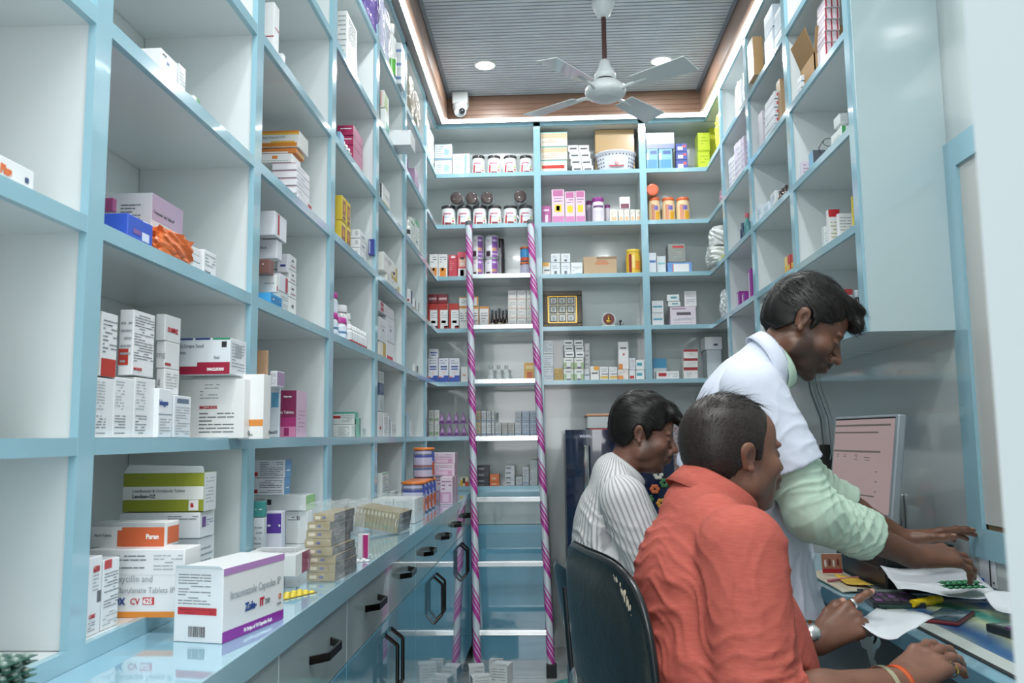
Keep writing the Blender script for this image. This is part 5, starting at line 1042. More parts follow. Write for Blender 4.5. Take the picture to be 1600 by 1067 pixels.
C('lilac carton near the top of sixth bay, far one',-0.715,4.238,2.4285,0.05,0.11,0.0959,'#C9CBDA',D[13])
crumple('plastic_pack','dark purple pouch on the topmost left shelf, nearest',(-0.70,3.060,2.7335),(0.12,0.10,0.20),mat('pack_0','#5B4A86',0.22,coat=0.8,bump=0.6,bscale=30),20,'plastic pack',0.10)
crumple('plastic_pack','silver lilac pouch on the topmost left shelf beside the purple one',(-0.70,3.160,2.7335),(0.12,0.10,0.24),mat('pack_1','#B9BAD0',0.22,coat=0.8,bump=0.6,bscale=30),21,'plastic pack',0.10)
crumple('plastic_pack','silver grey pouch on the topmost left shelf',(-0.70,3.280,2.7335),(0.12,0.10,0.23),mat('pack_2','#C2C6D2',0.22,coat=0.8,bump=0.6,bscale=30),22,'plastic pack',0.10)
crumple('plastic_pack','brown paper bundle in plastic on the topmost left shelf',(-0.70,3.880,2.7335),(0.12,0.15,0.20),mat('pack_3','#A39A88',0.22,coat=0.8,bump=0.6,bscale=30),23,'plastic pack',0.10)
crumple('plastic_pack','grey brown newspaper bundle on the topmost left shelf',(-0.70,4.060,2.7335),(0.12,0.15,0.20),mat('pack_4','#9A958C',0.22,coat=0.8,bump=0.6,bscale=30),24,'plastic pack',0.10)
crumple('plastic_pack','white crinkled plastic pack at the left end of top shelf',(-0.70,4.420,2.7335),(0.12,0.15,0.20),mat('pack_5','#DDE2E2',0.22,coat=0.8,bump=0.6,bscale=30),25,'plastic pack',0.10)
crumple('plastic_pack','white crinkled plastic pack in the top left back corner',(-0.70,4.580,2.7335),(0.12,0.15,0.19),mat('pack_6','#E2E6E6',0.22,coat=0.8,bump=0.6,bscale=30),26,'plastic pack',0.10)
bottle('white bottle with a bright green foot on the topmost left shelf',-0.655,3.40,2.7330,0.022,0.23,'#E4E8E4','#E6EAEA',neck=.2,bands=((.0,.3,'#5FB04A'),))
C('white carton with a blue band on the topmost left shelf, bottom',-0.7,3.48,2.7335,0.075,0.09,0.062,'#D6DCE0',D[79],G[16])
C('white carton with a blue band on the topmost left shelf, middle',-0.7,3.48,2.796,0.075,0.09,0.062,'#D6DCE0',D[79],G[16])
C('white carton with a blue band on the topmost left shelf, top',-0.7,3.48,2.8585,0.075,0.09,0.062,'#D6DCE0',D[79],G[16])
FT = ((-55,70,.05,.95,'#B9B8D2'),(-50,60,.72,.8,'#4a56a0'),(-55,70,.38,.46,'#C9623A'),(-55,70,.28,.37,'#3F88C0'),(60,120,.1,.55,'#C9623A'),(60,110,.6,.95,'#4a5ab0'))
jar('lilac tin with an orange lid standing on the worktop, nearest from camera',-0.548,3.350,0.9005,0.0475,0.128,'#6E6F86','#E07A2E',patches=FT,name='baby_food_tin',cat='tin',lidh=.07,rim=1.03,group='baby food tins on the worktop')
jar('lilac tin with an orange lid standing on the worktop, second from camera',-0.548,3.452,0.9005,0.0475,0.128,'#6E6F86','#E07A2E',patches=FT,name='baby_food_tin',cat='tin',lidh=.07,rim=1.03,group='baby food tins on the worktop')
jar('lilac tin with an orange lid standing on the worktop, third from camera',-0.548,3.554,0.9005,0.0475,0.128,'#6E6F86','#E07A2E',patches=FT,name='baby_food_tin',cat='tin',lidh=.07,rim=1.03,group='baby food tins on the worktop')
jar('lilac tin with an orange lid standing on the worktop, farthest from camera',-0.548,3.656,0.9005,0.0475,0.128,'#6E6F86','#E07A2E',patches=FT,name='baby_food_tin',cat='tin',lidh=.07,rim=1.03,group='baby food tins on the worktop')
jar('lilac tin with an orange lid stacked on top of the worktop tins',-0.548,3.62,1.0295,0.0455,0.128,'#6E6F86','#E07A2E',patches=FT,name='baby_food_tin',cat='tin',lidh=.07,rim=1.03)
PKB = (('Y',.0,.05,.9,.45,'#C99AB8'),('t','Y',.1,.5,.9,.9,3,'#A0608c'),('Y',.2,.1,.7,.38,'#DDBFD2'),('X',0,0,1,1,'#C2A2B8'))
carton('medicine_carton','pink printed white carton beside the baby food tins, lower left near one',-0.500,3.800,0.9005,0.055,0.100,0.122,'#DCCCD6',PKB,0,'pink printed cartons beside the tins')
carton('medicine_carton','pink printed white carton beside the baby food tins, lower far one',-0.500,3.920,0.9005,0.055,0.100,0.122,'#DCCCD6',PKB,0,'pink printed cartons beside the tins')
carton('medicine_carton','pink printed white carton beside the baby food tins, lower left behind the tins one',-0.560,3.920,0.9005,0.055,0.100,0.122,'#DCCCD6',PKB,0,'pink printed cartons beside the tins')
carton('medicine_carton','pink printed white carton beside the baby food tins, middle one',-0.555,3.900,1.0233,0.108,0.110,0.055,'#DCCCD6',PKB,0,'pink printed cartons beside the tins')
carton('medicine_carton','pink printed white carton beside the baby food tins, topmost one',-0.555,3.905,1.0788,0.110,0.120,0.050,'#DCCCD6',PKB,0,'pink printed cartons beside the tins')
# ================================================================== goods on the right shelving
D = [
(('Y',0,.0,.12,1,'#B23A4C'),('Y',.4,.0,.5,1,'#B23A4C'),('Y',.8,.0,.9,1,'#B23A4C'),('W',.0,.3,1,.5,'#B9A6B4')),
(('t','W',.1,.2,.9,.8,2,'w'),),
(('Y',.0,.0,.5,1,'#3FA05A'),('W',.2,.2,.8,.6,'#BFC9C4')),
(('t','Y',.12,.15,.88,.85,6,'g'),),
(('W',0,0,1,1,'#7FB4D2'),),
(('t','Y',.1,.1,.9,.9,4,'#B48aa6'),),
(('Y',0,.8,1,1,'#B8242e'),('t','Y',.15,.1,.85,.7,6,'#A8A870')),
(('t','Y',.1,.1,.9,.9,8,'g'),),
(('Y',.1,.1,.9,.35,'#DEDEDC'),('t','Y',.2,.5,.8,.8,2,'r')),
(('Y',0,.88,1,1,'#C04a4a'),('Y',0,0,1,.1,'#B8243e')),
(('W',.05,.8,.95,.98,'#F4F8FA'),('t','W',.1,.2,.9,.6,3,'w')),
(('W',0,0,1,1,'#A9A08C'),),
(('Y',.5,.3,.9,.7,'#B8434c'),('t','W',.1,.2,.9,.8,2,'w')),
(('Y',.1,.1,.9,.3,'#4F9AC4'),('t','W',.2,.3,.8,.8,3,'#6aa0c0')),
(('W',.1,.2,.9,.5,'#D9B03a'),('Y',.1,.5,.9,.9,'#DEDCD2')),
(('W',.1,.05,.8,.6,'#E0A02e'),('Y',.1,.4,.9,.6,'#B84a4a')),
(('W',.2,.5,.6,.8,'#4a5056'),),
(('Y',.6,.2,1,.75,'#5F3FA8'),('Y',0,0,.3,.35,'#3F9F8C'),('Y',.3,.45,.4,.55,'#D98A4a')),
(('t','W',.1,.2,.9,.9,5,'#9aa0b0'),('t','Y',.1,.2,.9,.9,5,'#a08ca8'),('Y',.2,.3,.6,.34,'#B8303c')),
(('T',.1,.1,.9,.9,'#DDDDDD'),),
(('W',.15,.1,.5,.9,'#D6CADB'),('Y',.3,.1,.9,.4,'#DAD2E0')),
(('Y',0,.75,1,1,'#C77AA8'),('W',0,.75,1,1,'#C77AA8')),
(('Y',.3,.1,.9,.9,'#7f9a3a'),),
]
G = ['red and white cartons high on the right', 'silver wrapped cartons by the open box', 'silver packs on the top right shelf', 'red marked wrapped cartons', 'lilac white cartons in the third right bay']
C('red and white wrapped carton in the tall stack high on the right, bottom',0.955,2.772,2.4285,0.049,0.084,0.0919,'#D9D2D6',D[0],G[0])
C('red and white wrapped carton in the tall stack high on the right, second',0.955,2.769,2.522,0.049,0.084,0.0364,'#D9D2D6',D[0],G[0])
C('red and white wrapped carton in the tall stack high on the right, third',0.955,2.762,2.56,0.049,0.084,0.0364,'#D9D2D6',D[0],G[0])
C('red and white wrapped carton in the tall stack high on the right, fourth',0.955,2.756,2.598,0.049,0.084,0.0364,'#D9D2D6',D[0],G[0])
C('red and white wrapped carton in the tall stack high on the right, topmost',0.955,2.75,2.636,0.049,0.084,0.0364,'#D9D2D6',D[0],G[0])
C('white carton with purple and teal corners in front of the red white stack',0.958,2.52,2.428,0.055,0.012,0.1,'#DADDE4',D[17])
t = thing('open_cardboard_box','open brown cardboard box with raised flaps high on the right shelving','box',(0.945,2.86,2.4280))
m = MB(); CB = plain('#A98860',0.75)
for a,b in (((0,0,0),(0.004,0.16,0.10)),((0.15,0,0),(0.154,0.16,0.10)),((0,0,0),(0.154,0.004,0.10)),((0,0.156,0),(0.154,0.16,0.10)),((0,0,0),(0.154,0.16,0.004))): m.box(a,b,CB)
m.build('box_body',t)
m = MB(); m.add([(0,0,.1),(0,.16,.1),(-.03,.165,.19),(-.03,-.005,.19),(.003,0,.1),(.003,.16,.1),(-.027,.165,.19),(-.027,-.005,.19)],[(0,1,2,3),(7,6,5,4),(0,3,7,4),(1,5,6,2),(3,2,6,7)],plain('#8F7048',0.8)); m.build('flap',t)
m = MB(); m.add([(0,0,.1),(.15,0,.1),(.15,-.035,.18),(0,-.035,.18),(0,.003,.1),(.15,.003,.1),(.15,-.032,.18),(0,-.032,.18)],[(0,1,2,3),(7,6,5,4),(0,3,7,4),(1,5,6,2),(3,2,6,7)],CB); m.build('flap',t)
C('shiny silver wrapped carton beside the open cardboard box, bottom one',0.932,2.981,2.4285,0.012,0.05,-0.0001,'#C6CCD2',D[1],G[1])
C('shiny silver wrapped carton beside the open cardboard box, second one',0.932,2.979,2.429,0.012,0.05,0.0214,'#C6CCD2',D[1],G[1])
C('shiny silver wrapped carton beside the open cardboard box, third one',0.932,2.975,2.452,0.012,0.05,0.0214,'#C6CCD2',D[1],G[1])
C('shiny silver wrapped carton beside the open cardboard box, top one',0.932,2.972,2.475,0.012,0.05,0.0204,'#C6CCD2',D[1],G[1])
C('white carton with a green side on the right shelving below the red stack',0.94,2.62,2.1235,0.024,0.104,0.0459,'#DDE4E0',D[2])
C('small white carton lying on the green sided carton',0.95,2.661,2.193,0.026,0.058,0.0334,'#D2D8D8',D[3])
C('dark grey box with a light blue side on the right shelving',0.94,2.912,2.1235,0.044,0.049,0.0679,'#4F5660',D[4])
C('white lilac carton at the far end of that right shelf',0.935,3.032,2.1235,0.046,0.023,0.0669,'#D2CEDA',D[5])
t = thing('spectacles','folded dark spectacles lying on the dark grey box on the right shelf','spectacles',(0.985,2.80,2.1650))
m = MB()
for s in (-1,1): m.tube([(s*.026+.02*math.cos(a),0,.014+.014*math.sin(a)) for a in [k*math.pi/6 for k in range(13)]],.0012,SEAMM,6,False)
m.tube([(-.006,0,.018),(.006,0,.018)],.0012,SEAMM,6); m.build('frame',t)
for s in (-1,1):
    m = MB(); m.tube([(s*.046,0,.018),(s*.045,.05,.012),(s*.03,.08,.004)],.0012,SEAMM,6); m.build('temple',t)
C('white carton with a red cap panel on the middle right shelf',0.945,2.803,1.8195,0.037,0.025,0.1269,'#DEDEDC',D[6])
C('white carton of fine print in front of the red capped one',0.962,2.762,1.8195,0.046,0.018,0.1019,'#E0E2E4',D[7])
C('pale low carton left of the red capped carton',0.935,2.826,1.8195,0.02,0.026,0.0759,'#D2D8D6',D[3])
C('yellow carton at the near end of the middle right shelf',0.975,2.664,1.8195,0.045,0.011,0.1319,'#D9C43A',D[8])
bottle('dark syrup bottle with a blue and red label on the lowest right shelf',0.942,2.575,1.5130,0.0165,0.118,'#2a1c1c','#A9B4BC',neck=.6,bands=((.12,.45,'#7FB6DA'),(.05,.13,'#B8303c'),(.22,.34,'#E0E4E8')),capr=.55)
C('white carton with a red top edge lying behind the syrup bottle',0.955,2.801,1.5135,0.054,0.037,0.1599,'#DDDDE0',D[9])
C('silver wrapped flat pack on the top right shelf, lower near one',0.945,3.228,2.7335,0.09,0.106,0.0739,'#C9D6DF',D[10],G[2],name='wrapped_pack')
C('silver wrapped flat pack on the top right shelf, lower far one',0.945,3.353,2.7335,0.09,0.135,0.1379,'#C9D6DF',D[10],G[2],name='wrapped_pack')
C('silver wrapped flat pack on the top right shelf, upper near one',0.945,3.219,2.811,0.09,0.106,0.0904,'#C9D6DF',D[10],G[2],name='wrapped_pack')
C('silver wrapped flat pack on the top right shelf, upper far one',0.945,3.344,2.874,0.09,0.134,0.0944,'#C9D6DF',D[10],G[2],name='wrapped_pack')
C('brown cardboard box hanging over the edge of the top right shelf',0.915,3.562,2.76,0.044,0.1,0.1754,'#B59263',D[11],name='cardboard_box')
C('wrapped white carton with red marks on the right shelving, bottom of five',0.945,3.393,2.4285,0.018,0.157,0.0439,'#C9D0D6',D[12],G[3])
C('wrapped white carton with red marks on the right shelving, second of five',0.945,3.39,2.474,0.018,0.157,0.0314,'#C9D0D6',D[12],G[3])
C('wrapped white carton with red marks on the right shelving, middle of five',0.945,3.384,2.507,0.018,0.157,0.0314,'#C9D0D6',D[12],G[3])
C('wrapped white carton with red marks on the right shelving, fourth of five',0.945,3.379,2.54,0.018,0.156,0.0324,'#C9D0D6',D[12],G[3])
C('wrapped white carton with red marks on the right shelving, top of five',0.945,3.373,2.574,0.018,0.155,0.0314,'#C9D0D6',D[12],G[3])
C('brown cardboard carton beside the red marked wrapped cartons',0.96,3.341,2.4285,0.026,0.055,0.2159,'#A68A66',name='cardboard_box')
C('pale lilac carton behind the red marked wrapped cartons',0.95,3.601,2.4285,0.05,0.064,0.1839,'#D2CDD6',D[3])
C('white carton with blue print in the second right bay, far one',0.94,3.634,2.1235,0.05,0.088,0.0799,'#D2DDE4',D[13])
C('pale blue carton with blue print in the second right bay, middle one',0.94,3.519,2.1235,0.05,0.093,0.0559,'#CFE0EA',D[13])
C('white taller carton with blue print in the second right bay, near one',0.94,3.414,2.1235,0.05,0.077,0.0719,'#D9DDE0',D[13])
bottle('little dark bottle on the right shelving, nearest from camera',0.955,3.310,2.1230,0.012,0.062,'#4a3a2c','#2c2c2c',neck=.6,group='little dark bottles in a row')
bottle('little dark bottle on the right shelving, second from camera',0.955,3.350,2.1230,0.012,0.062,'#4a3a2c','#2c2c2c',neck=.6,group='little dark bottles in a row')
bottle('little dark bottle on the right shelving, third from camera',0.955,3.390,2.1230,0.012,0.062,'#4a3a2c','#2c2c2c',neck=.6,group='little dark bottles in a row')
bottle('little dark bottle on the right shelving, farthest from camera',0.955,3.430,2.1230,0.012,0.062,'#D9A82e','#2c2c2c',neck=.6,group='little dark bottles in a row')
C('red and yellow carton at the near end of second right bay, far one',0.94,3.296,1.8195,0.05,0.035,0.0739,'#D9C27a',D[14])
C('red and yellow carton at the near end of second right bay, middle one',0.94,3.252,1.8195,0.05,0.034,0.0719,'#B8242e',D[14])
C('red and yellow carton at the near end of second right bay, near one',0.94,3.209,1.8195,0.05,0.033,0.0679,'#B8242e',D[14])
C('white carton with an orange panel on the right shelving behind the standing man',0.935,3.491,1.8195,0.029,0.208,0.0049,'#DEDFE0',D[15])
C('white carton with a barcode in the left of second right bay',0.94,3.735,1.8195,0.06,0.023,0.0819,'#DDDDE0',D[16])
crumple('plastic_pack','white shiny plastic pack at the far end of the top right shelf, near one',(1.02,3.86,2.7335),(0.15,0.14,0.20),mat('film_white','#E2E8EA',0.2,coat=0.9,bump=0.7,bscale=30),40,'plastic pack',0.09)
crumple('plastic_pack','white shiny plastic pack at the far end of the top right shelf, far one',(1.02,4.03,2.7335),(0.15,0.14,0.20),mat('film_white','#E2E8EA',0.2,coat=0.9,bump=0.7,bscale=30),41,'plastic pack',0.09)
C('lilac white carton in the third right bay upper shelf, nearest from camera',0.945,3.93,2.428,0.1,0.066,0.19,'#CBBFCF',D[18],G[4])
C('lilac white carton in the third right bay upper shelf, second from camera',0.945,4,2.428,0.1,0.066,0.2,'#D9D6DC',D[18],G[4])
C('lilac white carton in the third right bay upper shelf, third from camera',0.945,4.07,2.428,0.1,0.066,0.21,'#CFC6D6',D[18],G[4])
C('lilac white carton in the third right bay upper shelf, fourth from camera',0.945,4.14,2.428,0.1,0.066,0.17,'#DADADA',D[18],G[4])
C('lilac white carton in the third right bay upper shelf, farthest from camera',0.945,4.21,2.428,0.1,0.066,0.18,'#C9CDD6',D[18],G[4])
bottle('small navy blue bottle on the third right bay shelf',0.945,4.02,2.1230,0.014,0.09,'#24405c','#24405c')
bottle('small teal bottle with a red cap on the third right bay shelf',0.950,3.95,2.1230,0.016,0.12,'#4f8a8c','#B8505c')
C('thin red edged flat carton lying on the third right bay shelf',0.935,4.08,2.123,0.06,0.11,0.014,'#B8242e',D[19])
C('purple carton in the third right bay above the man, tall near one',0.945,3.91,1.819,0.055,0.055,0.15,'#8A2F8C',D[20])
C('purple carton in the third right bay above the man, low far one',0.945,4.16,1.819,0.055,0.055,0.085,'#8A2F8C',D[20])
C('purple carton in the third right bay above the man, low middle one',0.945,4.05,1.819,0.055,0.055,0.06,'#8A2F8C',D[20])
C('translucent pink plastic box with a darker lid on the lowest shelf of third right bay',0.94,3.92,1.513,0.16,0.22,0.1,'#D9B9CC',D[21],name='storage_box')
crumple('plastic_bag','white plastic bag with yellow print, lower one in the right back corner',(0.990,4.600,2.1230),(0.22,0.14,0.10),mat('bag_0','#DDE2DE',0.25,coat=0.8,bump=0.8,bscale=25),60,'bag',0.2)
crumple('plastic_bag','white knotted plastic bag lying on the lower white bag',(1.000,4.600,2.2260),(0.20,0.14,0.11),mat('bag_1','#E4E8E6',0.25,coat=0.8,bump=0.8,bscale=25),61,'bag',0.2)
crumple('plastic_bag','clear plastic bag with a yellow cap in the right back corner',(1.000,4.550,1.8190),(0.12,0.14,0.16),mat('bag_2','#C6CED0',0.25,coat=0.8,bump=0.8,bscale=25),62,'bag',0.2)
crumple('plastic_bag','clear and maroon plastic pack in the right back corner',(1.000,4.500,2.4280),(0.10,0.14,0.11),mat('bag_3','#9a7a8c',0.25,coat=0.8,bump=0.8,bscale=25),63,'bag',0.2)
crumple('plastic_bag','bright yellow packet in the upper right back corner',(1.000,4.500,2.7330),(0.12,0.14,0.22),mat('bag_4','#D6DA4a',0.25,coat=0.8,bump=0.8,bscale=25),64,'bag',0.2)
C('flat yellow green pouch on the lower white bag',0.935,4.46,2.123,0.08,0.05,0.03,'#B9B84a',D[22],name='yellow_pouch')
# ================================================================== fan, camera, ladder, fridge, frame, basket
FW = plain('#D6DCDC', .35, coat=.5)
fan = thing('ceiling_fan', 'white ceiling fan with four blades on a dark brown rod', 'fan', (.268, 3.60, 0))
m = MB(); m.tube([(0, 0, 2.86), (0, 0, 3.09)], .011, plain('#4A2A26', .35, coat=.5), 12); m.build('down_rod', fan)
m = MB(); m.lathe([(.0005, 3.158), (.055, 3.158), (.052, 3.12), (.030, 3.075), (.013, 3.065), (.0005, 3.065)], FW, n=28); m.build('canopy', fan)
m = MB(); m.lathe([(.013, 2.865), (.022, 2.862), (.030, 2.83), (.046, 2.80), (.050, 2.785), (.040, 2.775)], FW, n=28); m.build('lower_canopy', fan)
m = MB(); m.lathe([(.035, 2.77), (.060, 2.76), (.088, 2.735), (.092, 2.715), (.086, 2.70), (.070, 2.692), (.062, 2.686), (.050, 2.680), (.0005, 2.676)], FW, n=36); m.build('motor_housing', fan)
m = MB(); m.tube([(0, 0, 2.77), (0, 0, 2.79)], .03, SEAMM, 12); m.build('shaft', fan)
for k in range(4):
    a = R(-127 + 90 * k); c, s = math.cos(a), math.sin(a); P_ = lambda r, w, z: (r * c - w * s, r * s + w * c, 2.722 + z)
    m = MB(); q = [P_(.15, -.045, .010), P_(.42, -.062, .012), P_(.43, .050, -.010), P_(.15, .045, -.008)]; q += [(x, y, z - .003) for x, y, z in q]
    m.add(q, [(0, 3, 2, 1), (4, 5, 6, 7), (0, 1, 5, 4), (1, 2, 6, 5), (2, 3, 7, 6), (3, 0, 4, 7)], FW); b = m.build('blade', fan)
    m = MB(); m.tube([P_(.07, 0, -.012), P_(.12, 0, -.004), P_(.21, 0, -.003)], [.010, .008, .006], FW, 8); m.build('blade_arm', b)
t = thing('security_camera', 'white security camera fixed in the corner beside the ceiling recess', 'camera', (-.485, 4.60, 0))
m = MB(); m.box((-.045, -.03, 3.085), (.045, .05, 3.158), FW, .008); m.build('junction_box', t)
m = MB(); m.lathe([(.0005, 3.09), (.045, 3.088), (.045, 3.07), (.040, 3.055)], FW, n=24); m.ball((.0, -.012, 3.050), .037, FW, 20); m.build('housing', t)
m = MB(); m.ball((.012, -.036, 3.036), (.019, .019, .019), plain('#15181c', .05, coat=1.0), 14); m.build('lens', t)

# ladder, aluminium, wrapped in printed film
LD = thing('ladder', 'aluminium ladder with magenta printed wrap leaning against the back shelving', 'ladder', (-.21, 4.37, 0))
LR = mat('ladder_rail_white', '#C9D3DA', .25, coat=.6); MG = card('#B03A94'); MG2 = card('#DCC4D8')
def rail(x0, x1):
    A, B = Vector((x0 + .21, 0, .0)), Vector((x1 + .21, .345, 2.42)); m = MB(); m.tube([A + (B - A) * .012, B], .0195, LR, 16); rl_ = m.build('rail', LD)
    d = (B - A).normalized(); u = Vector((1, 0, 0)); v = d.cross(u)
    for (w0, w1, mt, rr) in ((0.0, .46, MG, .0206), (.54, .60, MG, .0206), (.19, .23, MG2, .0211), (.33, .36, MG2, .0211)):
        mb = MB(); L = (B - A).length; n = int(L / .215 * 22); vs = []; K = 4
        for i in range(n + 1):
            a = i / 22 * 2 * math.pi
            for k in range(K + 1):
                s = .02 + (i / 22 + (w0 + (w1 - w0) * k / K)) * .215
                s = min(max(s, .05), L - .002); p = A + d * s + (u * math.cos(-a) + v * math.sin(-a)) * rr; vs.append(p)
        mb.add(vs, [(i * (K + 1) + k, i * (K + 1) + k + 1, (i + 1) * (K + 1) + k + 1, (i + 1) * (K + 1) + k) for i in range(n) for k in range(K)], mt, True); mb.build('printed_wrap', rl_)
    m = MB(); m.tube([B - d * .012, B + d * .012], .0215, plain('#55595c', .6), 14); m.build('end_cap', rl_)
    m = MB(); m.box((x0 + .21 - .026, -.026, 0), (x0 + .21 + .026, .026, .065), plain('#26282a', .7), .005); m.build('foot', LD)
rail(-.390, -.452); rail(-.017, -.095)
for z in (2.10, 1.806, 1.50, 1.19, .871, .546, .213):
    t_ = z / 2.42; yy = .345 * t_; xa = -.390 - .062 * t_ + .21 + .015; xb = -.017 - .078 * t_ + .21 - .015
    m = MB(); m.box((xa, yy - .024, z - .014), (xb, yy + .02, z + .014), ALU, .003)
    for k in range(3): m.box((xa, yy - .0255, z - .009 + k * .008), (xb, yy - .0235, z - .006 + k * .008), CHROME)
    m.build('rung', LD)

NAVY = mat('navy_gloss_fridge', '#16213F', .08, coat=1.0, coat_rough=.03)
fr = thing('fridge', 'dark navy blue refrigerator against the back wall behind the striped shirt man', 'refrigerator', (.345, 4.30, 0))
m = MB(); m.box((-.27, .05, .03), (.27, .66, 1.215), plain('#1B2440', .3), .01); m.build('cabinet_body', fr)
def curved(z0, z1, nm):
    m = MB(); n = 12; vs = []
    for z in (z0, z1):
        for i in range(n + 1):
            u = -1 + 2 * i / n; vs.append((u * .272, -.03 * (1 - u * u) + .008, z))
        vs += [(.272, .048, z), (-.272, .048, z)]
    K = n + 3; m.add(vs, [tuple(reversed(range(K))), tuple(range(K, 2 * K))] + [(i, (i + 1) % K, K + (i + 1) % K, K + i) for i in range(K)], NAVY); return m.build(nm, fr)
curved(.05, 1.23, 'door')
d_ = fr.children[-1]
m = MB(); m.box((-.185, -.058, .83), (-.155, -.030, 1.155), CHROME, .008); m.build('handle', d_)
lettering('lettering', 'WHIRLPOOL', .020, plain('#C9CDD6', .3, metal=.6), d_, (-.20, -.024, 1.19), (R(90), 0, 0), .0003)
lettering('lettering', '205 L', .018, plain('#9aa0b0', .3), d_, (-.07, -.0265, 1.10), (R(90), 0, 0), .0002)
m = MB()
for i, (x, z, c) in enumerate(((.17, .93, '#C9683A'), (.20, .86, '#D99A3A'), (.155, .80, '#B84A3a'), (.22, .96, '#3f7a4a'), (.19, 1.0, '#D9D6C9'), (.14, .88, '#3f6a3a'))):
    for k in range(6):
        a = k * math.pi / 3; m.ball((x + .015 * math.cos(a), -.0165 + abs(x - .18) * .12 + (.004 if x > .18 else 0), z + .015 * math.sin(a)), (.012, .003, .010), plain(c, .4), 8)
m.build('flower_decal', d_)
tr = thing('storage_tray', 'pale shallow plastic tray with an orange rim on top of the fridge', 'tray', (.33, 4.40, 1.2155))
m = MB(); m.box((-.14, 0, .02), (.16, .3, .085), plain('#D3DAD8', .4), .006); m.build('tray_body', tr); m = MB(); m.box((-.146, -.006, .085), (.166, .306, .096), plain('#D9A07A', .4), .003); m.build('rim', tr)
m = MB(); m.box((-.13, -.004, 0), (-.02, .28, .019), plain('#B8303a', .5), .002); m.build('red_base', tr); m = MB(); m.box((-.015, .0, 0), (.15, .28, .019), plain('#C9B4B4', .5), .002); m.build('base', tr)
pm = mat('crackle_print', '#B9A6AA', .5); tt = pm.node_tree; vo = tt.nodes.new('ShaderNodeTexVoronoi'); vo.feature = 'DISTANCE_TO_EDGE'; vo.inputs['Scale'].default_value = 38; rp = tt.nodes.new('ShaderNodeValToRGB'); tcx = tt.nodes.new('ShaderNodeTexCoord')
rp.color_ramp.elements[0].color = (*srgb('#D6D3D2'), 1); rp.color_ramp.elements[1].color = (*srgb('#A08488'), 1); rp.color_ramp.elements[1].position = .12
tt.links.new(tcx.outputs['Object'], vo.inputs['Vector']); tt.links.new(vo.outputs['Distance'], rp.inputs[0]); tt.links.new(rp.outputs[0], tt.nodes['Principled BSDF'].inputs['Base Color'])
m = MB(); m.box((.715, 4.972, .85), (.86, 4.9895, 1.245), pm, .002); tag(m.build('patterned_sheet'), 'grey pink crackle patterned sheet on the back wall right of the fridge', 'wall panel')

pf = thing('picture_frame', 'dark wooden frame with gold beading holding nine small pictures', 'picture frame', (-.036, 4.815, 1.8195)); pf.rotation_euler = (R(-6), 0, 0)
DW = mat('dark_wood_frame', '#2A1D18', .3, coat=.4); w_, h_ = .230, .222
m = MB(); e = .030
for a, b in (((0, 0, 0), (w_, .014, e)), ((0, 0, h_ - e), (w_, .014, h_)), ((0, 0, e), (e, .014, h_ - e)), ((w_ - e, 0, e), (w_, .014, h_ - e))): m.box(a, b, DW, .003)
m.build('wooden_frame', pf); m = MB(); m.box((.004, .010, .004), (w_ - .004, .018, h_ - .004), plain('#D2CBB4', .6)); m.build('mount_board', pf)
m = MB()
for i in range(22):
    for z in (e * .55, h_ - e * .55): m.ball((.01 + i * .01, 0, z), .0026, GOLDM if 'GOLDM' in globals() else mat('gold_beads', '#C9A24A', .25, 1.0), 6)
for i in range(20):
    for x in (e * .55, w_ - e * .55): m.ball((x, 0, .015 + i * .0101), .0026, mat('gold_beads', '#C9A24A', .25, 1.0), 6)
for a, b in (((e, .004, e), (w_ - e, .011, e + .005)), ((e, .004, h_ - e - .005), (w_ - e, .011, h_ - e)), ((e, .004, e), (e + .005, .011, h_ - e)), ((w_ - e - .005, .004, e), (w_ - e, .011, h_ - e))): m.box(a, b, mat('gold_beads', '#C9A24A', .25, 1.0))
m.build('gold_beading', pf)
for i in range(3):
    for j in range(3):
        x = .044 + i * .050; z = .040 + j * .052; m = MB(); m.box((x, .007, z), (x + .040, .0101, z + .042), plain('#3a3a38', .5)); m.box((x + .004, .0062, z + .004), (x + .036, .0071, z + .038), plain('#C9CCCA', .4)); m.box((x + .012, .0058, z + .008), (x + .027, .0063, z + .030), plain('#9aa09e', .5)); m.build('small_picture', pf)
t = thing('medallion_stand', 'round maroon medallion with a gold seated figure on a clear stand', 'ornament', (.343, 4.80, SZ['A'] + .0005))
m = MB(); m.tube([(0, .006, .043), (0, -.006, .043)], .040, plain('#DCE4E4', .1, alpha=.5, coat=1.0), 32); m.tube([(0, -.007, .043), (0, -.0085, .043)], .033, plain('#6E2A28', .3), 28); m.build('disc', t)
GB = mat('gold_beads', '#C9A24A', .25, 1.0); m = MB(); m.ball((0, -.010, .030), (.018, .005, .008), GB, 12); m.ball((0, -.010, .043), (.010, .005, .012), GB, 12); m.ball((0, -.010, .058), (.0065, .005, .007), GB, 12); m.build('gold_figure', t)
m = MB(); m.box((-.042, -.018, 0), (.036, .018, .007), plain('#C9CDBE', .3), .002); m.build('base', t)
t = thing('figurine', 'tiny dark figurine with raised arms right of the medallion', 'figurine', (.41, 4.80, SZ['A'] + .0005))
m = MB(); m.lathe([(.0005, 0), (.012, 0), (.010, .004), (.003, .008), (.003, .024), (.0005, .026)], STEELDARK, n=12); m.ball((0, 0, .030), .009, STEELDARK, 10)
for s in (-1, 1): m.tube([(0, 0, .016), (s * .014, 0, .012), (s * .018, 0, .020)], .0018, STEELDARK, 6)
m.build('figure_body', t)
bk = thing('plastic_basket', 'white perforated plastic basket with red print on the top back shelf', 'basket', (.409, 4.872, SZ['Y3'] + .0005))
BW = plain('#D2D6DE', .35, coat=.4); m = MB(); n = 48
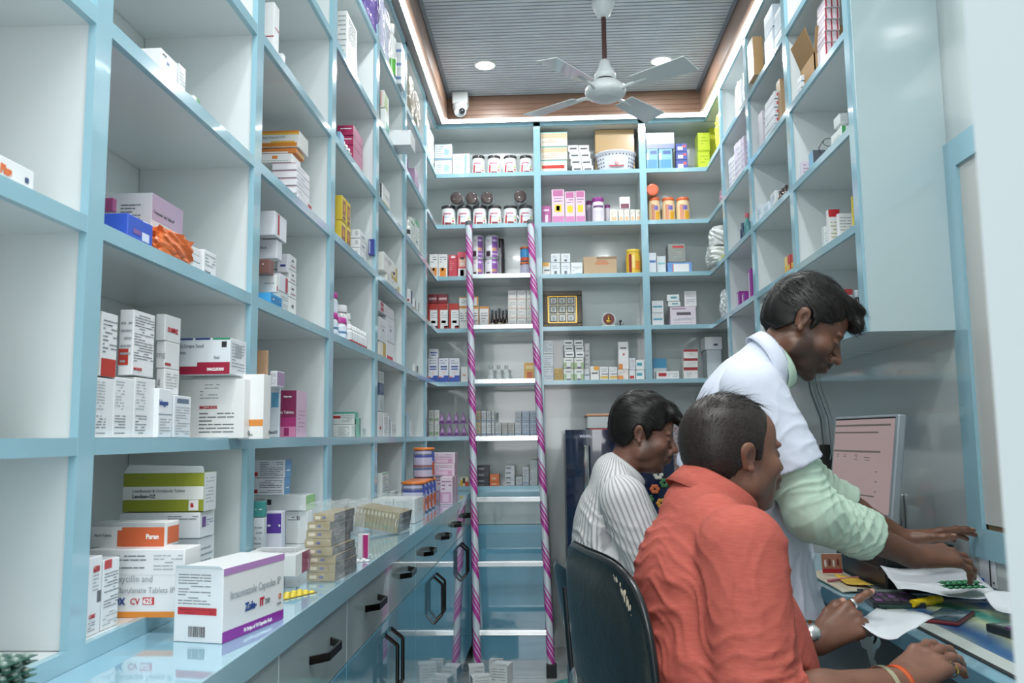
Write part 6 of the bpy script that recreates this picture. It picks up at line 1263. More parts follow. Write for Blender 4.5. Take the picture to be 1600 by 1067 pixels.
pr_ = [(.100, 0), (.106, .010), (.112, .045), (.118, .085), (.122, .108), (.128, .112), (.128, .118), (.119, .118), (.108, .045), (.100, .004), (.001, .004)]
m.lathe([(r, z) for r, z in pr_], BW, n=n); m.build('basket_body', bk)
m = MB()
for i in range(36):
    a = 2 * math.pi * i / 36
    if abs((a - 1.5 * math.pi)) < .55: zs = (.096,)
    else: zs = (.03, .052, .074, .096)
    for z in zs:
        r = .109 + z * .12 - .001; m.box((0, 0, 0), (0, 0, 0), SEAMM) if False else m.ball((r * math.cos(a), r * math.sin(a), z), (.0045, .0045, .005), plain('#5a6070', .6), 6)
m.build('perforations', bk)
m = MB()
for i in range(9):
    a = -math.pi / 2 + (i - 4) * .085; r = .1155; m.box((r * math.cos(a) - .004, r * math.sin(a) - .001, .018 + abs(i - 4) * .0012), (r * math.cos(a) + .004, r * math.sin(a) + .002, .026 + abs(i - 4) * .0012), plain('#B8434c', .5))
m.ball((0, -.1165, .042), (.011, .0025, .013), plain('#C9A0A4', .5), 12); m.build('red_print', bk)
C('plain brown cardboard box standing inside the white basket', .292, 4.835, SZ['Y3'] + .006, .23, .075, .265, '#B99A6C', (('Y', 0, .48, 1, .49, '#8F7348'), ('Y', 0, .0, 1, .47, '#AE8F60')), None, 'cardboard_box')
for i, (x, y, w, d, h, rz, l) in enumerate(((-.415, 4.20, .075, .10, .085, 8, 'left'), (-.315, 4.24, .085, .10, .09, -14, 'right'), (-.385, 4.07, .09, .08, .075, 15, 'front'), (-.33, 4.36, .07, .06, .08, 0, 'rear'))):
    carton('medicine_carton', 'opened white carton on the floor at the foot of the ladder, %s one' % l, x, y, .0005, w, d, h, '#DDE1E0', (('t', 'Y', .1, .2, .9, .9, 5, 'g'),), rz, 'opened cartons on the floor', None, 'box', True)

# ================================================================== desk and what lies on it
DX, DZ = .815, .74
dk = thing('desk', 'pale blue built-in desk along the right wall where the men work', 'desk', (DX, 0, 0))
m = MB(); m.box((.0, .50, DZ - .042), (WR - DX - .001, 3.35, DZ), TOP); m.build('desk_top', dk)
m = MB(); m.box((-.006, .50, DZ - .0425), (-.0003, 3.35, DZ + .0003), mat('blue_desk_edge', '#6E9EB2', .2, coat=.5)); m.build('edge_band', dk)
m = MB(); m.box((.10, .50, 0), (.118, 3.35, DZ - .043), plain('#5E6A70', .4)); m.build('back_panel', dk)
for y in (.5, 1.28, 2.05, 3.33): m = MB(); m.box((.01, y, 0), (.0995, y + .018, DZ - .043), plain('#9fb0b2', .4)); m.build('side_panel', dk)
m = MB(); m.box((.012, 1.30, .59), (.098, 2.04, DZ - .043), plain('#6f7c82', .3, coat=.5), .002); dd_ = m.build('drawer', dk); m = MB(); m.tube([(.012, 1.6, .64), (-.012, 1.6, .64), (-.012, 1.74, .64), (.012, 1.74, .64)], .004, CHROME, 8); m.build('handle', dd_)
Zt = DZ + .0005
def flat(name, label, pts, th, m_, cat, z=Zt, bend=0.0, seed=0, sub=8):
    """sheet through four corners, optionally wavy"""
    rr = random.Random(seed); ph = rr.uniform(0, 6); mb = MB(); vs = []; n = sub
    for s in (0, 1):
        for i in range(n + 1):
            for j in range(n + 1):
                u, v = i / n, j / n; a = Vector(pts[0]) * (1 - u) + Vector(pts[1]) * u; b = Vector(pts[3]) * (1 - u) + Vector(pts[2]) * u; p = a * (1 - v) + b * v
                zz = bend * (0.5 + 0.5 * math.sin(u * 5 + v * 3 + ph)) * (abs(u - .5) + abs(v - .5)) * 1.2; vs.append((p.x, p.y, (p.z if len(pts[0]) > 2 else z) + zz + (th if s else 0)))
    K = (n + 1) ** 2; fs = []
    for i in range(n):
        for j in range(n):
            q = (i * (n + 1) + j, (i + 1) * (n + 1) + j, (i + 1) * (n + 1) + j + 1, i * (n + 1) + j + 1); fs += [tuple(reversed(q)), tuple(K + k for k in q)]
    for i in range(n):
        for a, b in ((i * (n + 1), (i + 1) * (n + 1)), ((i + 1) * (n + 1) + n, i * (n + 1) + n), ((i + 1), i), (n * (n + 1) + i, n * (n + 1) + i + 1)): fs.append((a, b, K + b, K + a))
    mb.add(vs, fs, m_, bend > 0); return tag(mb.build(name), label, cat)
PAPER = plain('#DCE2E6', .6)
mm_ = mat('blue_green_print', '#2F6F9A', .35, coat=.3); tq = mm_.node_tree; wv = tq.nodes.new('ShaderNodeTexWave'); wv.inputs['Scale'].default_value = 1.3; wv.inputs['Distortion'].default_value = 5; rq = tq.nodes.new('ShaderNodeValToRGB')
rq.color_ramp.elements[0].color = (*srgb('#23588E'), 1); rq.color_ramp.elements[1].color = (*srgb('#3F9A84'), 1); e3 = rq.color_ramp.elements.new(.93); e3.color = (*srgb('#C9D6A8'), 1); rq.color_ramp.elements[1].position = .7
tq.links.new(tq.nodes.new('ShaderNodeTexCoord').outputs['Object'], wv.inputs['Vector']); tq.links.new(wv.outputs[0], rq.inputs[0]); tq.links.new(rq.outputs[0], tq.nodes['Principled BSDF'].inputs['Base Color'])
mt = thing('desk_mat', 'blue and green printed desk mat with a black border under the phone', 'desk mat', (0, 0, Zt))
m = MB(); m.box((.852, 1.62, 0), (1.165, 2.42, .003), plain('#1c2224', .5), .001); m.build('border', mt); m = MB(); m.box((.862, 1.63, .003), (1.16, 2.41, .0036), plain('#B9C2BC', .5)); m.box((.905, 1.70, .0036), (1.158, 2.36, .0041), mm_); m.build('printed_sheet', mt)
Zm = Zt + .0045
flat('magazine', 'open magazine of pale and orange pages left of the papers', [(.83, 2.52), (.945, 2.52), (.945, 2.92), (.83, 2.90)], .004, mat('magazine_page', '#C9BFA8', .5, noise=.35, nscale=22), 'magazine', bend=.006, seed=2)
flat('leaflet', 'yellow and orange leaflet lying behind the large papers', [(.87, 2.60), (.935, 2.56), (.942, 2.72), (.885, 2.76)], .001, mat('yellow_print', '#D9B23A', .5, noise=.4, nscale=30), 'leaflet', z=Zt + .0115, bend=.004, seed=5)
pc = thing('photo_card', 'small red and cream photo card propped up beside the coat hem', 'card', (.895, 2.80, Zt + .012)); pc.rotation_euler = (R(-12), 0, R(-4))
m = MB(); m.box((-.032, 0, 0), (.032, .002, .062), plain('#E2DCD2', .5)); m.box((-.031, -.0006, .0), (.031, -.0001, .014), plain('#B0202a', .5)); m.box((-.031, -.0006, .0141), (.031, -.0001, .060), plain('#A8745c', .5))
for i in range(4): m.ball((-.02 + i * .013, -.0008, .030 + (i % 2) * .004), (.004, .0008, .012), plain(['#E6DED6', '#5a3a34', '#D9D2C9', '#6a2a2a'][i], .6), 8)
m.build('card', pc)
def keyed(name, label, x, y, rz, w, d, h, cat, nx, ny, disp=True, z=Zt):
    t = thing(name, label, cat, (x, y, z), R(rz)); m = MB(); m.box((0, 0, 0), (w, d, h), plain('#23272A', .4, coat=.3), .003); m.build('case', t)
    if disp: m = MB(); m.box((w * .1, d * .76, h), (w * .9, d * .92, h + .001), plain('#7f8f88', .2)); m.build('display', t)
    m = MB(); kh = d * (.68 if disp else .9) / ny
    for i in range(nx):
        for j in range(ny): m.box((w * .07 + i * w * .86 / nx, d * .05 + j * kh, h), (w * .07 + (i + .8) * w * .86 / nx, d * .05 + (j + .75) * kh, h + .003), plain('#4a4150' if (i + j) % 4 else '#7a4f86', .5), .0008)
    m.build('keys', t); return t
keyed('calculator', 'black calculator half under the white papers at the desk edge', .835, 2.30, -8, .13, .20, .018, 'calculator', 5, 5)
keyed('calculator', 'black calculator at the right edge on the blue green mat', 1.02, 1.86, 12, .12, .17, .018, 'calculator', 5, 5, z=Zm)
m = MB(); m.tube([(.835, 2.66, Zt + .012), (.945, 2.72, Zt + .012)], .0045, plain('#D98A9A', .4), 8); tag(m.build('pen'), 'pink pen lying on the magazine', 'pen')
pb = thing('printer', 'black box shaped printer on the desk under the monitor', 'printer', (.955, 2.52, Zt))
m = MB(); m.box((0, 0, 0), (.20, .42, .135), plain('#15171A', .35), .006); m.build('case', pb); m = MB(); m.box((-.003, .04, .06), (.0005, .38, .066), plain('#3c4044', .3)); m.build('paper_slot', pb)
# monitor
mo = thing('monitor', 'silver framed flat monitor showing a pale table of entries', 'monitor', (.985, 2.70, .8765), R(6.5))
SILF = plain('#A9B2B8', .35, metal=.5); SCR = bpy.data.materials.new('screen_glow'); SCR.use_nodes = True; bsd = SCR.node_tree.nodes['Principled BSDF']; bsd.inputs['Base Color'].default_value = (.02, .02, .02, 1); bsd.inputs['Emission Color'].default_value = (*srgb('#B59E9E'), 1); bsd.inputs['Emission Strength'].default_value = .62; bsd.inputs['Roughness'].default_value = .2
SCD = bpy.data.materials.new('screen_dark_text'); SCD.use_nodes = True; b2 = SCD.node_tree.nodes['Principled BSDF']; b2.inputs['Base Color'].default_value = (.02, .02, .02, 1); b2.inputs['Emission Color'].default_value = (*srgb('#6f6a62'), 1); b2.inputs['Emission Strength'].default_value = .5
pn = bpy.data.objects.new('panel_case', None)
m = MB(); m.box((0, -.205, 0), (.028, .205, .335), SILF, .006); ca = m.build('panel_case', mo); ca.location = (-.045, 0, .045); ca.rotation_euler = (0, R(8), 0)
m = MB(); m.box((-.001, -.190, .040), (.0005, .190, .322), SCR); m.box((-.0012, -.192, .3215), (.0006, .192, .326), SEAMM); sc_ = m.build('screen', ca)
m = MB(); r_ = random.Random(4)
def row(z, h, ya, yb): m.box((-.0018, ya, z), (-.0011, yb, z + h), SCD)
row(.300, .006, -.17, .188); row(.278, .005, -.10, .188); row(.218, .006, -.12, .188); row(.085, .004, -.10, .12)
for z in (.208, .202, .194):
    for y in (.15, .10, .02, -.06, -.10): 
        if r_.random() < .8: row(z, .0022, y, y + r_.uniform(.01, .04))
for z in (.16, .13, .10): row(z, .003, -.11, -.10)
m.build('screen_table', sc_)
m = MB(); m.tube([(.02, 0, .0), (.012, 0, .10), (-.01, 0, .16)], [.022, .018, .016], SILF, 12); m.build('stand', mo); m = MB(); m.lathe([(.0005, 0), (.085, 0), (.08, .008), (.02, .014), (.0005, .014)], SILF, n=28); m.build('base', mo)
# switch board on the right wall
sw = thing('switch_board', 'pale switch board with sockets and a chrome rim on the right wall', 'switch board', (WR - .001, 3.06, .93))
m = MB(); m.box((-.012, -.15, -.048), (0, .15, .062), mat('chrome_satin', '#B9BFC2', .2, 1.0), .003); m.build('rim', sw); m = MB(); m.box((-.0135, -.14, -.040), (-.0121, .14, .054), plain('#B9B7B2', .3), .001); m.build('face_plate', sw)
for i in range(6): m = MB(); m.box((-.0175, -.125 + i * .042, -.030), (-.0136, -.09 + i * .042, .044), plain('#C9C7C2', .3), .0015); m.build('switch_module', sw)
ch = thing('phone_charger', 'white phone charger with cable plugged into the switch board', 'charger', (WR - .019, 2.985, .925)); m = MB(); m.box((-.045, -.035, -.02), (0, .035, .022), plain('#E2E4E6', .3), .005); m.build('plug_body', ch)
m = MB(); m.tube([(-.03, .036, .0), (-.035, .09, -.004), (-.06, .12, -.02), (-.07, .04, -.04), (-.03, -.10, -.035), (.0, -.16, -.06)], .0022, plain('#D2D6D6', .4), 8); m.build('cable', ch)
for i, (dy, l) in enumerate(((0, 'grey cable hanging down the right wall behind the standing man, thicker one'), (.10, 'thin grey cable hanging beside the thicker one on the right wall'))):
    m = MB(); m.tube([(1.17, 3.88 - dy, 1.488), (1.17, 3.83 - dy, 1.38), (1.172, 3.72 - dy, 1.26), (1.172, 3.70 - dy, 1.12), (1.172, 3.78 - dy, 1.0), (1.172, 3.82 - dy, .75)], .0045 - i * .002, plain('#8c979b', .5), 8); tag(m.build('wall_cable'), l, 'cable')
t = thing('power_adapter', 'small black power adapter on the right wall left of the monitor', 'adapter', (WR - .03, 3.62, 1.02)); m = MB(); m.box((0, 0, 0), (.03, .07, .13), SEAMM, .004); m.build('adapter_body', t)
# phone, highlighter, strips, papers, keys
ph_ = thing('mobile_phone', 'mobile phone with a colourful screen and dark red case on the mat', 'phone', (.885, 2.12, Zm), R(-38))
m = MB(); m.box((0, 0, 0), (.078, .165, .009), plain('#6A1C2A', .4), .003); m.build('case', ph_); sm_ = mat('phone_screen', '#5a7a8a', .08, coat=1.0, noise=.9, nscale=25); m = MB(); m.box((.003, .003, .009), (.075, .162, .0096), SEAMM); m.box((.006, .010, .0096), (.072, .155, .0099), sm_); m.build('screen', ph_)
m = MB(); m.box((.845, 2.28, Zm), (.925, 2.34, Zm + .008), plain('#2f4a44', .3), .002); tag(m.build('mobile_phone'), 'dark green edged phone lying behind the red cased phone', 'phone')
hl = thing('highlighter', 'yellow highlighter lying in front of the large papers', 'marker', (.93, 2.285, Zm + .012), R(-58)); m = MB(); m.tube([(0, 0, 0), (0, .075, 0)], [.010, .011], plain('#E6C81E', .35), 12); m.build('barrel', hl); m = MB(); m.tube([(0, .075, 0), (0, .115, -.001)], [.0125, .010], plain('#EBD22A', .3), 12); m.build('cap', hl)
flat('paper_sheet', 'large white sheet draped over the desk goods under the standing man hand', [(.90, 2.30, .768), (1.13, 2.24, .775), (1.165, 2.47, .80), (.935, 2.505, .815)], .0012, PAPER, 'paper', bend=.022, seed=1, sub=14)
flat('paper_sheet', 'second white sheet sticking out to the right under the window sill', [(1.06, 2.12, .762), (1.168, 2.10, .772), (1.168, 2.235, .79), (1.09, 2.24, .787)], .0012, PAPER, 'paper', bend=.012, seed=9, sub=14)
for i in range(2): blister('green tablet strip on the white sheets under the standing man hand, %s one' % ['lower', 'upper'][i], 1.005 + i * .004, 2.235 + i * .015, .803 + i * .0065, .10, .045, '#3F7F5A', 6, 2, rz=6 + i * 8, colr='#2F7A4F', rad=.006, grp=None)
ps = flat('paper_slip', 'folded white slip held in the coral shirt man hand', [(.615, 1.80, .800), (.665, 1.715, .792), (.800, 1.86, .802), (.715, 1.95, .812)], .0008, PAPER, 'paper', bend=.014, seed=3, sub=10)
k_ = thing('key_bunch', 'silver keys hanging from a black ring below the folded slip', 'keys', (.655, 1.83, .715))
m = MB(); m.tube([(.012 * math.cos(a), .002, .062 + .014 * math.sin(a)) for a in [i * math.pi / 8 for i in range(16)]], .0018, SEAMM, 6, closed=True); m.build('key_ring', k_)
for i, a in enumerate((-12, 14)):
    m = MB(); m.tube([(0, -.002, .040), (0, .002, .040)], .013, SILVM if 'SILVM' in globals() else mat('key_metal', '#C9C9C4', .25, 1.0), 16); m.box((-.0045, -.001, -.012), (.0045, .001, .032), mat('key_metal', '#C9C9C4', .25, 1.0)); m.box((.0045, -.001, -.008), (.008, .001, .002), mat('key_metal', '#C9C9C4', .25, 1.0)); o = m.build('key', k_); o.rotation_euler = (0, R(a), R(10 * i)); o.location = (0, i * .004, .012)
wp_ = thing('note_paper', 'white note sheet on the right wall under the window with a dark string', 'paper', (WR - .003, 2.345, .782)); m = MB(); m.box((0, 0, 0), (.0015, .085, .07), PAPER); m.box((-.0004, .010, .01), (0, .02, .016), plain('#5a6066', .6)); m.build('sheet', wp_); m = MB(); m.tube([(-.003, .025, -.01), (-.003, .024, .115)], .0016, SEAMM, 6); m.build('string', wp_)
m = MB(); m.box((1.115, 2.405, DZ + .001), (1.176, 2.47, .80), plain('#2F57A8', .4), .003); tag(m.build('blue_box'), 'small bright blue box at the wall behind the standing man fingers', 'box')

# ================================================================== chairs
LEA = mat('black_leatherette', '#1E2526', .38, coat=.25, bump=.15, bscale=60); LE2 = mat('black_plastic', '#191B1D', .3, coat=.4)
def backrest(m, c, d, n, w, z0, z1, th, mt, curve=.03, p=.42, tilt=0.0):
    K, Q = 40, 7; c = Vector(c); d = Vector(d).normalized(); n = Vector(n).normalized(); hz = (z1 - z0) / 2; vs = []
    sg = lambda v: (1 if v >= 0 else -1)
    for side in (1, -1):
        for q in range(Q + 1):
            r = q / Q
            for k in range(K):
                a = 2 * math.pi * k / K; x = sg(math.cos(a)) * abs(math.cos(a)) ** p * w / 2 * r; z = sg(math.sin(a)) * abs(math.sin(a)) ** p * hz * r
                t = th / 2 * (1 - r ** 6) ** .5 * side; cv = -curve * (x / (w / 2)) ** 2
                pt_ = c + d * x + n * (t - cv) + Vector((0, 0, z)) - n * tilt * (z / hz); vs.append(pt_)
    M_ = (Q + 1) * K; fs = []
    for s in (0, 1):
        for q in range(Q):
            for k in range(K):
                f_ = (s * M_ + q * K + k, s * M_ + q * K + (k + 1) % K, s * M_ + (q + 1) * K + (k + 1) % K, s * M_ + (q + 1) * K + k); fs.append(f_ if s else tuple(reversed(f_)))
    for k in range(K): fs.append((Q * K + k, M_ + Q * K + k, M_ + Q * K + (k + 1) % K, Q * K + (k + 1) % K))
    m.add(vs, fs, mt, True)
ch1 = thing('office_chair', 'black leatherette chair with worn edges under the coral shirt man', 'chair', (.33, 1.63, 0))
o_ = Vector((.33, 1.63, 0)); n_ = (.969, .247, 0); d_v = (.247, -.969, 0)
m = MB(); backrest(m, Vector((.082, 1.585, .755)) - o_, d_v, n_, .44, .50, .985, .045, LEA, .028, .45, .02); bk_ = m.build('backrest', ch1)
m = MB(); K = 60; ring_ = []
for k in range(K):
    a = 2 * math.pi * k / K; sg = lambda v: (1 if v >= 0 else -1); x = sg(math.cos(a)) * abs(math.cos(a)) ** .45 * .222; z = sg(math.sin(a)) * abs(math.sin(a)) ** .45 * .2445
    ring_.append(Vector((.082, 1.585, .7425)) - o_ + Vector(d_v) * x + Vector(n_) * (.028 * (x / .22) ** 2 - .02 * z / .2425) + Vector((0, 0, z + .0)))
m.tube(ring_, .007, LE2, 8, closed=True); m.build('piping', bk_)
m = MB(); wr = random.Random(5); WT = plain('#B9AE98', .8)
for i in range(34):
    k = wr.choice([5, 5, 6, 6, 6, 7, 7, 7, 8, 9, 57]) ; p = ring_[k] + (ring_[k + 1] - ring_[k]) * wr.random() + Vector(d_v) * wr.uniform(-.016, -.010) + Vector(n_) * (-.0165) + Vector((0, 0, wr.uniform(-.012, .0))); s_ = wr.uniform(.001, .0034)
    m.ball(p, (s_ * .4, s_ * .5, s_ * 1.6), WT, 5)
m.build('worn_flakes', bk_)
m = MB(); m.box((-.21, -.23, .405), (.24, .23, .462), LEA, .022); m.build('seat', ch1)
m = MB(); m.tube([(.22, .27, .66), (.0, .29, .69), (-.18, .25, .72), (-.265, .17, .738), (-.288, .08, .735), (-.285, -.02, .72), (-.25, -.16, .70), (-.16, -.25, .68), (.02, -.28, .66), (.22, -.27, .64)], .0135, CHROME, 14); m.build('arm_tube', ch1)
for sx, sy in ((-.19, -.2), (.21, -.2), (.21, .2), (-.19, .2)): m = MB(); m.tube([(sx, sy, .405), (sx * 1.12, sy * 1.12, .0)], .012, CHROME, 10); m.build('leg', ch1)
for sy in (-.27, .27): m = MB(); m.tube([(.20, sy, .655), (.205, sy * .95, .50), (.20, sy * .8, .41)], .012, CHROME, 10); m.build('arm_post', ch1)
ch2 = thing('side_chair', 'black plastic chair under the striped shirt man', 'chair', (.24, 2.70, 0)); o_ = Vector((.24, 2.70, 0))
m = MB(); backrest(m, Vector((.035, 2.74, .675)) - o_, (.15, -.99, 0), (.99, .15, 0), .42, .555, .80, .022, LE2, .03, .5, .02); m.build('backrest', ch2)
m = MB(); m.box((-.20, -.21, .42), (.21, .21, .45), LE2, .012); m.build('seat', ch2)
for sy in (-1, 1):
    m = MB(); m.tube([(-.205, sy * .17, .76), (-.195, sy * .18, .60), (-.18, sy * .185, .42), (-.205, sy * .19, .0)], .011, LE2, 8); m.build('leg', ch2)
    m = MB(); m.tube([(.17, sy * .185, .42), (.20, sy * .19, .0)], .011, LE2, 8); m.build('leg', ch2)
m = MB(); m.lathe([(.0005, .001), (.085, .001), (.10, .05), (.115, .24), (.118, .245), (.110, .245), (.095, .05), (.0005, .02)], plain('#2F7F78', .5), (.10, 3.35, 0), n=24); tag(m.build('waste_bin'), 'small teal plastic bin on the floor between the chair and the fridge', 'bin')
# ================================================================== organic modelling: distance fields meshed with surface nets
class Field:
    def __init__(s): s.p = []
    def cap(s, a, b, ra, rb=None, k=0.015, cut=None, sub=False, flat=None):
        """tapered capsule a-b; cut = list of (point, outward normal) planes; flat = (axis vector, factor) squashes one direction"""
        s.p.append(('c', np.array(a, float), np.array(b, float), ra, ra if rb is None else rb, k, cut, sub, flat)); return s
    def ell(s, c, r, rot=None, k=0.015, sub=False, cut=None):
        Rm = np.eye(3) if rot is None else np.array(rot)
        s.p.append(('e', np.array(c, float), np.array(r, float) * np.ones(3), Rm, None, k, cut, sub, None)); return s
    def bounds(s):
        lo = np.full(3, 1e9); hi = np.full(3, -1e9)
        for q in s.p:
            if q[7]: continue
            if q[0] == 'c':
                r = max(q[3], q[4]); 
                for e in (q[1], q[2]): lo = np.minimum(lo, e - r); hi = np.maximum(hi, e + r)
            else: r = q[2].max(); lo = np.minimum(lo, q[1] - r); hi = np.maximum(hi, q[1] + r)
        return lo, hi
    def mesh(s, h, pad=0.02, lo=None, hi=None):
        a, b = s.bounds(); lo = a - pad if lo is None else np.array(lo); hi = b + pad if hi is None else np.array(hi)
        n = np.ceil((hi - lo) / h).astype(int) + 1
        ax = [lo[i] + h * np.arange(n[i]) for i in range(3)]
        D = np.full(n, 0.5, dtype=np.float32)
        for q in s.p:
            kind, k, cut, sub = q[0], q[5], q[6], q[7]
            if kind == 'c': r = max(q[3], q[4]); l2, h2 = np.minimum(q[1], q[2]) - r, np.maximum(q[1], q[2]) + r
            else: r = q[2].max(); l2, h2 = q[1] - r, q[1] + r
            m = k * 1.5 + 3 * h
            i0 = np.clip(np.floor((l2 - m - lo) / h).astype(int), 0, n); i1 = np.clip(np.ceil((h2 + m - lo) / h).astype(int) + 1, 0, n)
            if np.any(i1 - i0 < 1): continue
            sl = tuple(slice(i0[i], i1[i]) for i in range(3))
            X, Y, Z = np.meshgrid(ax[0][sl[0]], ax[1][sl[1]], ax[2][sl[2]], indexing='ij')
            P = np.stack([X, Y, Z], -1)
            if kind == 'c':
                A, B = q[1], q[2]; ab = B - A; L = ab @ ab + 1e-12
                if q[8] is not None:
                    fa, ff = np.array(q[8][0], float), q[8][1]; fa /= np.linalg.norm(fa)
                    ref = P - A; comp = ref @ fa; P2 = P + (comp * (ff - 1))[..., None] * fa
                    ab2 = ab + (ab @ fa) * (ff - 1) * fa; L2 = ab2 @ ab2 + 1e-12
                    t = np.clip(((P2 - A) @ ab2) / L2, 0, 1); d = np.linalg.norm(P2 - A - t[..., None] * ab2, axis=-1) - (q[3] + (q[4] - q[3]) * t)
                    d = d / max(1.0, ff)
                else:
                    t = np.clip(((P - A) @ ab) / L, 0, 1); d = np.linalg.norm(P - A - t[..., None] * ab, axis=-1) - (q[3] + (q[4] - q[3]) * t)
            else:
                W_ = (P - q[1]) @ q[3]; k0 = np.linalg.norm(W_ / q[2], axis=-1); k1 = np.linalg.norm(W_ / (q[2] ** 2), axis=-1) + 1e-9
                d = k0 * (k0 - 1) / k1
            if cut:
                for pt_, nr in cut:
                    nr = np.array(nr, float); nr /= np.linalg.norm(nr); d = np.maximum(d, (P - np.array(pt_)) @ nr)
            C = D[sl]
            if sub:
                hh = np.clip(0.5 - 0.5 * (C + d) / k, 0, 1); D[sl] = C * (1 - hh) + (-d) * hh + k * hh * (1 - hh)
            else:
                hh = np.clip(0.5 + 0.5 * (C - d) / k, 0, 1); D[sl] = C * (1 - hh) + d * hh - k * hh * (1 - hh)
        return nets(D, lo, h)
def nets(D, lo, h):
    S = D < 0; n = D.shape
    c = [D[i:n[0] - 1 + i, j:n[1] - 1 + j, k:n[2] - 1 + k] for i in (0, 1) for j in (0, 1) for k in (0, 1)]
    sg = sum((x < 0).astype(np.int8) for x in c); act = (sg > 0) & (sg < 8)
    idx = np.full(act.shape, -1, np.int64); ids = np.argwhere(act); idx[act] = np.arange(len(ids))
    off = [np.array((i, j, k), float) for i in (0, 1) for j in (0, 1) for k in (0, 1)]
    vals = [x[act] for x in c]; acc = np.zeros((len(ids), 3)); cnt = np.zeros(len(ids))
    for a in range(8):
        for b in range(a + 1, 8):
            if abs(off[a] - off[b]).sum() != 1: continue
            va, vb = vals[a], vals[b]; m = (va < 0) != (vb < 0)
            t = np.where(m, va / (va - vb + 1e-12), 0); p = off[a] + t[:, None] * (off[b] - off[a])
            acc[m] += p[m]; cnt[m] += 1
    V = lo + h * (ids + acc / cnt[:, None]); F = []
    for axis in range(3):
        o1, o2 = [a for a in range(3) if a != axis]
        sl0 = [slice(None)] * 3; sl1 = [slice(None)] * 3; sl0[axis] = slice(0, -1); sl1[axis] = slice(1, None)
        A, B = S[tuple(sl0)], S[tuple(sl1)]; e = np.argwhere(A != B)
        e = e[(e[:, o1] > 0) & (e[:, o2] > 0) & (e[:, o1] < n[o1] - 1) & (e[:, o2] < n[o2] - 1)]
        if not len(e): continue
        fl = A[tuple(e.T)]
        def g(d1, d2):
            q = e.copy(); q[:, o1] -= d1; q[:, o2] -= d2; return idx[tuple(q.T)]
        f = np.stack([g(1, 1), g(0, 1), g(0, 0), g(1, 0)], 1)
        if axis == 1: fl = ~fl
        f[~fl] = f[~fl][:, ::-1]; F.append(f)
    F = np.concatenate(F); F = F[(F >= 0).all(1)]
    return V, F
def vnormals(V, F):
    a, b, c, d = V[F[:, 0]], V[F[:, 1]], V[F[:, 2]], V[F[:, 3]]
    fnm = np.cross(c - a, d - b); N = np.zeros_like(V)
    for i in range(4): np.add.at(N, F[:, i], fnm)
    return N / (np.linalg.norm(N, axis=1, keepdims=True) + 1e-12)
def relax(V, F, it=2, lam=0.5):
    for _ in range(it):
        S_ = np.zeros_like(V); c = np.zeros(len(V))
        for i in range(4):
            for j in (1, 3): np.add.at(S_, F[:, i], V[F[:, (i + j) % 4]]); np.add.at(c, F[:, i], 1)
        V = V + lam * (S_ / np.maximum(c, 1)[:, None] - V)
    return V
def folds(V, N, fl, seed=0):
    """cloth creases; fl: (centre, direction across the creases, wavelength, depth, radius)"""
    r = np.random.RandomState(seed); d = np.zeros(len(V))
    def nz(sc): return sum(np.sin(V @ r.normal(0, sc, 3) + r.uniform(0, 6)) for _ in range(3)) / 3
    w1, w2, msk = nz(16), nz(30), nz(20)
    for c, n, lam, amp, rad in fl:
        n = np.array(n, float); n /= np.linalg.norm(n); q = V - np.array(c); g = np.exp(-(q ** 2).sum(1) / rad ** 2)
        for k in range(2):
            n2 = n + r.normal(0, .22, 3); n2 /= np.linalg.norm(n2); s = np.sin(2 * np.pi * (q @ n2) / (lam * (1 + .5 * k)) + 3.2 * w1 + 1.6 * w2 + r.uniform(0, 6))
            ridge = (1 - np.abs(s)) ** 2.2; d += amp * 1.35 * g * ridge * np.clip(.55 + .9 * msk * (1 if k else -1), 0, 1) - amp * .18 * g
    return V + N * (d + .0016 * nz(9))[:, None]
def link_mesh(name, V, F, m, parent=None, cols=None, mats=None, mi=None, attrs=None):
    me = bpy.data.meshes.new(name); V = np.asarray(V, np.float32)
    me.vertices.add(len(V)); me.vertices.foreach_set('co', V.ravel())
    me.loops.add(F.size); me.loops.foreach_set('vertex_index', F.ravel().astype(np.int32)); me.polygons.add(len(F))
    me.polygons.foreach_set('loop_start', np.arange(0, F.size, F.shape[1], dtype=np.int32)); me.polygons.foreach_set('loop_total', np.full(len(F), F.shape[1], np.int32))
    me.polygons.foreach_set('use_smooth', np.ones(len(F), bool))
    for q in (mats or [m]): me.materials.append(q)
    if mi is not None: me.polygons.foreach_set('material_index', mi.astype(np.int32))
    me.update(calc_edges=True); me.validate()
    if cols is not None:
        a = me.color_attributes.new('Col', 'FLOAT_COLOR', 'POINT'); a.data.foreach_set('color', np.concatenate([cols, np.ones((len(cols), 1))], 1).astype(np.float32).ravel())
    for k, v in (attrs or {}).items():
        a = me.attributes.new(k, 'FLOAT', 'POINT'); a.data.foreach_set('value', v.astype(np.float32))
    o = bpy.data.objects.new(name, me); COL.objects.link(o)
    if parent is not None: o.parent = parent; o.matrix_parent_inverse = parent.matrix_world.inverted() if False else Matrix.Translation(-Vector(parent.location))
    return o
def frame_from(fwd, up_=(0, 0, 1)):
    """columns: right, forward, up of the head"""
    f = Vector(fwd).normalized(); r = f.cross(Vector(up_)).normalized(); u = r.cross(f)
    return np.array([[r.x, f.x, u.x], [r.y, f.y, u.y], [r.z, f.z, u.z]])
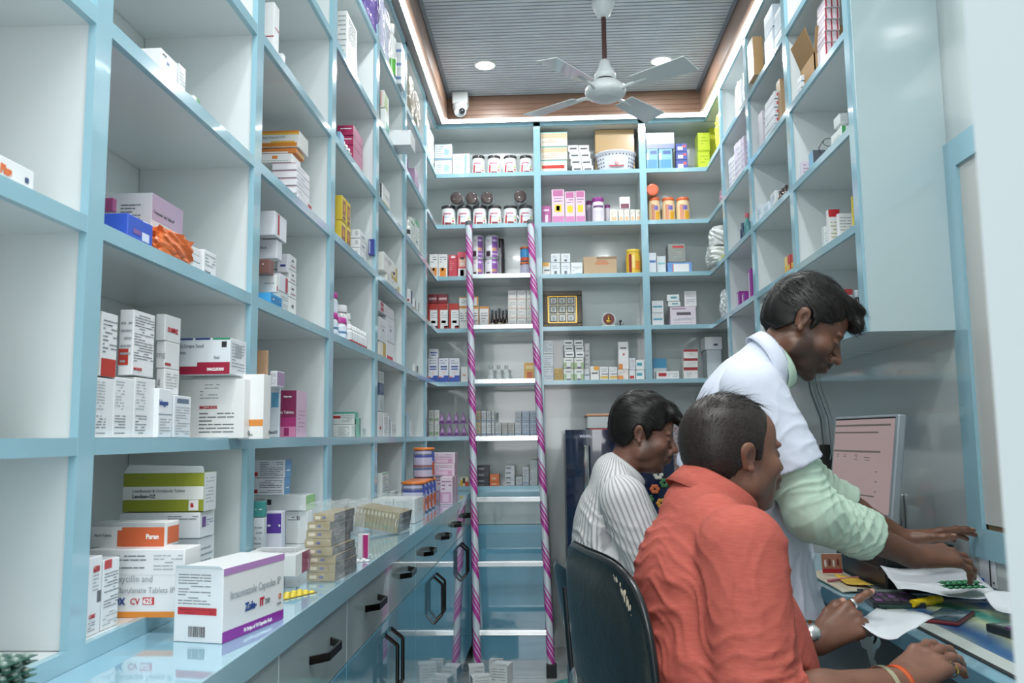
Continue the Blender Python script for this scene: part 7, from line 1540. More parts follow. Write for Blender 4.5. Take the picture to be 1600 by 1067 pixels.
def skin_mat(name, rough=0.42):
    m = bpy.data.materials.new(name); m.use_nodes = True; t = m.node_tree; n = t.nodes; b = n['Principled BSDF']
    a = n.new('ShaderNodeVertexColor'); a.layer_name = 'Col'; tc = n.new('ShaderNodeTexCoord'); nz = n.new('ShaderNodeTexNoise'); bp = n.new('ShaderNodeBump')
    nz.inputs['Scale'].default_value = 260; nz.inputs['Detail'].default_value = 3; bp.inputs['Strength'].default_value = 0.18; bp.inputs['Distance'].default_value = 0.001
    t.links.new(tc.outputs['Object'], nz.inputs['Vector']); t.links.new(nz.outputs[0], bp.inputs['Height']); t.links.new(bp.outputs[0], b.inputs['Normal'])
    t.links.new(a.outputs[0], b.inputs['Base Color']); b.inputs['Roughness'].default_value = rough
    b.inputs['Subsurface Weight'].default_value = 0.08; b.inputs['Subsurface Radius'].default_value = (0.006, 0.002, 0.001); b.inputs['Subsurface Scale'].default_value = 1.0
    return m
SKIN = skin_mat('human_skin')
def hair_mat(name, c, c2=None, amt=0.0):
    m = mat(name, c, 0.42, spec=0.35)
    if c2:
        t = m.node_tree; n = t.nodes; b = n['Principled BSDF']; tc = n.new('ShaderNodeTexCoord'); nz = n.new('ShaderNodeTexNoise'); rp = n.new('ShaderNodeValToRGB')
        nz.inputs['Scale'].default_value = 600; rp.color_ramp.elements[0].position = 0.5; rp.color_ramp.elements[1].position = 0.72
        rp.color_ramp.elements[0].color = (*srgb(c), 1); rp.color_ramp.elements[1].color = (*srgb(c2), 1)
        t.links.new(tc.outputs['Object'], nz.inputs['Vector']); t.links.new(nz.outputs[0], rp.inputs[0]); t.links.new(rp.outputs[0], b.inputs['Base Color'])
    return m
class HF(Field):
    """field whose prims are given in the local frame of a head or hand"""
    def __init__(s, c, Rm, sc=1.0): super().__init__(); s.c = np.array(c, float); s.R = Rm; s.s = sc
    def w(s, p): return s.c + s.R @ (np.array(p, float) * s.s)
    def lc(s, a, b, ra, rb=None, **k): return s.cap(s.w(a), s.w(b), ra * s.s, None if rb is None else rb * s.s, **k)
    def le(s, c, r, rot=None, **k):
        Rl = s.R if rot is None else s.R @ np.array(Euler([R(a) for a in rot]).to_matrix())
        return s.ell(s.w(c), np.array(r, float) * np.ones(3) * s.s, Rl, **k)
def head_field(c, Rm, sc, neck_to, neck_r=0.052, fat=0.0, moust=0.003, beard=0.0):
    f = HF(c, Rm, sc)
    f.le((0, -.014, .035), (.074, .092, .082), k=.02)
    f.le((0, .038, -.028), (.060 + fat, .052, .070), k=.02)
    f.le((0, .030, .045), (.064, .058, .052), k=.02)
    f.le((0, .044, -.080), (.042 + fat, .040, .030), k=.018)
    f.le((0, .074, -.098), (.020, .016, .015), k=.014)
    for s in (-1, 1):
        f.le((s * (.047 + fat), .008, -.060), (.020, .028, .026), k=.02)
        f.le((s * .043, .060, -.022), (.020, .020, .018), k=.016)
        f.le((s * .028, .078, .021), (.024, .012, .008), k=.010)
    if fat: f.le((0, .030, -.098), (.045, .04, .022), k=.02)
    for s in (-1, 1): f.le((s * .031, .098, .001), (.017, .014, .011), k=.010, sub=True)
    for s in (-1, 1): f.le((s * .030, .0775, .000), (.0135, .0125, .0125), k=.003)
    f.lc((0, .086, .012), (0, .108, -.022), .0075, .0105, k=.010)
    f.le((0, .1125, -.027), (.0115, .0105, .0095), k=.006)
    for s in (-1, 1): f.le((s * .0135, .1015, -.030), (.0075, .0095, .0075), k=.005)
    f.le((0, .090, -.056), (.028, .014, .022), k=.012)
    f.le((0, .1005, -.0545), (.0225, .0085, .0058), k=.004); f.le((0, .0985, -.0665), (.0200, .0090, .0070), k=.004)
    f.le((0, .1105, -.0602), (.023, .0075, .0012), k=.003, sub=True)
    if moust:
        for s in (-1, 1): f.le((s * .013, .1000, -.0452), (.0155, .0075, .0052 + moust), (0, s * 14, s * -18), k=.004)
    for s in (-1, 1):
        f.le((s * .077, -.021, -.002), (.0060, .0165, .027), (0, s * 14, s * -12), k=.006)
        f.le((s * .0815, -.025, .008), (.0050, .0150, .0165), (0, s * 14, s * -12), k=.005)
        f.le((s * .0855, -.017, -.001), (.0050, .0078, .0135), (0, s * 10, 0), k=.004, sub=True)
        f.le((s * .0765, -.012, -.027), (.0045, .0075, .0075), k=.004)
    A = f.w((0, -.022, -.045)); f.cap(A, neck_to, neck_r * sc, neck_r * 1.06 * sc, k=.022)
    return f
def head_colors(L, skin, beard, moust, lips, brow=True, seed=0):
    """L: local coords; returns linear colours"""
    r = np.random.RandomState(seed); n = len(L); base = np.array(srgb(skin)); C = np.tile(base, (n, 1))
    x, y, z = L.T; ax = np.abs(x)
    def mix(mask, col, a=1.0):
        mk = np.clip(mask, 0, 1)[:, None] * a; C[:] = C * (1 - mk) + np.array(srgb(col)) * mk
    ss = lambda v, a, b: np.clip((v - a) / (b - a), 0, 1)
    nz = 0.5 + 0.5 * np.sin(x * 90 + 2) * np.sin(z * 75) * np.sin(y * 60)
    C *= (0.92 + 0.14 * nz)[:, None]
    mix(ss(y, .095, .112) * ss(-z, .005, .02) * ss(z, -.045, -.03), '#8d5542', 0.25)
    jaw = ss(y, -.005, .02) * ss(-z, .030, .052) + ss(ax, .045, .055) * ss(-z, .005, .03) * ss(y, -.0, .012) * ss(.045 - y, 0, .02)
    jaw = np.clip(jaw, 0, 1) * (1 - ss(y, .085, .1) * ss(z, -.075, -.07) * ss(-z, .045, .05) * 0) * ss(z, -.128, -.112)
    mix(jaw, '#17110f', beard)
    mix(ss(.0026 - np.abs(np.hypot(0, z + .0602)), 0, .002) * ss(y, .085, .095) * ss(.024 - ax, 0, .004), '#2a1512', .9)
    mix(((np.hypot(ax / .0215, (z + .0605) / .0125) < 1) & (y > .0945)).astype(float), lips, .8)
    mu = np.exp(-(((z + .0455 + ax * .22) / .0062) ** 2)) * ss(.034 - ax, 0, .010) * ss(y, .075, .09)
    mix(mu * 1.3, '#120d0c', moust)
    if brow:
        bz = .0225 - (ax - .03) ** 2 * 9 + .002
        mix(np.exp(-((z - bz) / .0042) ** 2) * ss(ax, .008, .014) * ss(.052 - ax, 0, .010) * ss(y, .045, .055), '#120d0c', .92)
    ex, ez = ax - .0305, z + .0005
    eye = ((ex / .0135) ** 2 + (ez / .0028) ** 2 < 1) & (y > .074)
    mix((((ex / .0155) ** 2 + ((ez + .0030) / .0026) ** 2 < 1) & (y > .07)).astype(float), '#120c0a', .9)
    mix(eye.astype(float), '#2a1a14', .9); mix((eye & (ex > .006)).astype(float), '#6a5c56', .6)
    mix(np.exp(-(((ex) / .020) ** 2 + ((z + .012) / .008) ** 2)) * ss(y, .05, .07), '#4a3026', .28)
    mix((((ax > .070) & (np.hypot(y + .017, (z + .001)) < .011))).astype(float), '#3c261f', .45)
    return C
def hair_shell(head, style, seed=0):
    """field over the scalp in head coordinates"""
    f = HF(head.c, head.R, head.s); up = style.get('up', 0.0); fr = style.get('front', .062); th = style.get('th', .012)
    cutz = style.get('cut', -.030)
    # upper cap
    w = lambda n_: head.R @ np.array(n_, float)
    hl = style.get('line', (0, .072, .052)); ln = style.get('lnorm', (0, .85, -.52))
    c1 = [(head.w(hl), w(ln))]
    f.le((0, -.018, .038 + up * .3), (.074 + th, .094 + th, .082 + th + up), k=.012, cut=c1 + [(head.w((0, .0, .012)), w((0, .25, -1)))])
    # back and sides down to the nape
    f.le((0, -.022, .010), (.0745 + th * .6, .088 + th * .7, .085 + th), k=.012, cut=[(head.w((0, style.get('side', -.016), 0)), w((0, .80, -.60))), (head.w((0, -.05, cutz)), w((0, -.25, -1)))])
    for s in (-1, 1):
        f.le((s * .068, .010, .026), (.010 + th * .3, .011, .040), k=.006, cut=[(head.w((0, 0, style.get('burn', -.012))), w((0, 0, -1)))])
    for c, r, rot in style.get('tufts', ()): f.le(c, r, rot, k=.014)
    for c, r, rot in style.get('bald', ()): f.le(c, r, rot, k=.006, sub=True)
    for s in (-1, 1): f.le((s * .084, -.018, -.004), (.015, .019, .028), k=.004, sub=True)
    return f
def strands(head, V, N, m, parent, n=900, L=0.02, seed=0, flow=(0, 1, -.3), lift=0.25, rad=0.0007, zmin=-.02, name='hair_strands'):
    r = np.random.RandomState(seed); loc = (V - head.c) @ head.R / head.s
    ok = np.where(loc[:, 2] > zmin)[0]; pick = r.choice(ok, min(n, len(ok)), replace=False)
    vs = []; fs = []
    fl = np.array(flow, float)
    for i in pick:
        p = V[i]; nn_ = N[i]; l = loc[i]
        d0 = head.R @ (fl + np.array([l[0] * 4, 0, 0])); t = d0 - nn_ * (d0 @ nn_); t /= np.linalg.norm(t) + 1e-9
        t = t + nn_ * lift * r.uniform(0.2, 1.2) + r.normal(0, .16, 3); t /= np.linalg.norm(t); ll = L * r.uniform(.5, 1.3)
        b = np.cross(t, nn_); b /= np.linalg.norm(b) + 1e-9; o = len(vs); seg = 3
        for k in range(seg + 1):
            u = k / seg; q = p - nn_ * .001 + t * ll * u - nn_ * lift * ll * u * u * .9; w_ = rad * (1 - .85 * u)
            vs += [q - b * w_, q + b * w_, q + nn_ * w_]
        for k in range(seg):
            for a, c_ in ((0, 1), (1, 2), (2, 0)): fs.append((o + k * 3 + a, o + k * 3 + c_, o + k * 3 + 3 + c_, o + k * 3 + 3 + a))
    return link_mesh(name, np.array(vs), np.array(fs), m, parent)
def hand_field(wrist, Rm, curls, side=1, sc=1.0, spread=0.10, thumb=None, fore=None, fr=(.026, .040)):
    """local frame: y along the hand to the fingertips, x towards the thumb side * side, z out of the back of the hand.
    curls: four (a1, a2, a3) bends in degrees, index first; thumb: three points"""
    f = HF(wrist, Rm, sc)
    f.lc((0, -.02, 0), (0, .022, 0), .0255, .027, k=.012, flat=(Rm[:, 2], 1.45))
    base = [(.031, .088), (.010, .093), (-.011, .090), (-.030, .081)]; ln = [(.041, .025, .021), (.045, .029, .022), (.041, .027, .021), (.032, .020, .019)]; rr = [.0095, .0098, .0092, .0082]
    for (bx, by), r_ in zip(base, rr):
        bx *= side
        f.lc((bx * .55, .018, 0), (bx, by, 0), .0150, .0115, k=.014)
    f.le((.021 * side, .036, -.010), (.017, .030, .016), k=.014)
    tips = []
    for i, ((bx, by), l, r_) in enumerate(zip(base, ln, rr)):
        bx *= side; p = np.array((bx, by, 0.0)); a = 0.0; az = side * spread * (1.5 - i)
        for j in range(3):
            a += R(curls[i][j]); d = np.array((math.sin(az) * math.cos(a), math.cos(az) * math.cos(a), -math.sin(a))); q = p + d * l[j]
            f.lc(p, q, r_ * (1 - .07 * j), r_ * (1 - .07 * (j + 1)) * .97, k=.004 if j else .008)
            if j < 2: f.le(q, r_ * 1.0, k=.003)
            p = q
        tips.append((p.copy(), d.copy(), r_))
    if thumb is None: thumb = [(.022, .020, -.006), (.048, .052, -.012), (.058, .080, -.018), (.060, .104, -.022)]
    tp = [np.array((a * side, b, c)) for a, b, c in thumb]
    f.lc(tp[0], tp[1], .0165, .0130, k=.012); f.lc(tp[1], tp[2], .0125, .0108, k=.006); f.lc(tp[2], tp[3], .0108, .0088, k=.005)
    tips.append((tp[3], (tp[3] - tp[2]) / np.linalg.norm(tp[3] - tp[2]), .0095))
    if fore is not None:
        e = np.array(fore, float); wv = f.w((0, -.01, 0)); f.cap(wv, e + (wv - e) * .45, fr[0] * 1.02, fr[1] * .92, k=.016); f.cap(e + (wv - e) * .45, e, fr[1] * .92, fr[1], k=.016)
    f.tips = tips
    return f
def hand_colors(f, V, N, skin, seed=0):
    L = (V - f.c) @ f.R / f.s; Nl = N @ f.R; base = np.array(srgb(skin)); C = np.tile(base, (len(V), 1))
    C *= (0.9 + 0.16 * (0.5 + 0.5 * np.sin(L[:, 0] * 130) * np.sin(L[:, 1] * 100)))[:, None]
    palm = np.clip(-Nl[:, 2] * 1.4 - .2, 0, 1) * (L[:, 1] > -.01); C = C * (1 - .5 * palm[:, None]) + np.array(srgb('#B08068')) * .5 * palm[:, None]
    for p, d, r_ in f.tips:
        q = L - (p + d * r_ * .15); up_ = np.array((0, 0, 1.0)); nrm = up_ - d * d[2]; nrm /= np.linalg.norm(nrm) + 1e-9
        sidev = np.cross(d, nrm); m_ = (np.abs(q @ d) < r_ * .95) & (np.abs(q @ sidev) < r_ * .72) & (q @ nrm > r_ * .45) & (q @ nrm < r_ * 1.25)
        C[m_] = np.array(srgb('#C49A88'))
    return C
def join(parts):
    Vs = []; Fs = []; Cs = []; o = 0
    for V, F, C in parts: Vs.append(V); Fs.append(F + o); Cs.append(C); o += len(V)
    return np.concatenate(Vs), np.concatenate(Fs), np.concatenate(Cs)
def collar(parent, c, axis, front, r, m, h=0.036, gap=26, flare=0.020, drop=0.0, point=0.03, name='collar', stand=0.018):
    """turned-down shirt collar around the neck axis; front = direction of the opening"""
    a = Vector(axis).normalized(); f_ = Vector(front); f_ = (f_ - a * f_.dot(a)).normalized(); s_ = a.cross(f_)
    n = 40; prof = []
    vs = []; K = 6
    for i in range(n + 1):
        t = -1 + 2 * i / n; ang = math.pi - 0 + t * (math.pi - R(gap)); fr_ = abs(t) ** 3
        rad_ = r * (1 + .10 * fr_); ctr = Vector(c) - a * (drop * fr_)
        dirv = f_ * math.cos(ang) + s_ * math.sin(ang)
        hh = h + point * abs(t) ** 6
        for (dr, dz) in ((0.000, -stand), (0.001, 0.0), (0.0035, 0.004), (0.0070, 0.0), (0.0070 + flare * .5, -hh * .5), (0.0070 + flare, -hh)):
            vs.append(ctr + dirv * (rad_ + dr) + a * dz)
    fs = [(i * K + k, i * K + k + 1, (i + 1) * K + k + 1, (i + 1) * K + k) for i in range(n) for k in range(K - 1)]
    mb = MB(); mb.add([v[:] for v in vs], fs, m, True); o = mb.build(name, parent); o.matrix_parent_inverse = Matrix.Translation(-Vector(parent.location))
    md = o.modifiers.new('t', 'SOLIDIFY'); md.thickness = 0.0022; md.offset = 0
    return o
def cloth_mat(name, c, bs=420, rough=0.85, stripes=None, weave=0.12, c2=None):
    m = mat(name, c, rough, spec=0.2); t = m.node_tree; n = t.nodes; b = n['Principled BSDF']
    tc = n.new('ShaderNodeTexCoord'); nz = n.new('ShaderNodeTexNoise'); bp = n.new('ShaderNodeBump'); nz.inputs['Scale'].default_value = bs
    bp.inputs['Strength'].default_value = 0.25; bp.inputs['Distance'].default_value = 0.0008
    t.links.new(tc.outputs['Object'], nz.inputs['Vector']); t.links.new(nz.outputs[0], bp.inputs['Height']); t.links.new(bp.outputs[0], b.inputs['Normal'])
    col = srgb(c); d = srgb(c2) if c2 else tuple(v * (1 - weave) for v in col)
    mx = n.new('ShaderNodeMix'); mx.data_type = 'RGBA'; mx.inputs[6].default_value = (*d, 1); mx.inputs[7].default_value = (*col, 1)
    if stripes:
        at = n.new('ShaderNodeAttribute'); at.attribute_name = 'stripe'; mm = n.new('ShaderNodeMath'); mm.operation = 'MULTIPLY'; mm.inputs[1].default_value = 2 * math.pi / stripes[0]
        sn = n.new('ShaderNodeMath'); sn.operation = 'SINE'; gt = n.new('ShaderNodeMapRange'); gt.inputs[1].default_value = stripes[1] - .25; gt.inputs[2].default_value = stripes[1] + .25
        t.links.new(at.outputs['Fac'], mm.inputs[0]); t.links.new(mm.outputs[0], sn.inputs[0]); t.links.new(sn.outputs[0], gt.inputs[0])
        mx.inputs[6].default_value = (*col, 1); mx.inputs[7].default_value = (*srgb(stripes[2]), 1); t.links.new(gt.outputs[0], mx.inputs[0])
    else:
        nz2 = n.new('ShaderNodeTexNoise'); nz2.inputs['Scale'].default_value = 60; nz2.inputs['Detail'].default_value = 6
        mp = n.new('ShaderNodeMapping'); mp.inputs['Scale'].default_value = (1, 1, 6); t.links.new(tc.outputs['Object'], mp.inputs[0]); t.links.new(mp.outputs[0], nz2.inputs['Vector']); t.links.new(nz2.outputs[0], mx.inputs[0])
    t.links.new(mx.outputs[2], b.inputs['Base Color'])
    return m
V3 = lambda *a: np.array(a, float)
def person(label, loc): return thing('person', label, 'person', loc)
def pmesh(name, V, F, m, p, **k): return link_mesh(name, V, F, m, p, **k)
def chunk(f, h, it=1): 
    V, F = f.mesh(h); V = relax(V, F, it); return V, F
def seg_coord(V, segs):
    """for stripes: distance measured around / across the nearest limb segment"""
    best = np.full(len(V), 1e9); out = np.zeros(len(V))
    for a, b, r, ref, mode in segs:
        a = np.array(a, float); b = np.array(b, float); ab = b - a; t = np.clip(((V - a) @ ab) / (ab @ ab), 0, 1); q = V - a - t[:, None] * ab
        d = np.linalg.norm(q, axis=1) - r; ax_ = ab / np.linalg.norm(ab); e1 = np.array(ref, float); e1 -= ax_ * (e1 @ ax_); e1 /= np.linalg.norm(e1); e2 = np.cross(ax_, e1)
        s = np.arctan2(q @ e2, q @ e1) * r if mode == 'round' else V @ e1
        m = d < best; best[m] = d[m]; out[m] = s[m]
    return out
def leg_prims(f, hip, knee, ankle, toe, r=(.088, .058, .042), k=.03):
    f.cap(hip, knee, r[0], r[1], k=k); f.cap(knee, ankle, r[1], r[2], k=.02)
def shoe(parent, ankle, toe, m):
    f = Field(); a = V3(*ankle); t = V3(*toe); d = (t - a); d[2] = 0; d /= np.linalg.norm(d)
    f.ell(V3(t[0], t[1], .035) - d * .03, (.045, .045, .030), k=.02); f.ell(V3(a[0], a[1], .040) - d * .01, (.040, .040, .036), k=.02)
    f.cap(V3(a[0], a[1], .034), V3(t[0], t[1], .032) - d * .03, .036, .036, k=.02); f.cap(a, V3(a[0], a[1], .04), .045, .04, k=.02)
    V, F = f.mesh(.007); V[:, 2] = np.maximum(V[:, 2], 0.001); return pmesh('shoe', V, F, m, parent)
BLACKHAIR = hair_mat('black_hair', '#15120F'); GREYHAIR = hair_mat('greying_hair', '#241D19', '#4a413b')
SHOE = plain('#2a2523', 0.4)

# ------------------------------------------------------------------ man in the coral shirt
P = person('seated person in a coral red shirt, nearest to camera, counting papers at the desk', (.33, 1.62, 0.0))
skin = '#7E5644'
fw_ = V3(.91, .40, -.03); Rh = frame_from(fw_); hc = V3(.357, 1.680, 1.160)
H_ = head_field(hc, Rh, .95, (.300, 1.665, 1.035), .060, fat=.007, moust=.002)
V, F = chunk(H_, .0024, 1); L = (V - hc) @ Rh / .95
parts = [(V, F, head_colors(L, skin, .28, .75, '#6a4034', seed=1))]
# torso, upper arms (under the shirt) and legs
f = Field(); f.cap((.32, 1.63, .52), (.30, 1.63, .78), .13, .135, k=.05, flat=((0, 1, 0), .85)); f.cap((.30, 1.63, .78), (.30, 1.64, .97), .125, .10, k=.05, flat=((0, 1, 0), .7))
SN, EN = V3(.318, 1.465, 1.005), V3(.318, 1.385, .775); SF, EF = V3(.345, 1.835, 1.005), V3(.375, 1.860, .790)
for a, b in ((SN, EN), (SF, EF)): f.cap(a, b, .050, .040, k=.02); f.cap((.30, 1.64, .99), a, .06, .05, k=.03)
HN, KN, AN = V3(.36, 1.52, .50), V3(.72, 1.57, .50), V3(.68, 1.58, .09); HF2, KF, AF = V3(.36, 1.74, .50), V3(.72, 1.84, .50), V3(.68, 1.86, .09)
for a, b, c in ((HN, KN, AN), (HF2, KF, AF)): leg_prims(f, a, b, c, c)
V, F = chunk(f, .008, 1); parts.append((V, F, np.tile(np.array(srgb(skin)), (len(V), 1))))
# near (right) hand: rests at the desk edge, palm down, fingers together, ring on it
WN = V3(.580, 1.490, .782)
yd = V3(.80, .50, .30); yd /= np.linalg.norm(yd); zd = V3(-.25, -.50, .80); zd -= yd * (zd @ yd); zd /= np.linalg.norm(zd); xd = np.cross(yd, zd)
Rn = np.stack([xd, yd, zd], 1)
hn = hand_field(WN, Rn, [(14, 14, 10), (15, 17, 11), (17, 20, 12), (20, 22, 14)], side=-1, sc=1.0, spread=.03, fore=EN, fr=(.028, .043), thumb=[(.018, .018, -.012), (.034, .050, -.026), (.034, .080, -.034), (.028, .102, -.040)])
V, F = chunk(hn, .0022, 1); parts.append((V, F, hand_colors(hn, V, vnormals(V, F), skin)))
# far (left) hand: raised, thumb and index pinching a slip of paper
WF = V3(.545, 1.795, .785)
yd = V3(.86, .10, .42); yd /= np.linalg.norm(yd); zd = V3(-.20, -.90, .40); zd -= yd * (zd @ yd); zd /= np.linalg.norm(zd); xd = np.cross(yd, zd)
Rf = np.stack([xd, yd, zd], 1)
hf = hand_field(WF, Rf, [(8, 14, 10), (62, 60, 30), (56, 62, 35), (52, 62, 35)], side=-1, sc=.90, spread=.05, fore=EF, fr=(.027, .042), thumb=[(.020, .022, -.006), (.040, .048, -.010), (.048, .074, -.014), (.048, .096, -.020)])
V, F = chunk(hf, .0022, 1); parts.append((V, F, hand_colors(hf, V, vnormals(V, F), skin)))
V, F, C = join(parts); pmesh('body', V, F, SKIN, P, cols=C)
# hair: short, thinning on the crown
hs = hair_shell(H_, dict(th=.007, front=.05, line=(0, .048, .070), lnorm=(0, .80, -.60), cut=-.058, burn=-.010, side=-.012, bald=(((0, .092, .092), (.020, .030, .020), None),)))
V, F = hs.mesh(.0028); V = relax(V, F, 1); N = vnormals(V, F)
hr = pmesh('hair', V, F, GREYHAIR, P)
s_ = strands(H_, V, N, GREYHAIR, P, n=3600, L=.013, seed=4, flow=(.2, -.7, -.5), lift=.5, rad=.0006, zmin=-.06)
s_.parent = hr; s_.matrix_parent_inverse = Matrix.Identity(4)
s2 = strands(H_, V, N, BLACKHAIR, P, n=260, L=.045, seed=5, flow=(-.3, 1, -.15), lift=.18, rad=.0007, zmin=.09); s2.parent = hr; s2.matrix_parent_inverse = Matrix.Identity(4)
# shirt
CORAL = cloth_mat('coral_linen', '#C4695B', bs=500, c2='#A94F45')
f = Field()
f.cap((.325, 1.63, .50), (.305, 1.63, .80), .165, .158, k=.05, flat=((0, 1, 0), .82)); f.cap((.300, 1.63, .80), (.300, 1.64, .985), .148, .095, k=.06, flat=((0, 1, 0), .60))
f.ell((.36, 1.63, .70), (.125, .15, .13), k=.05); f.ell((.255, 1.63, .93), (.10, .17, .12), k=.05)
f.cap((.290, 1.54, 1.045), (.295, 1.75, 1.045), .050, .050, k=.045); f.ell((.288, 1.655, 1.070), (.066, .078, .055), k=.04)
ue = (EN - SN) / np.linalg.norm(EN - SN); uf = (EF - SF) / np.linalg.norm(EF - SF)
fn = (WN - EN) / np.linalg.norm(WN - EN); ff = (WF - EF) / np.linalg.norm(WF - EF)
f.cap(SN, EN, .076, .066, k=.012); f.cap(SF, EF, .072, .060, k=.03)
f.cap(EN, EN + fn * .062, .062, .060, k=.02, cut=[(EN + fn * .058, fn)]); f.cap(EF, EF + ff * .12, .058, .054, k=.02, cut=[(EF + ff * .100, ff)])
f.cap(EN + fn * .020, EN + fn * .062, .066, .066, k=.004, cut=[(EN + fn * .064, fn), (EN + fn * .018, -fn)]); f.cap(EF + ff * .060, EF + ff * .11, .059, .059, k=.004, cut=[(EF + ff * .105, ff), (EF + ff * .055, -ff)])
f.cap((.325, 1.66, 1.045), (.35, 1.67, 1.16), .058, .060, k=.010, sub=True)
f.cap(EN + fn * .045, EN + fn * .12, .050, .050, k=.004, sub=True); f.cap(EF + ff * .08, EF + ff * .16, .046, .046, k=.004, sub=True)
V, F = f.mesh(.0048); V = relax(V, F, 2); N = vnormals(V, F)
V = folds(V, N, [((.31, 1.42, .82), (-.35, .0, 1), .055, .007, .09), ((.36, 1.36, .80), (.1, 0, 1), .035, .007, .06), ((.25, 1.50, .92), (.75, .1, .6), .060, .007, .09), ((.23, 1.52, .86), (.55, .0, .85), .07, .007, .10),
                 ((.20, 1.60, .72), (.1, 0, 1), .045, .0055, .13), ((.40, 1.50, .98), (.8, .2, .7), .05, .005, .08), ((.19, 1.66, .97), (.5, .4, .7), .06, .005, .10), ((.32, 1.40, .95), (.9, .0, -.5), .06, .005, .07), ((.36, 1.50, .62), (0, 0, 1), .05, .005, .12)], 3)
sh = pmesh('shirt', V, F, CORAL, P)
cl = collar(P, (.326, 1.666, 1.104), (.50, .10, .86), (.84, .28, -.50), .070, CORAL, h=.044, gap=20, flare=.017, point=.036, name='shirt_collar', drop=.012)
cl.parent = sh; cl.matrix_parent_inverse = Matrix.Identity(4)
m = MB(); m.lathe([(.0045, -.001), (.0055, .0006), (.0045, .0012), (.002, .0006), (.0008, .0006)], plain('#E6E2DC', .3), n=14); b_ = m.build('collar_button', sh); b_.location = Vector((.398, 1.592, 1.040)); b_.rotation_euler = (R(90), 0, R(10))
# trousers, shoes
TR = mat('dark_grey_trousers', '#2E2C30', .85)
f = Field(); f.ell((.34, 1.63, .52), (.15, .19, .11), k=.05)
for a, b, c in ((HN, KN, AN), (HF2, KF, AF)): f.cap(a, b, .094, .066, k=.03); f.cap(b, c, .064, .055, k=.02)
V, F = chunk(f, .008, 2); pmesh('trousers', V, F, TR, P)
for a, t in ((AN, AN + V3(.17, 0, 0)), (AF, AF + V3(.17, 0, 0))): shoe(P, a, t, SHOE)
# watch on the far wrist
def bracelet(name, c, axis, r, m_, parent, w=.007, links=0, t=.0018, face=None, flat=1.0, m2=None, up_=(0, 0, 1)):
    a = Vector(axis).normalized(); u = Vector(up_); u = (u - a * u.dot(a)).normalized(); s = a.cross(u)
    mb = MB(); n = links or 32
    for i in range(n):
        a0, a1 = 2 * math.pi * i / n, 2 * math.pi * (i + (.86 if links else 1.0)) / n
        for q, (w0, w1) in enumerate([(-w, -w * .33), (-w * .33, w * .33), (w * .33, w)] if links else [(-w, w)]):
            P_ = []
            for rr_ in (r, r + t):
                for an, ww in ((a0, w0), (a1, w0), (a1, w1), (a0, w1)): P_.append(Vector(c) + (u * math.cos(an) * flat + s * math.sin(an)) * rr_ + a * ww)
            mb.add([p[:] for p in P_], [(3, 2, 1, 0), (4, 5, 6, 7), (0, 1, 5, 4), (1, 2, 6, 5), (2, 3, 7, 6), (3, 0, 4, 7)], (m2 if (links and q == 1 and m2) else m_))
    o = mb.build(name, parent); o.matrix_parent_inverse = Matrix.Translation(-Vector(P.location)); return o
GOLD = mat('gold_metal', '#D9B25A', .2, 1.0); SILV = mat('silver_metal', '#D0D0CE', .22, 1.0); COPR = mat('copper_links', '#B5714A', .3, 1.0)
wc = WF - ff * .022
wtch = bracelet('wristwatch', wc, ff, .0295, SILV, P, w=.010, links=18, t=.0035, m2=COPR, flat=.86, up_=Rf[:, 2]); tag(wtch, 'steel and copper link wristwatch')
m = MB(); m.lathe([(.0005, .006), (.014, .006), (.0165, .003), (.0165, -.002), (.0005, -.002)], SILV, n=24); d_ = m.build('watch_case', wtch)
cse = wc + Rf[:, 2] * .030
d_.location = Vector(cse); d_.rotation_euler = Vector(Rf[:, 2]).to_track_quat('Z', 'Y').to_euler()
wb = WN - fn * .035
bracelet('silver_bangle', wb, fn, .0335, mat('pale_gold_bangle', '#D8CFAE', .25, .9), P, w=.0045, t=.002, flat=.86, up_=Rn[:, 2])
for i in range(3):
    q = WN + fn * (-.010 + .004 * i); bracelet('thread_bracelet', q, fn + V3(.05 * i, .08, 0), .0315, plain(['#D9531E', '#E8742A', '#C9401A'][i], .7), P, w=.0013, t=.0016, flat=.84, up_=Rn[:, 2])
def ring(hand, i, along, mt, stone=None):
    base = [(.031, .088), (.010, .093), (-.011, .090), (-.030, .081)][i]; sd = -1
    c = hand.w((base[0] * sd * 1.0, base[1] + along, -.004 - along * .35)); o = bracelet('finger_ring', c, hand.R[:, 1] - hand.R[:, 2] * .38, .0102, mt, P, w=.0028, t=.0014)
    if stone:
        mb = MB(); mb.ball((0, 0, 0), (.0055, .0055, .003), plain(stone, .1, coat=1.0), 12); s2_ = mb.build('ring_stone', o); s2_.location = Vector(c + hand.R[:, 2] * .0125)
ring(hn, 2, .018, GOLD); ring(hn, 3, .016, GOLD, '#3a1420')
i0 = hf.w((-.031, .106, -.002)); o_ = bracelet('finger_ring', i0, hf.R @ np.array((-.1, 1, -.15)), .0100, SILV, P, w=.0025, t=.0014)

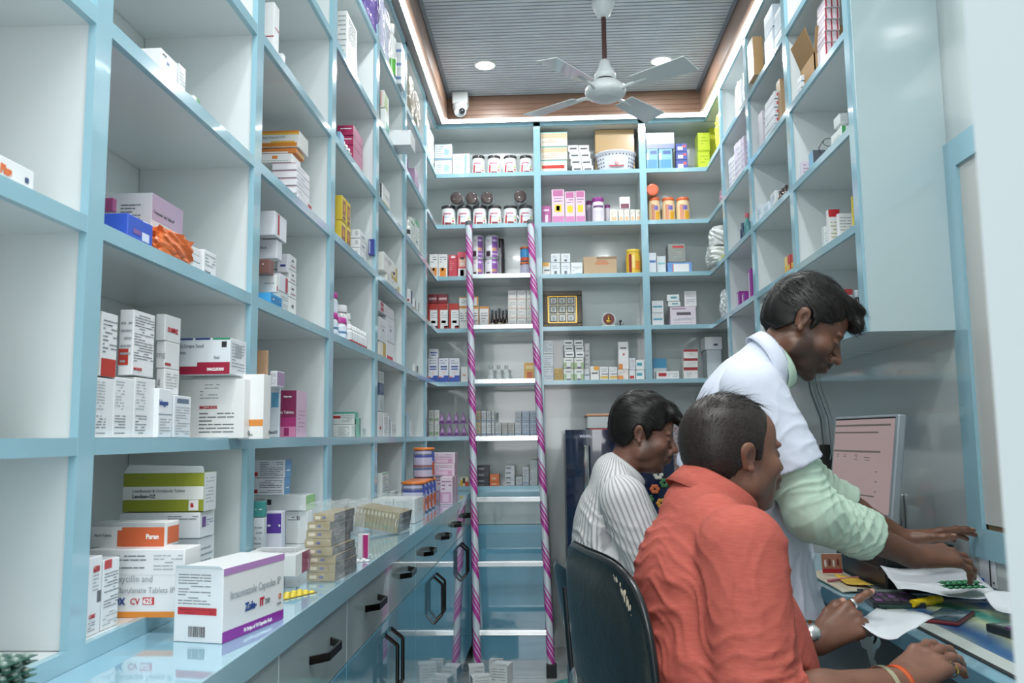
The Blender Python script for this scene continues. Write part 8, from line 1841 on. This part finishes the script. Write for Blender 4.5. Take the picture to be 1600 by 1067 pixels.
# ------------------------------------------------------------------ man in the white coat
P = person('standing person in a white coat over a pale green shirt, leaning over the desk', (.48, 2.22, 0.0))
skin = '#6E4A38'
fw_ = V3(.80, -.12, -.60); upv = V3(.60, 0, .80); Rh = frame_from(fw_, upv); hc = V3(.649, 2.150, 1.466)
H_ = head_field(hc, Rh, 1.0, (.548, 2.162, 1.355), .050, moust=.0025)
V, F = chunk(H_, .0024, 1); L = (V - hc) @ Rh
parts = [(V, F, head_colors(L, skin, .72, .95, '#7a4a42', seed=2))]
SN, EN = V3(.470, 1.985, 1.300), V3(.590, 1.965, 1.020); SF, EF = V3(.55, 2.345, 1.300), V3(.74, 2.430, 1.045)
WN = V3(.868, 2.085, .905); WF = V3(.985, 2.425, .905)
f = Field(); f.cap((.45, 2.20, .93), (.46, 2.19, 1.10), .13, .13, k=.05, flat=((0, 1, 0), .8)); f.cap((.46, 2.19, 1.10), (.49, 2.17, 1.27), .12, .10, k=.05, flat=((0, 1, 0), .7))
for a, b in ((SN, EN), (SF, EF)): f.cap(a, b, .046, .038, k=.02); f.cap((.50, 2.17, 1.29), a, .055, .045, k=.03)
HN, KN, AN = V3(.45, 2.12, .88), V3(.47, 2.12, .48), V3(.43, 2.12, .09); HF2, KF, AF = V3(.45, 2.30, .88), V3(.49, 2.30, .48), V3(.50, 2.30, .09)
for a, b, c in ((HN, KN, AN), (HF2, KF, AF)): leg_prims(f, a, b, c, c, (.078, .052, .040))
V, F = chunk(f, .008, 1); parts.append((V, F, np.tile(np.array(srgb(skin)), (len(V), 1))))
yd = V3(.95, .28, -.02); yd /= np.linalg.norm(yd); zd = V3(.05, -.42, .90); zd -= yd * (zd @ yd); zd /= np.linalg.norm(zd); xd = np.cross(yd, zd)
Rn = np.stack([xd, yd, zd], 1)
hn = hand_field(WN, Rn, [(20, 30, 20), (16, 28, 20), (18, 30, 20), (24, 32, 22)], side=-1, sc=1.05, spread=.10, fore=EN, fr=(.026, .040), thumb=[(.022, .018, -.012), (.040, .046, -.028), (.044, .072, -.040), (.040, .094, -.050)])
V, F = chunk(hn, .0022, 1); parts.append((V, F, hand_colors(hn, V, vnormals(V, F), skin)))
yd = V3(.95, .02, .20); yd /= np.linalg.norm(yd); zd = V3(-.2, .2, .96); zd -= yd * (zd @ yd); zd /= np.linalg.norm(zd); xd = np.cross(yd, zd)
Rf = np.stack([xd, yd, zd], 1)
hf = hand_field(WF, Rf, [(4, 10, 8), (8, 14, 10), (12, 18, 12), (14, 20, 14)], side=1, sc=.95, spread=.05, fore=EF, fr=(.026, .040))
V, F = chunk(hf, .0026, 1); parts.append((V, F, hand_colors(hf, V, vnormals(V, F), skin)))
V, F, C = join(parts); pmesh('body', V, F, SKIN, P, cols=C)
hs = hair_shell(H_, dict(th=.011, up=.008, line=(0, .066, .056), lnorm=(0, .80, -.60), cut=-.056, burn=-.016, side=-.014, tufts=(((0, .076, .088), (.052, .038, .020), (-25, 0, 0)), ((.016, .097, .070), (.038, .020, .016), (-48, 0, 8)), ((.030, .050, .104), (.030, .05, .014), None))))
V, F = hs.mesh(.0028); V = relax(V, F, 1); N = vnormals(V, F); lc = (V - hc) @ Rh
V = V + N * (np.sin(lc[:, 0] * 240 + np.sin(lc[:, 1] * 45) * 2.0)[:, None] * .0011)
hr = pmesh('hair', V, F, BLACKHAIR, P)
for kw in (dict(n=2600, L=.026, seed=7, flow=(.15, .9, -.25), lift=.22, zmin=.01), dict(n=1400, L=.014, seed=9, flow=(0, -.3, -1), lift=.25, zmin=-.06)):
    s_ = strands(H_, V, N, BLACKHAIR, P, rad=.0007, **kw); s_.parent = hr; s_.matrix_parent_inverse = Matrix.Identity(4)
# pale green shirt
GREEN = cloth_mat('pale_green_cotton', '#C6DCC8', bs=500, c2='#B9D2BE')
f = Field(); un = (EN - SN) / np.linalg.norm(EN - SN); fn = (WN - EN) / np.linalg.norm(WN - EN); uf = (EF - SF) / np.linalg.norm(EF - SF); ff = (WF - EF) / np.linalg.norm(WF - EF)
f.cap((.46, 2.19, .98), (.495, 2.17, 1.27), .132, .098, k=.05, flat=((0, 1, 0), .75))
f.cap(SN + un * .12, EN, .060, .062, k=.02); f.cap(EN, EN + fn * .175, .062, .052, k=.02, cut=[(EN + fn * .165, fn)])
f.cap(EN + fn * .115, EN + fn * .170, .060, .060, k=.005, cut=[(EN + fn * .168, fn), (EN + fn * .108, -fn)])
f.cap(SF + uf * .12, EF, .056, .058, k=.02); f.cap(EF, EF + ff * .11, .058, .052, k=.02, cut=[(EF + ff * .10, ff)])
f.cap(EF + ff * .055, EF + ff * .10, .058, .058, k=.005, cut=[(EF + ff * .105, ff), (EF + ff * .050, -ff)])
f.cap(EN + fn * .14, EN + fn * .24, .044, .044, k=.004, sub=True)
V, F = f.mesh(.0045); V = relax(V, F, 2); N = vnormals(V, F)
V = folds(V, N, [(EN + fn * .06, fn + V3(0, 0, .4), .050, .012, .08), (EN - un * .05, un, .045, .010, .07), (EN + fn * .12, fn + V3(0, 0, -.6), .034, .009, .06), (EF, ff, .04, .006, .08)], 5)
gs = pmesh('shirt', V, F, GREEN, P)
c_ = collar(P, (.594, 2.155, 1.386), (.80, .0, .60), (.60, .0, -.80), .054, GREEN, h=.014, gap=24, flare=.006, point=.040, name='shirt_collar', drop=.02, stand=.01); c_.parent = gs; c_.matrix_parent_inverse = Matrix.Identity(4)
# white coat: body, skirt, short sleeves
COAT = cloth_mat('white_coat_cotton', '#DCE1EE', bs=600, weave=.04)
f = Field()
f.cap((.47, 2.20, .96), (.475, 2.19, 1.12), .135, .136, k=.05, flat=((0, 1, 0), .74)); f.cap((.475, 2.19, 1.12), (.495, 2.17, 1.285), .136, .100, k=.06, flat=((0, 1, 0), .62))
f.ell((.472, 2.19, 1.22), (.098, .172, .12), k=.05); f.cap((.500, 2.05, 1.325), (.51, 2.29, 1.325), .050, .050, k=.04); f.cap((.510, 2.165, 1.33), (.562, 2.158, 1.385), .078, .070, k=.03)
f.cap((.495, 2.20, .95), (.525, 2.20, .70), .140, .155, k=.06, flat=((0, 1, 0), .80), cut=[((0, 0, .735), (0, 0, -1))])
f.cap(SN, SN + un * .215, .076, .078, k=.035, cut=[(SN + un * .200, un)]); f.cap(SF, SF + uf * .20, .072, .074, k=.035, cut=[(SF + uf * .185, uf)])
f.cap((.592, 2.155, 1.403), (.70, 2.15, 1.485), .057, .066, k=.008, sub=True)
f.cap(SN + un * .19, SN + un * .26, .066, .066, k=.004, sub=True); f.cap(SF + uf * .175, SF + uf * .25, .062, .062, k=.004, sub=True)
f.cap((.525, 2.20, .60), (.52, 2.20, .755), .140, .136, k=.006, sub=True, flat=((0, 1, 0), .80))
V, F = f.mesh(.005); V = relax(V, F, 2); N = vnormals(V, F)
V = folds(V, N, [((.50, 2.03, 1.22), (.5, .2, .9), .075, .006, .10), ((.40, 2.05, 1.15), (.4, .3, 1), .08, .006, .13), ((.62, 2.08, .90), (1, .5, .05), .075, .007, .20), ((.55, 2.05, 1.05), (.6, .2, .8), .07, .006, .12), (SN + un * .12, un + V3(.5, 0, 0), .07, .006, .09)], 8)
ct = pmesh('white_coat', V, F, COAT, P)
# lapels as sewn flaps on the chest
def sheet(name, pts, m_, parent, th=.003):
    mb = MB(); n = len(pts); mb.add(pts, [tuple(range(n))], m_); o = mb.build(name, parent); o.matrix_parent_inverse = Matrix.Translation(-Vector(P.location))
    md = o.modifiers.new('t', 'SOLIDIFY'); md.thickness = th; md.offset = 0; return o
c2_ = collar(P, (.580, 2.157, 1.400), (.80, .0, .60), (.60, .0, -.80), .066, COAT, h=.034, gap=26, flare=.006, point=.095, name='coat_collar', drop=.040, stand=.02); c2_.parent = ct; c2_.matrix_parent_inverse = Matrix.Identity(4)
for i, z in enumerate((1.02, .93)):
    m = MB(); m.lathe([(.0065, -.001), (.0075, .001), (.0065, .002), (.0005, .0012)], plain('#E8E8EC', .3), n=14); b_ = m.build('coat_button', ct); b_.location = Vector((.612, 2.135, z)); b_.rotation_euler = (0, R(90), 0)
TR = mat('navy_trousers', '#2A2E3C', .85); f = Field(); f.ell((.45, 2.21, .86), (.13, .165, .12), k=.05)
for a, b, c in ((HN, KN, AN), (HF2, KF, AF)): f.cap(a, b, .086, .064, k=.03); f.cap(b, c, .062, .056, k=.02)
V, F = chunk(f, .008, 2); pmesh('trousers', V, F, TR, P)
for a in (AN, AF): shoe(P, a, a + V3(.17, 0, 0), SHOE)

# ------------------------------------------------------------------ man in the striped shirt
P = person('seated person in a white shirt with thin grey stripes, in front of the fridge', (.22, 2.70, 0.0))
skin = '#7C5646'
fw_ = V3(.95, -.06, -.26); Rh = frame_from(fw_, V3(.26, 0, .95)); hc = V3(.289, 2.650, 1.202)
H_ = head_field(hc, Rh, .94, (.205, 2.66, 1.07), .052, moust=.002, fat=.002)
V, F = chunk(H_, .003, 1); L = (V - hc) @ Rh / .94
parts = [(V, F, head_colors(L, skin, .42, .85, '#7a4a40', seed=3))]
SN, EN = V3(.205, 2.470, 1.015), V3(.300, 2.43, .76); SF, EF = V3(.24, 2.85, 1.015), V3(.36, 2.90, .77); WN = V3(.53, 2.52, .775); WF = V3(.58, 2.80, .775)
f = Field(); f.cap((.24, 2.68, .52), (.21, 2.67, .78), .125, .125, k=.05, flat=((0, 1, 0), .85)); f.cap((.21, 2.67, .78), (.205, 2.66, .98), .115, .095, k=.05, flat=((0, 1, 0), .7))
for a, b in ((SN, EN), (SF, EF)): f.cap(a, b, .046, .038, k=.02); f.cap((.205, 2.66, 1.0), a, .055, .045, k=.03)
HN, KN, AN = V3(.26, 2.57, .50), V3(.62, 2.60, .50), V3(.60, 2.60, .09); HF2, KF, AF = V3(.26, 2.79, .50), V3(.62, 2.84, .50), V3(.60, 2.86, .09)
for a, b, c in ((HN, KN, AN), (HF2, KF, AF)): leg_prims(f, a, b, c, c)
V, F = chunk(f, .008, 1); parts.append((V, F, np.tile(np.array(srgb(skin)), (len(V), 1))))
for W_, E_, sd in ((WN, EN, -1), (WF, EF, 1)):
    yd = V3(.97, .1 * -sd, .0); yd /= np.linalg.norm(yd); zd = V3(0, 0, 1); zd -= yd * (zd @ yd); zd /= np.linalg.norm(zd); Rr = np.stack([np.cross(yd, zd), yd, zd], 1)
    hh = hand_field(W_, Rr, [(18, 25, 15)] * 4, side=sd, sc=.95, fore=E_); V, F = chunk(hh, .0035, 1); parts.append((V, F, hand_colors(hh, V, vnormals(V, F), skin)))
V, F, C = join(parts); pmesh('body', V, F, SKIN, P, cols=C)
hs = hair_shell(H_, dict(th=.013, up=.010, line=(0, .066, .050), lnorm=(0, .80, -.60), cut=-.060, burn=-.016, side=-.014, tufts=(((0, .070, .090), (.054, .042, .024), (-20, 0, 0)), ((.018, .100, .072), (.034, .024, .015), (-35, 0, 10)), ((.0, .02, .116), (.05, .06, .012), None))))
V, F = hs.mesh(.003); V = relax(V, F, 1); N = vnormals(V, F); lc = (V - hc) @ Rh
V = V + N * (np.sin(lc[:, 0] * 200 + np.sin(lc[:, 1] * 50) * 2.5)[:, None] * .0013)
hr = pmesh('hair', V, F, BLACKHAIR, P)
s_ = strands(H_, V, N, BLACKHAIR, P, n=2400, L=.026, seed=12, flow=(.2, .9, -.2), lift=.22, zmin=-.05, rad=.0008); s_.parent = hr; s_.matrix_parent_inverse = Matrix.Identity(4)
STR = cloth_mat('grey_striped_cotton', '#D9D8D6', bs=500, stripes=(.0150, .35, '#A9A7A9'))
f = Field(); un = (EN - SN) / np.linalg.norm(EN - SN); fn = (WN - EN) / np.linalg.norm(WN - EN); uf = (EF - SF) / np.linalg.norm(EF - SF); ff = (WF - EF) / np.linalg.norm(WF - EF)
f.cap((.215, 2.68, .50), (.205, 2.67, .80), .150, .142, k=.05, flat=((0, 1, 0), .82)); f.cap((.205, 2.67, .80), (.205, 2.66, .985), .140, .092, k=.06, flat=((0, 1, 0), .60))
f.ell((.165, 2.67, .92), (.095, .17, .13), k=.05); f.cap((.195, 2.55, 1.045), (.200, 2.77, 1.045), .052, .052, k=.045); f.ell((.195, 2.655, 1.085), (.065, .078, .062), k=.04); f.ell((.17, 2.67, .60), (.13, .16, .10), k=.05)
f.cap(SN, EN, .072, .062, k=.014); f.cap(SF, EF, .070, .060, k=.03); f.cap(EN, EN + fn * .16, .060, .045, k=.02, cut=[(EN + fn * .15, fn)]); f.cap(EF, EF + ff * .16, .058, .045, k=.02, cut=[(EF + ff * .15, ff)])
f.cap((.225, 2.655, 1.055), (.27, 2.65, 1.15), .056, .058, k=.010, sub=True)
V, F = f.mesh(.0055); V = relax(V, F, 2); N = vnormals(V, F)
V = folds(V, N, [((.20, 2.47, .90), (.3, 0, 1), .06, .006, .10), ((.12, 2.55, .90), (.7, 0, .7), .07, .006, .10), ((.10, 2.60, .75), (.2, 0, 1), .06, .006, .12), ((.27, 2.43, .80), (0, 0, 1), .04, .006, .07)], 6)
st = seg_coord(V, [((.21, 2.67, .5), (.205, 2.66, 1.06), .14, (1, 0, 0), 'round'), (SN, EN, .066, (0, -1, 0), 'round'), (SF, EF, .066, (0, 1, 0), 'round'), (EN, WN, .05, (0, -1, 0), 'round'), (EF, WF, .05, (0, 1, 0), 'round')])
sh = pmesh('shirt', V, F, STR, P, attrs={'stripe': st})
c_ = collar(P, (.240, 2.655, 1.108), (.55, 0, .83), (.83, 0, -.55), .062, cloth_mat('striped_collar_cotton', '#D2D1D0', bs=500, weave=.1), h=.042, gap=24, flare=.012, point=.034, name='shirt_collar', drop=.02); c_.parent = sh; c_.matrix_parent_inverse = Matrix.Identity(4)
TR = mat('black_trousers', '#26252A', .85); f = Field(); f.ell((.25, 2.68, .52), (.15, .18, .10), k=.05)
for a, b, c in ((HN, KN, AN), (HF2, KF, AF)): f.cap(a, b, .090, .066, k=.03); f.cap(b, c, .064, .055, k=.02)
V, F = chunk(f, .008, 2); pmesh('trousers', V, F, TR, P)
for a in (AN, AF): shoe(P, a, a + V3(.17, 0, 0), SHOE)
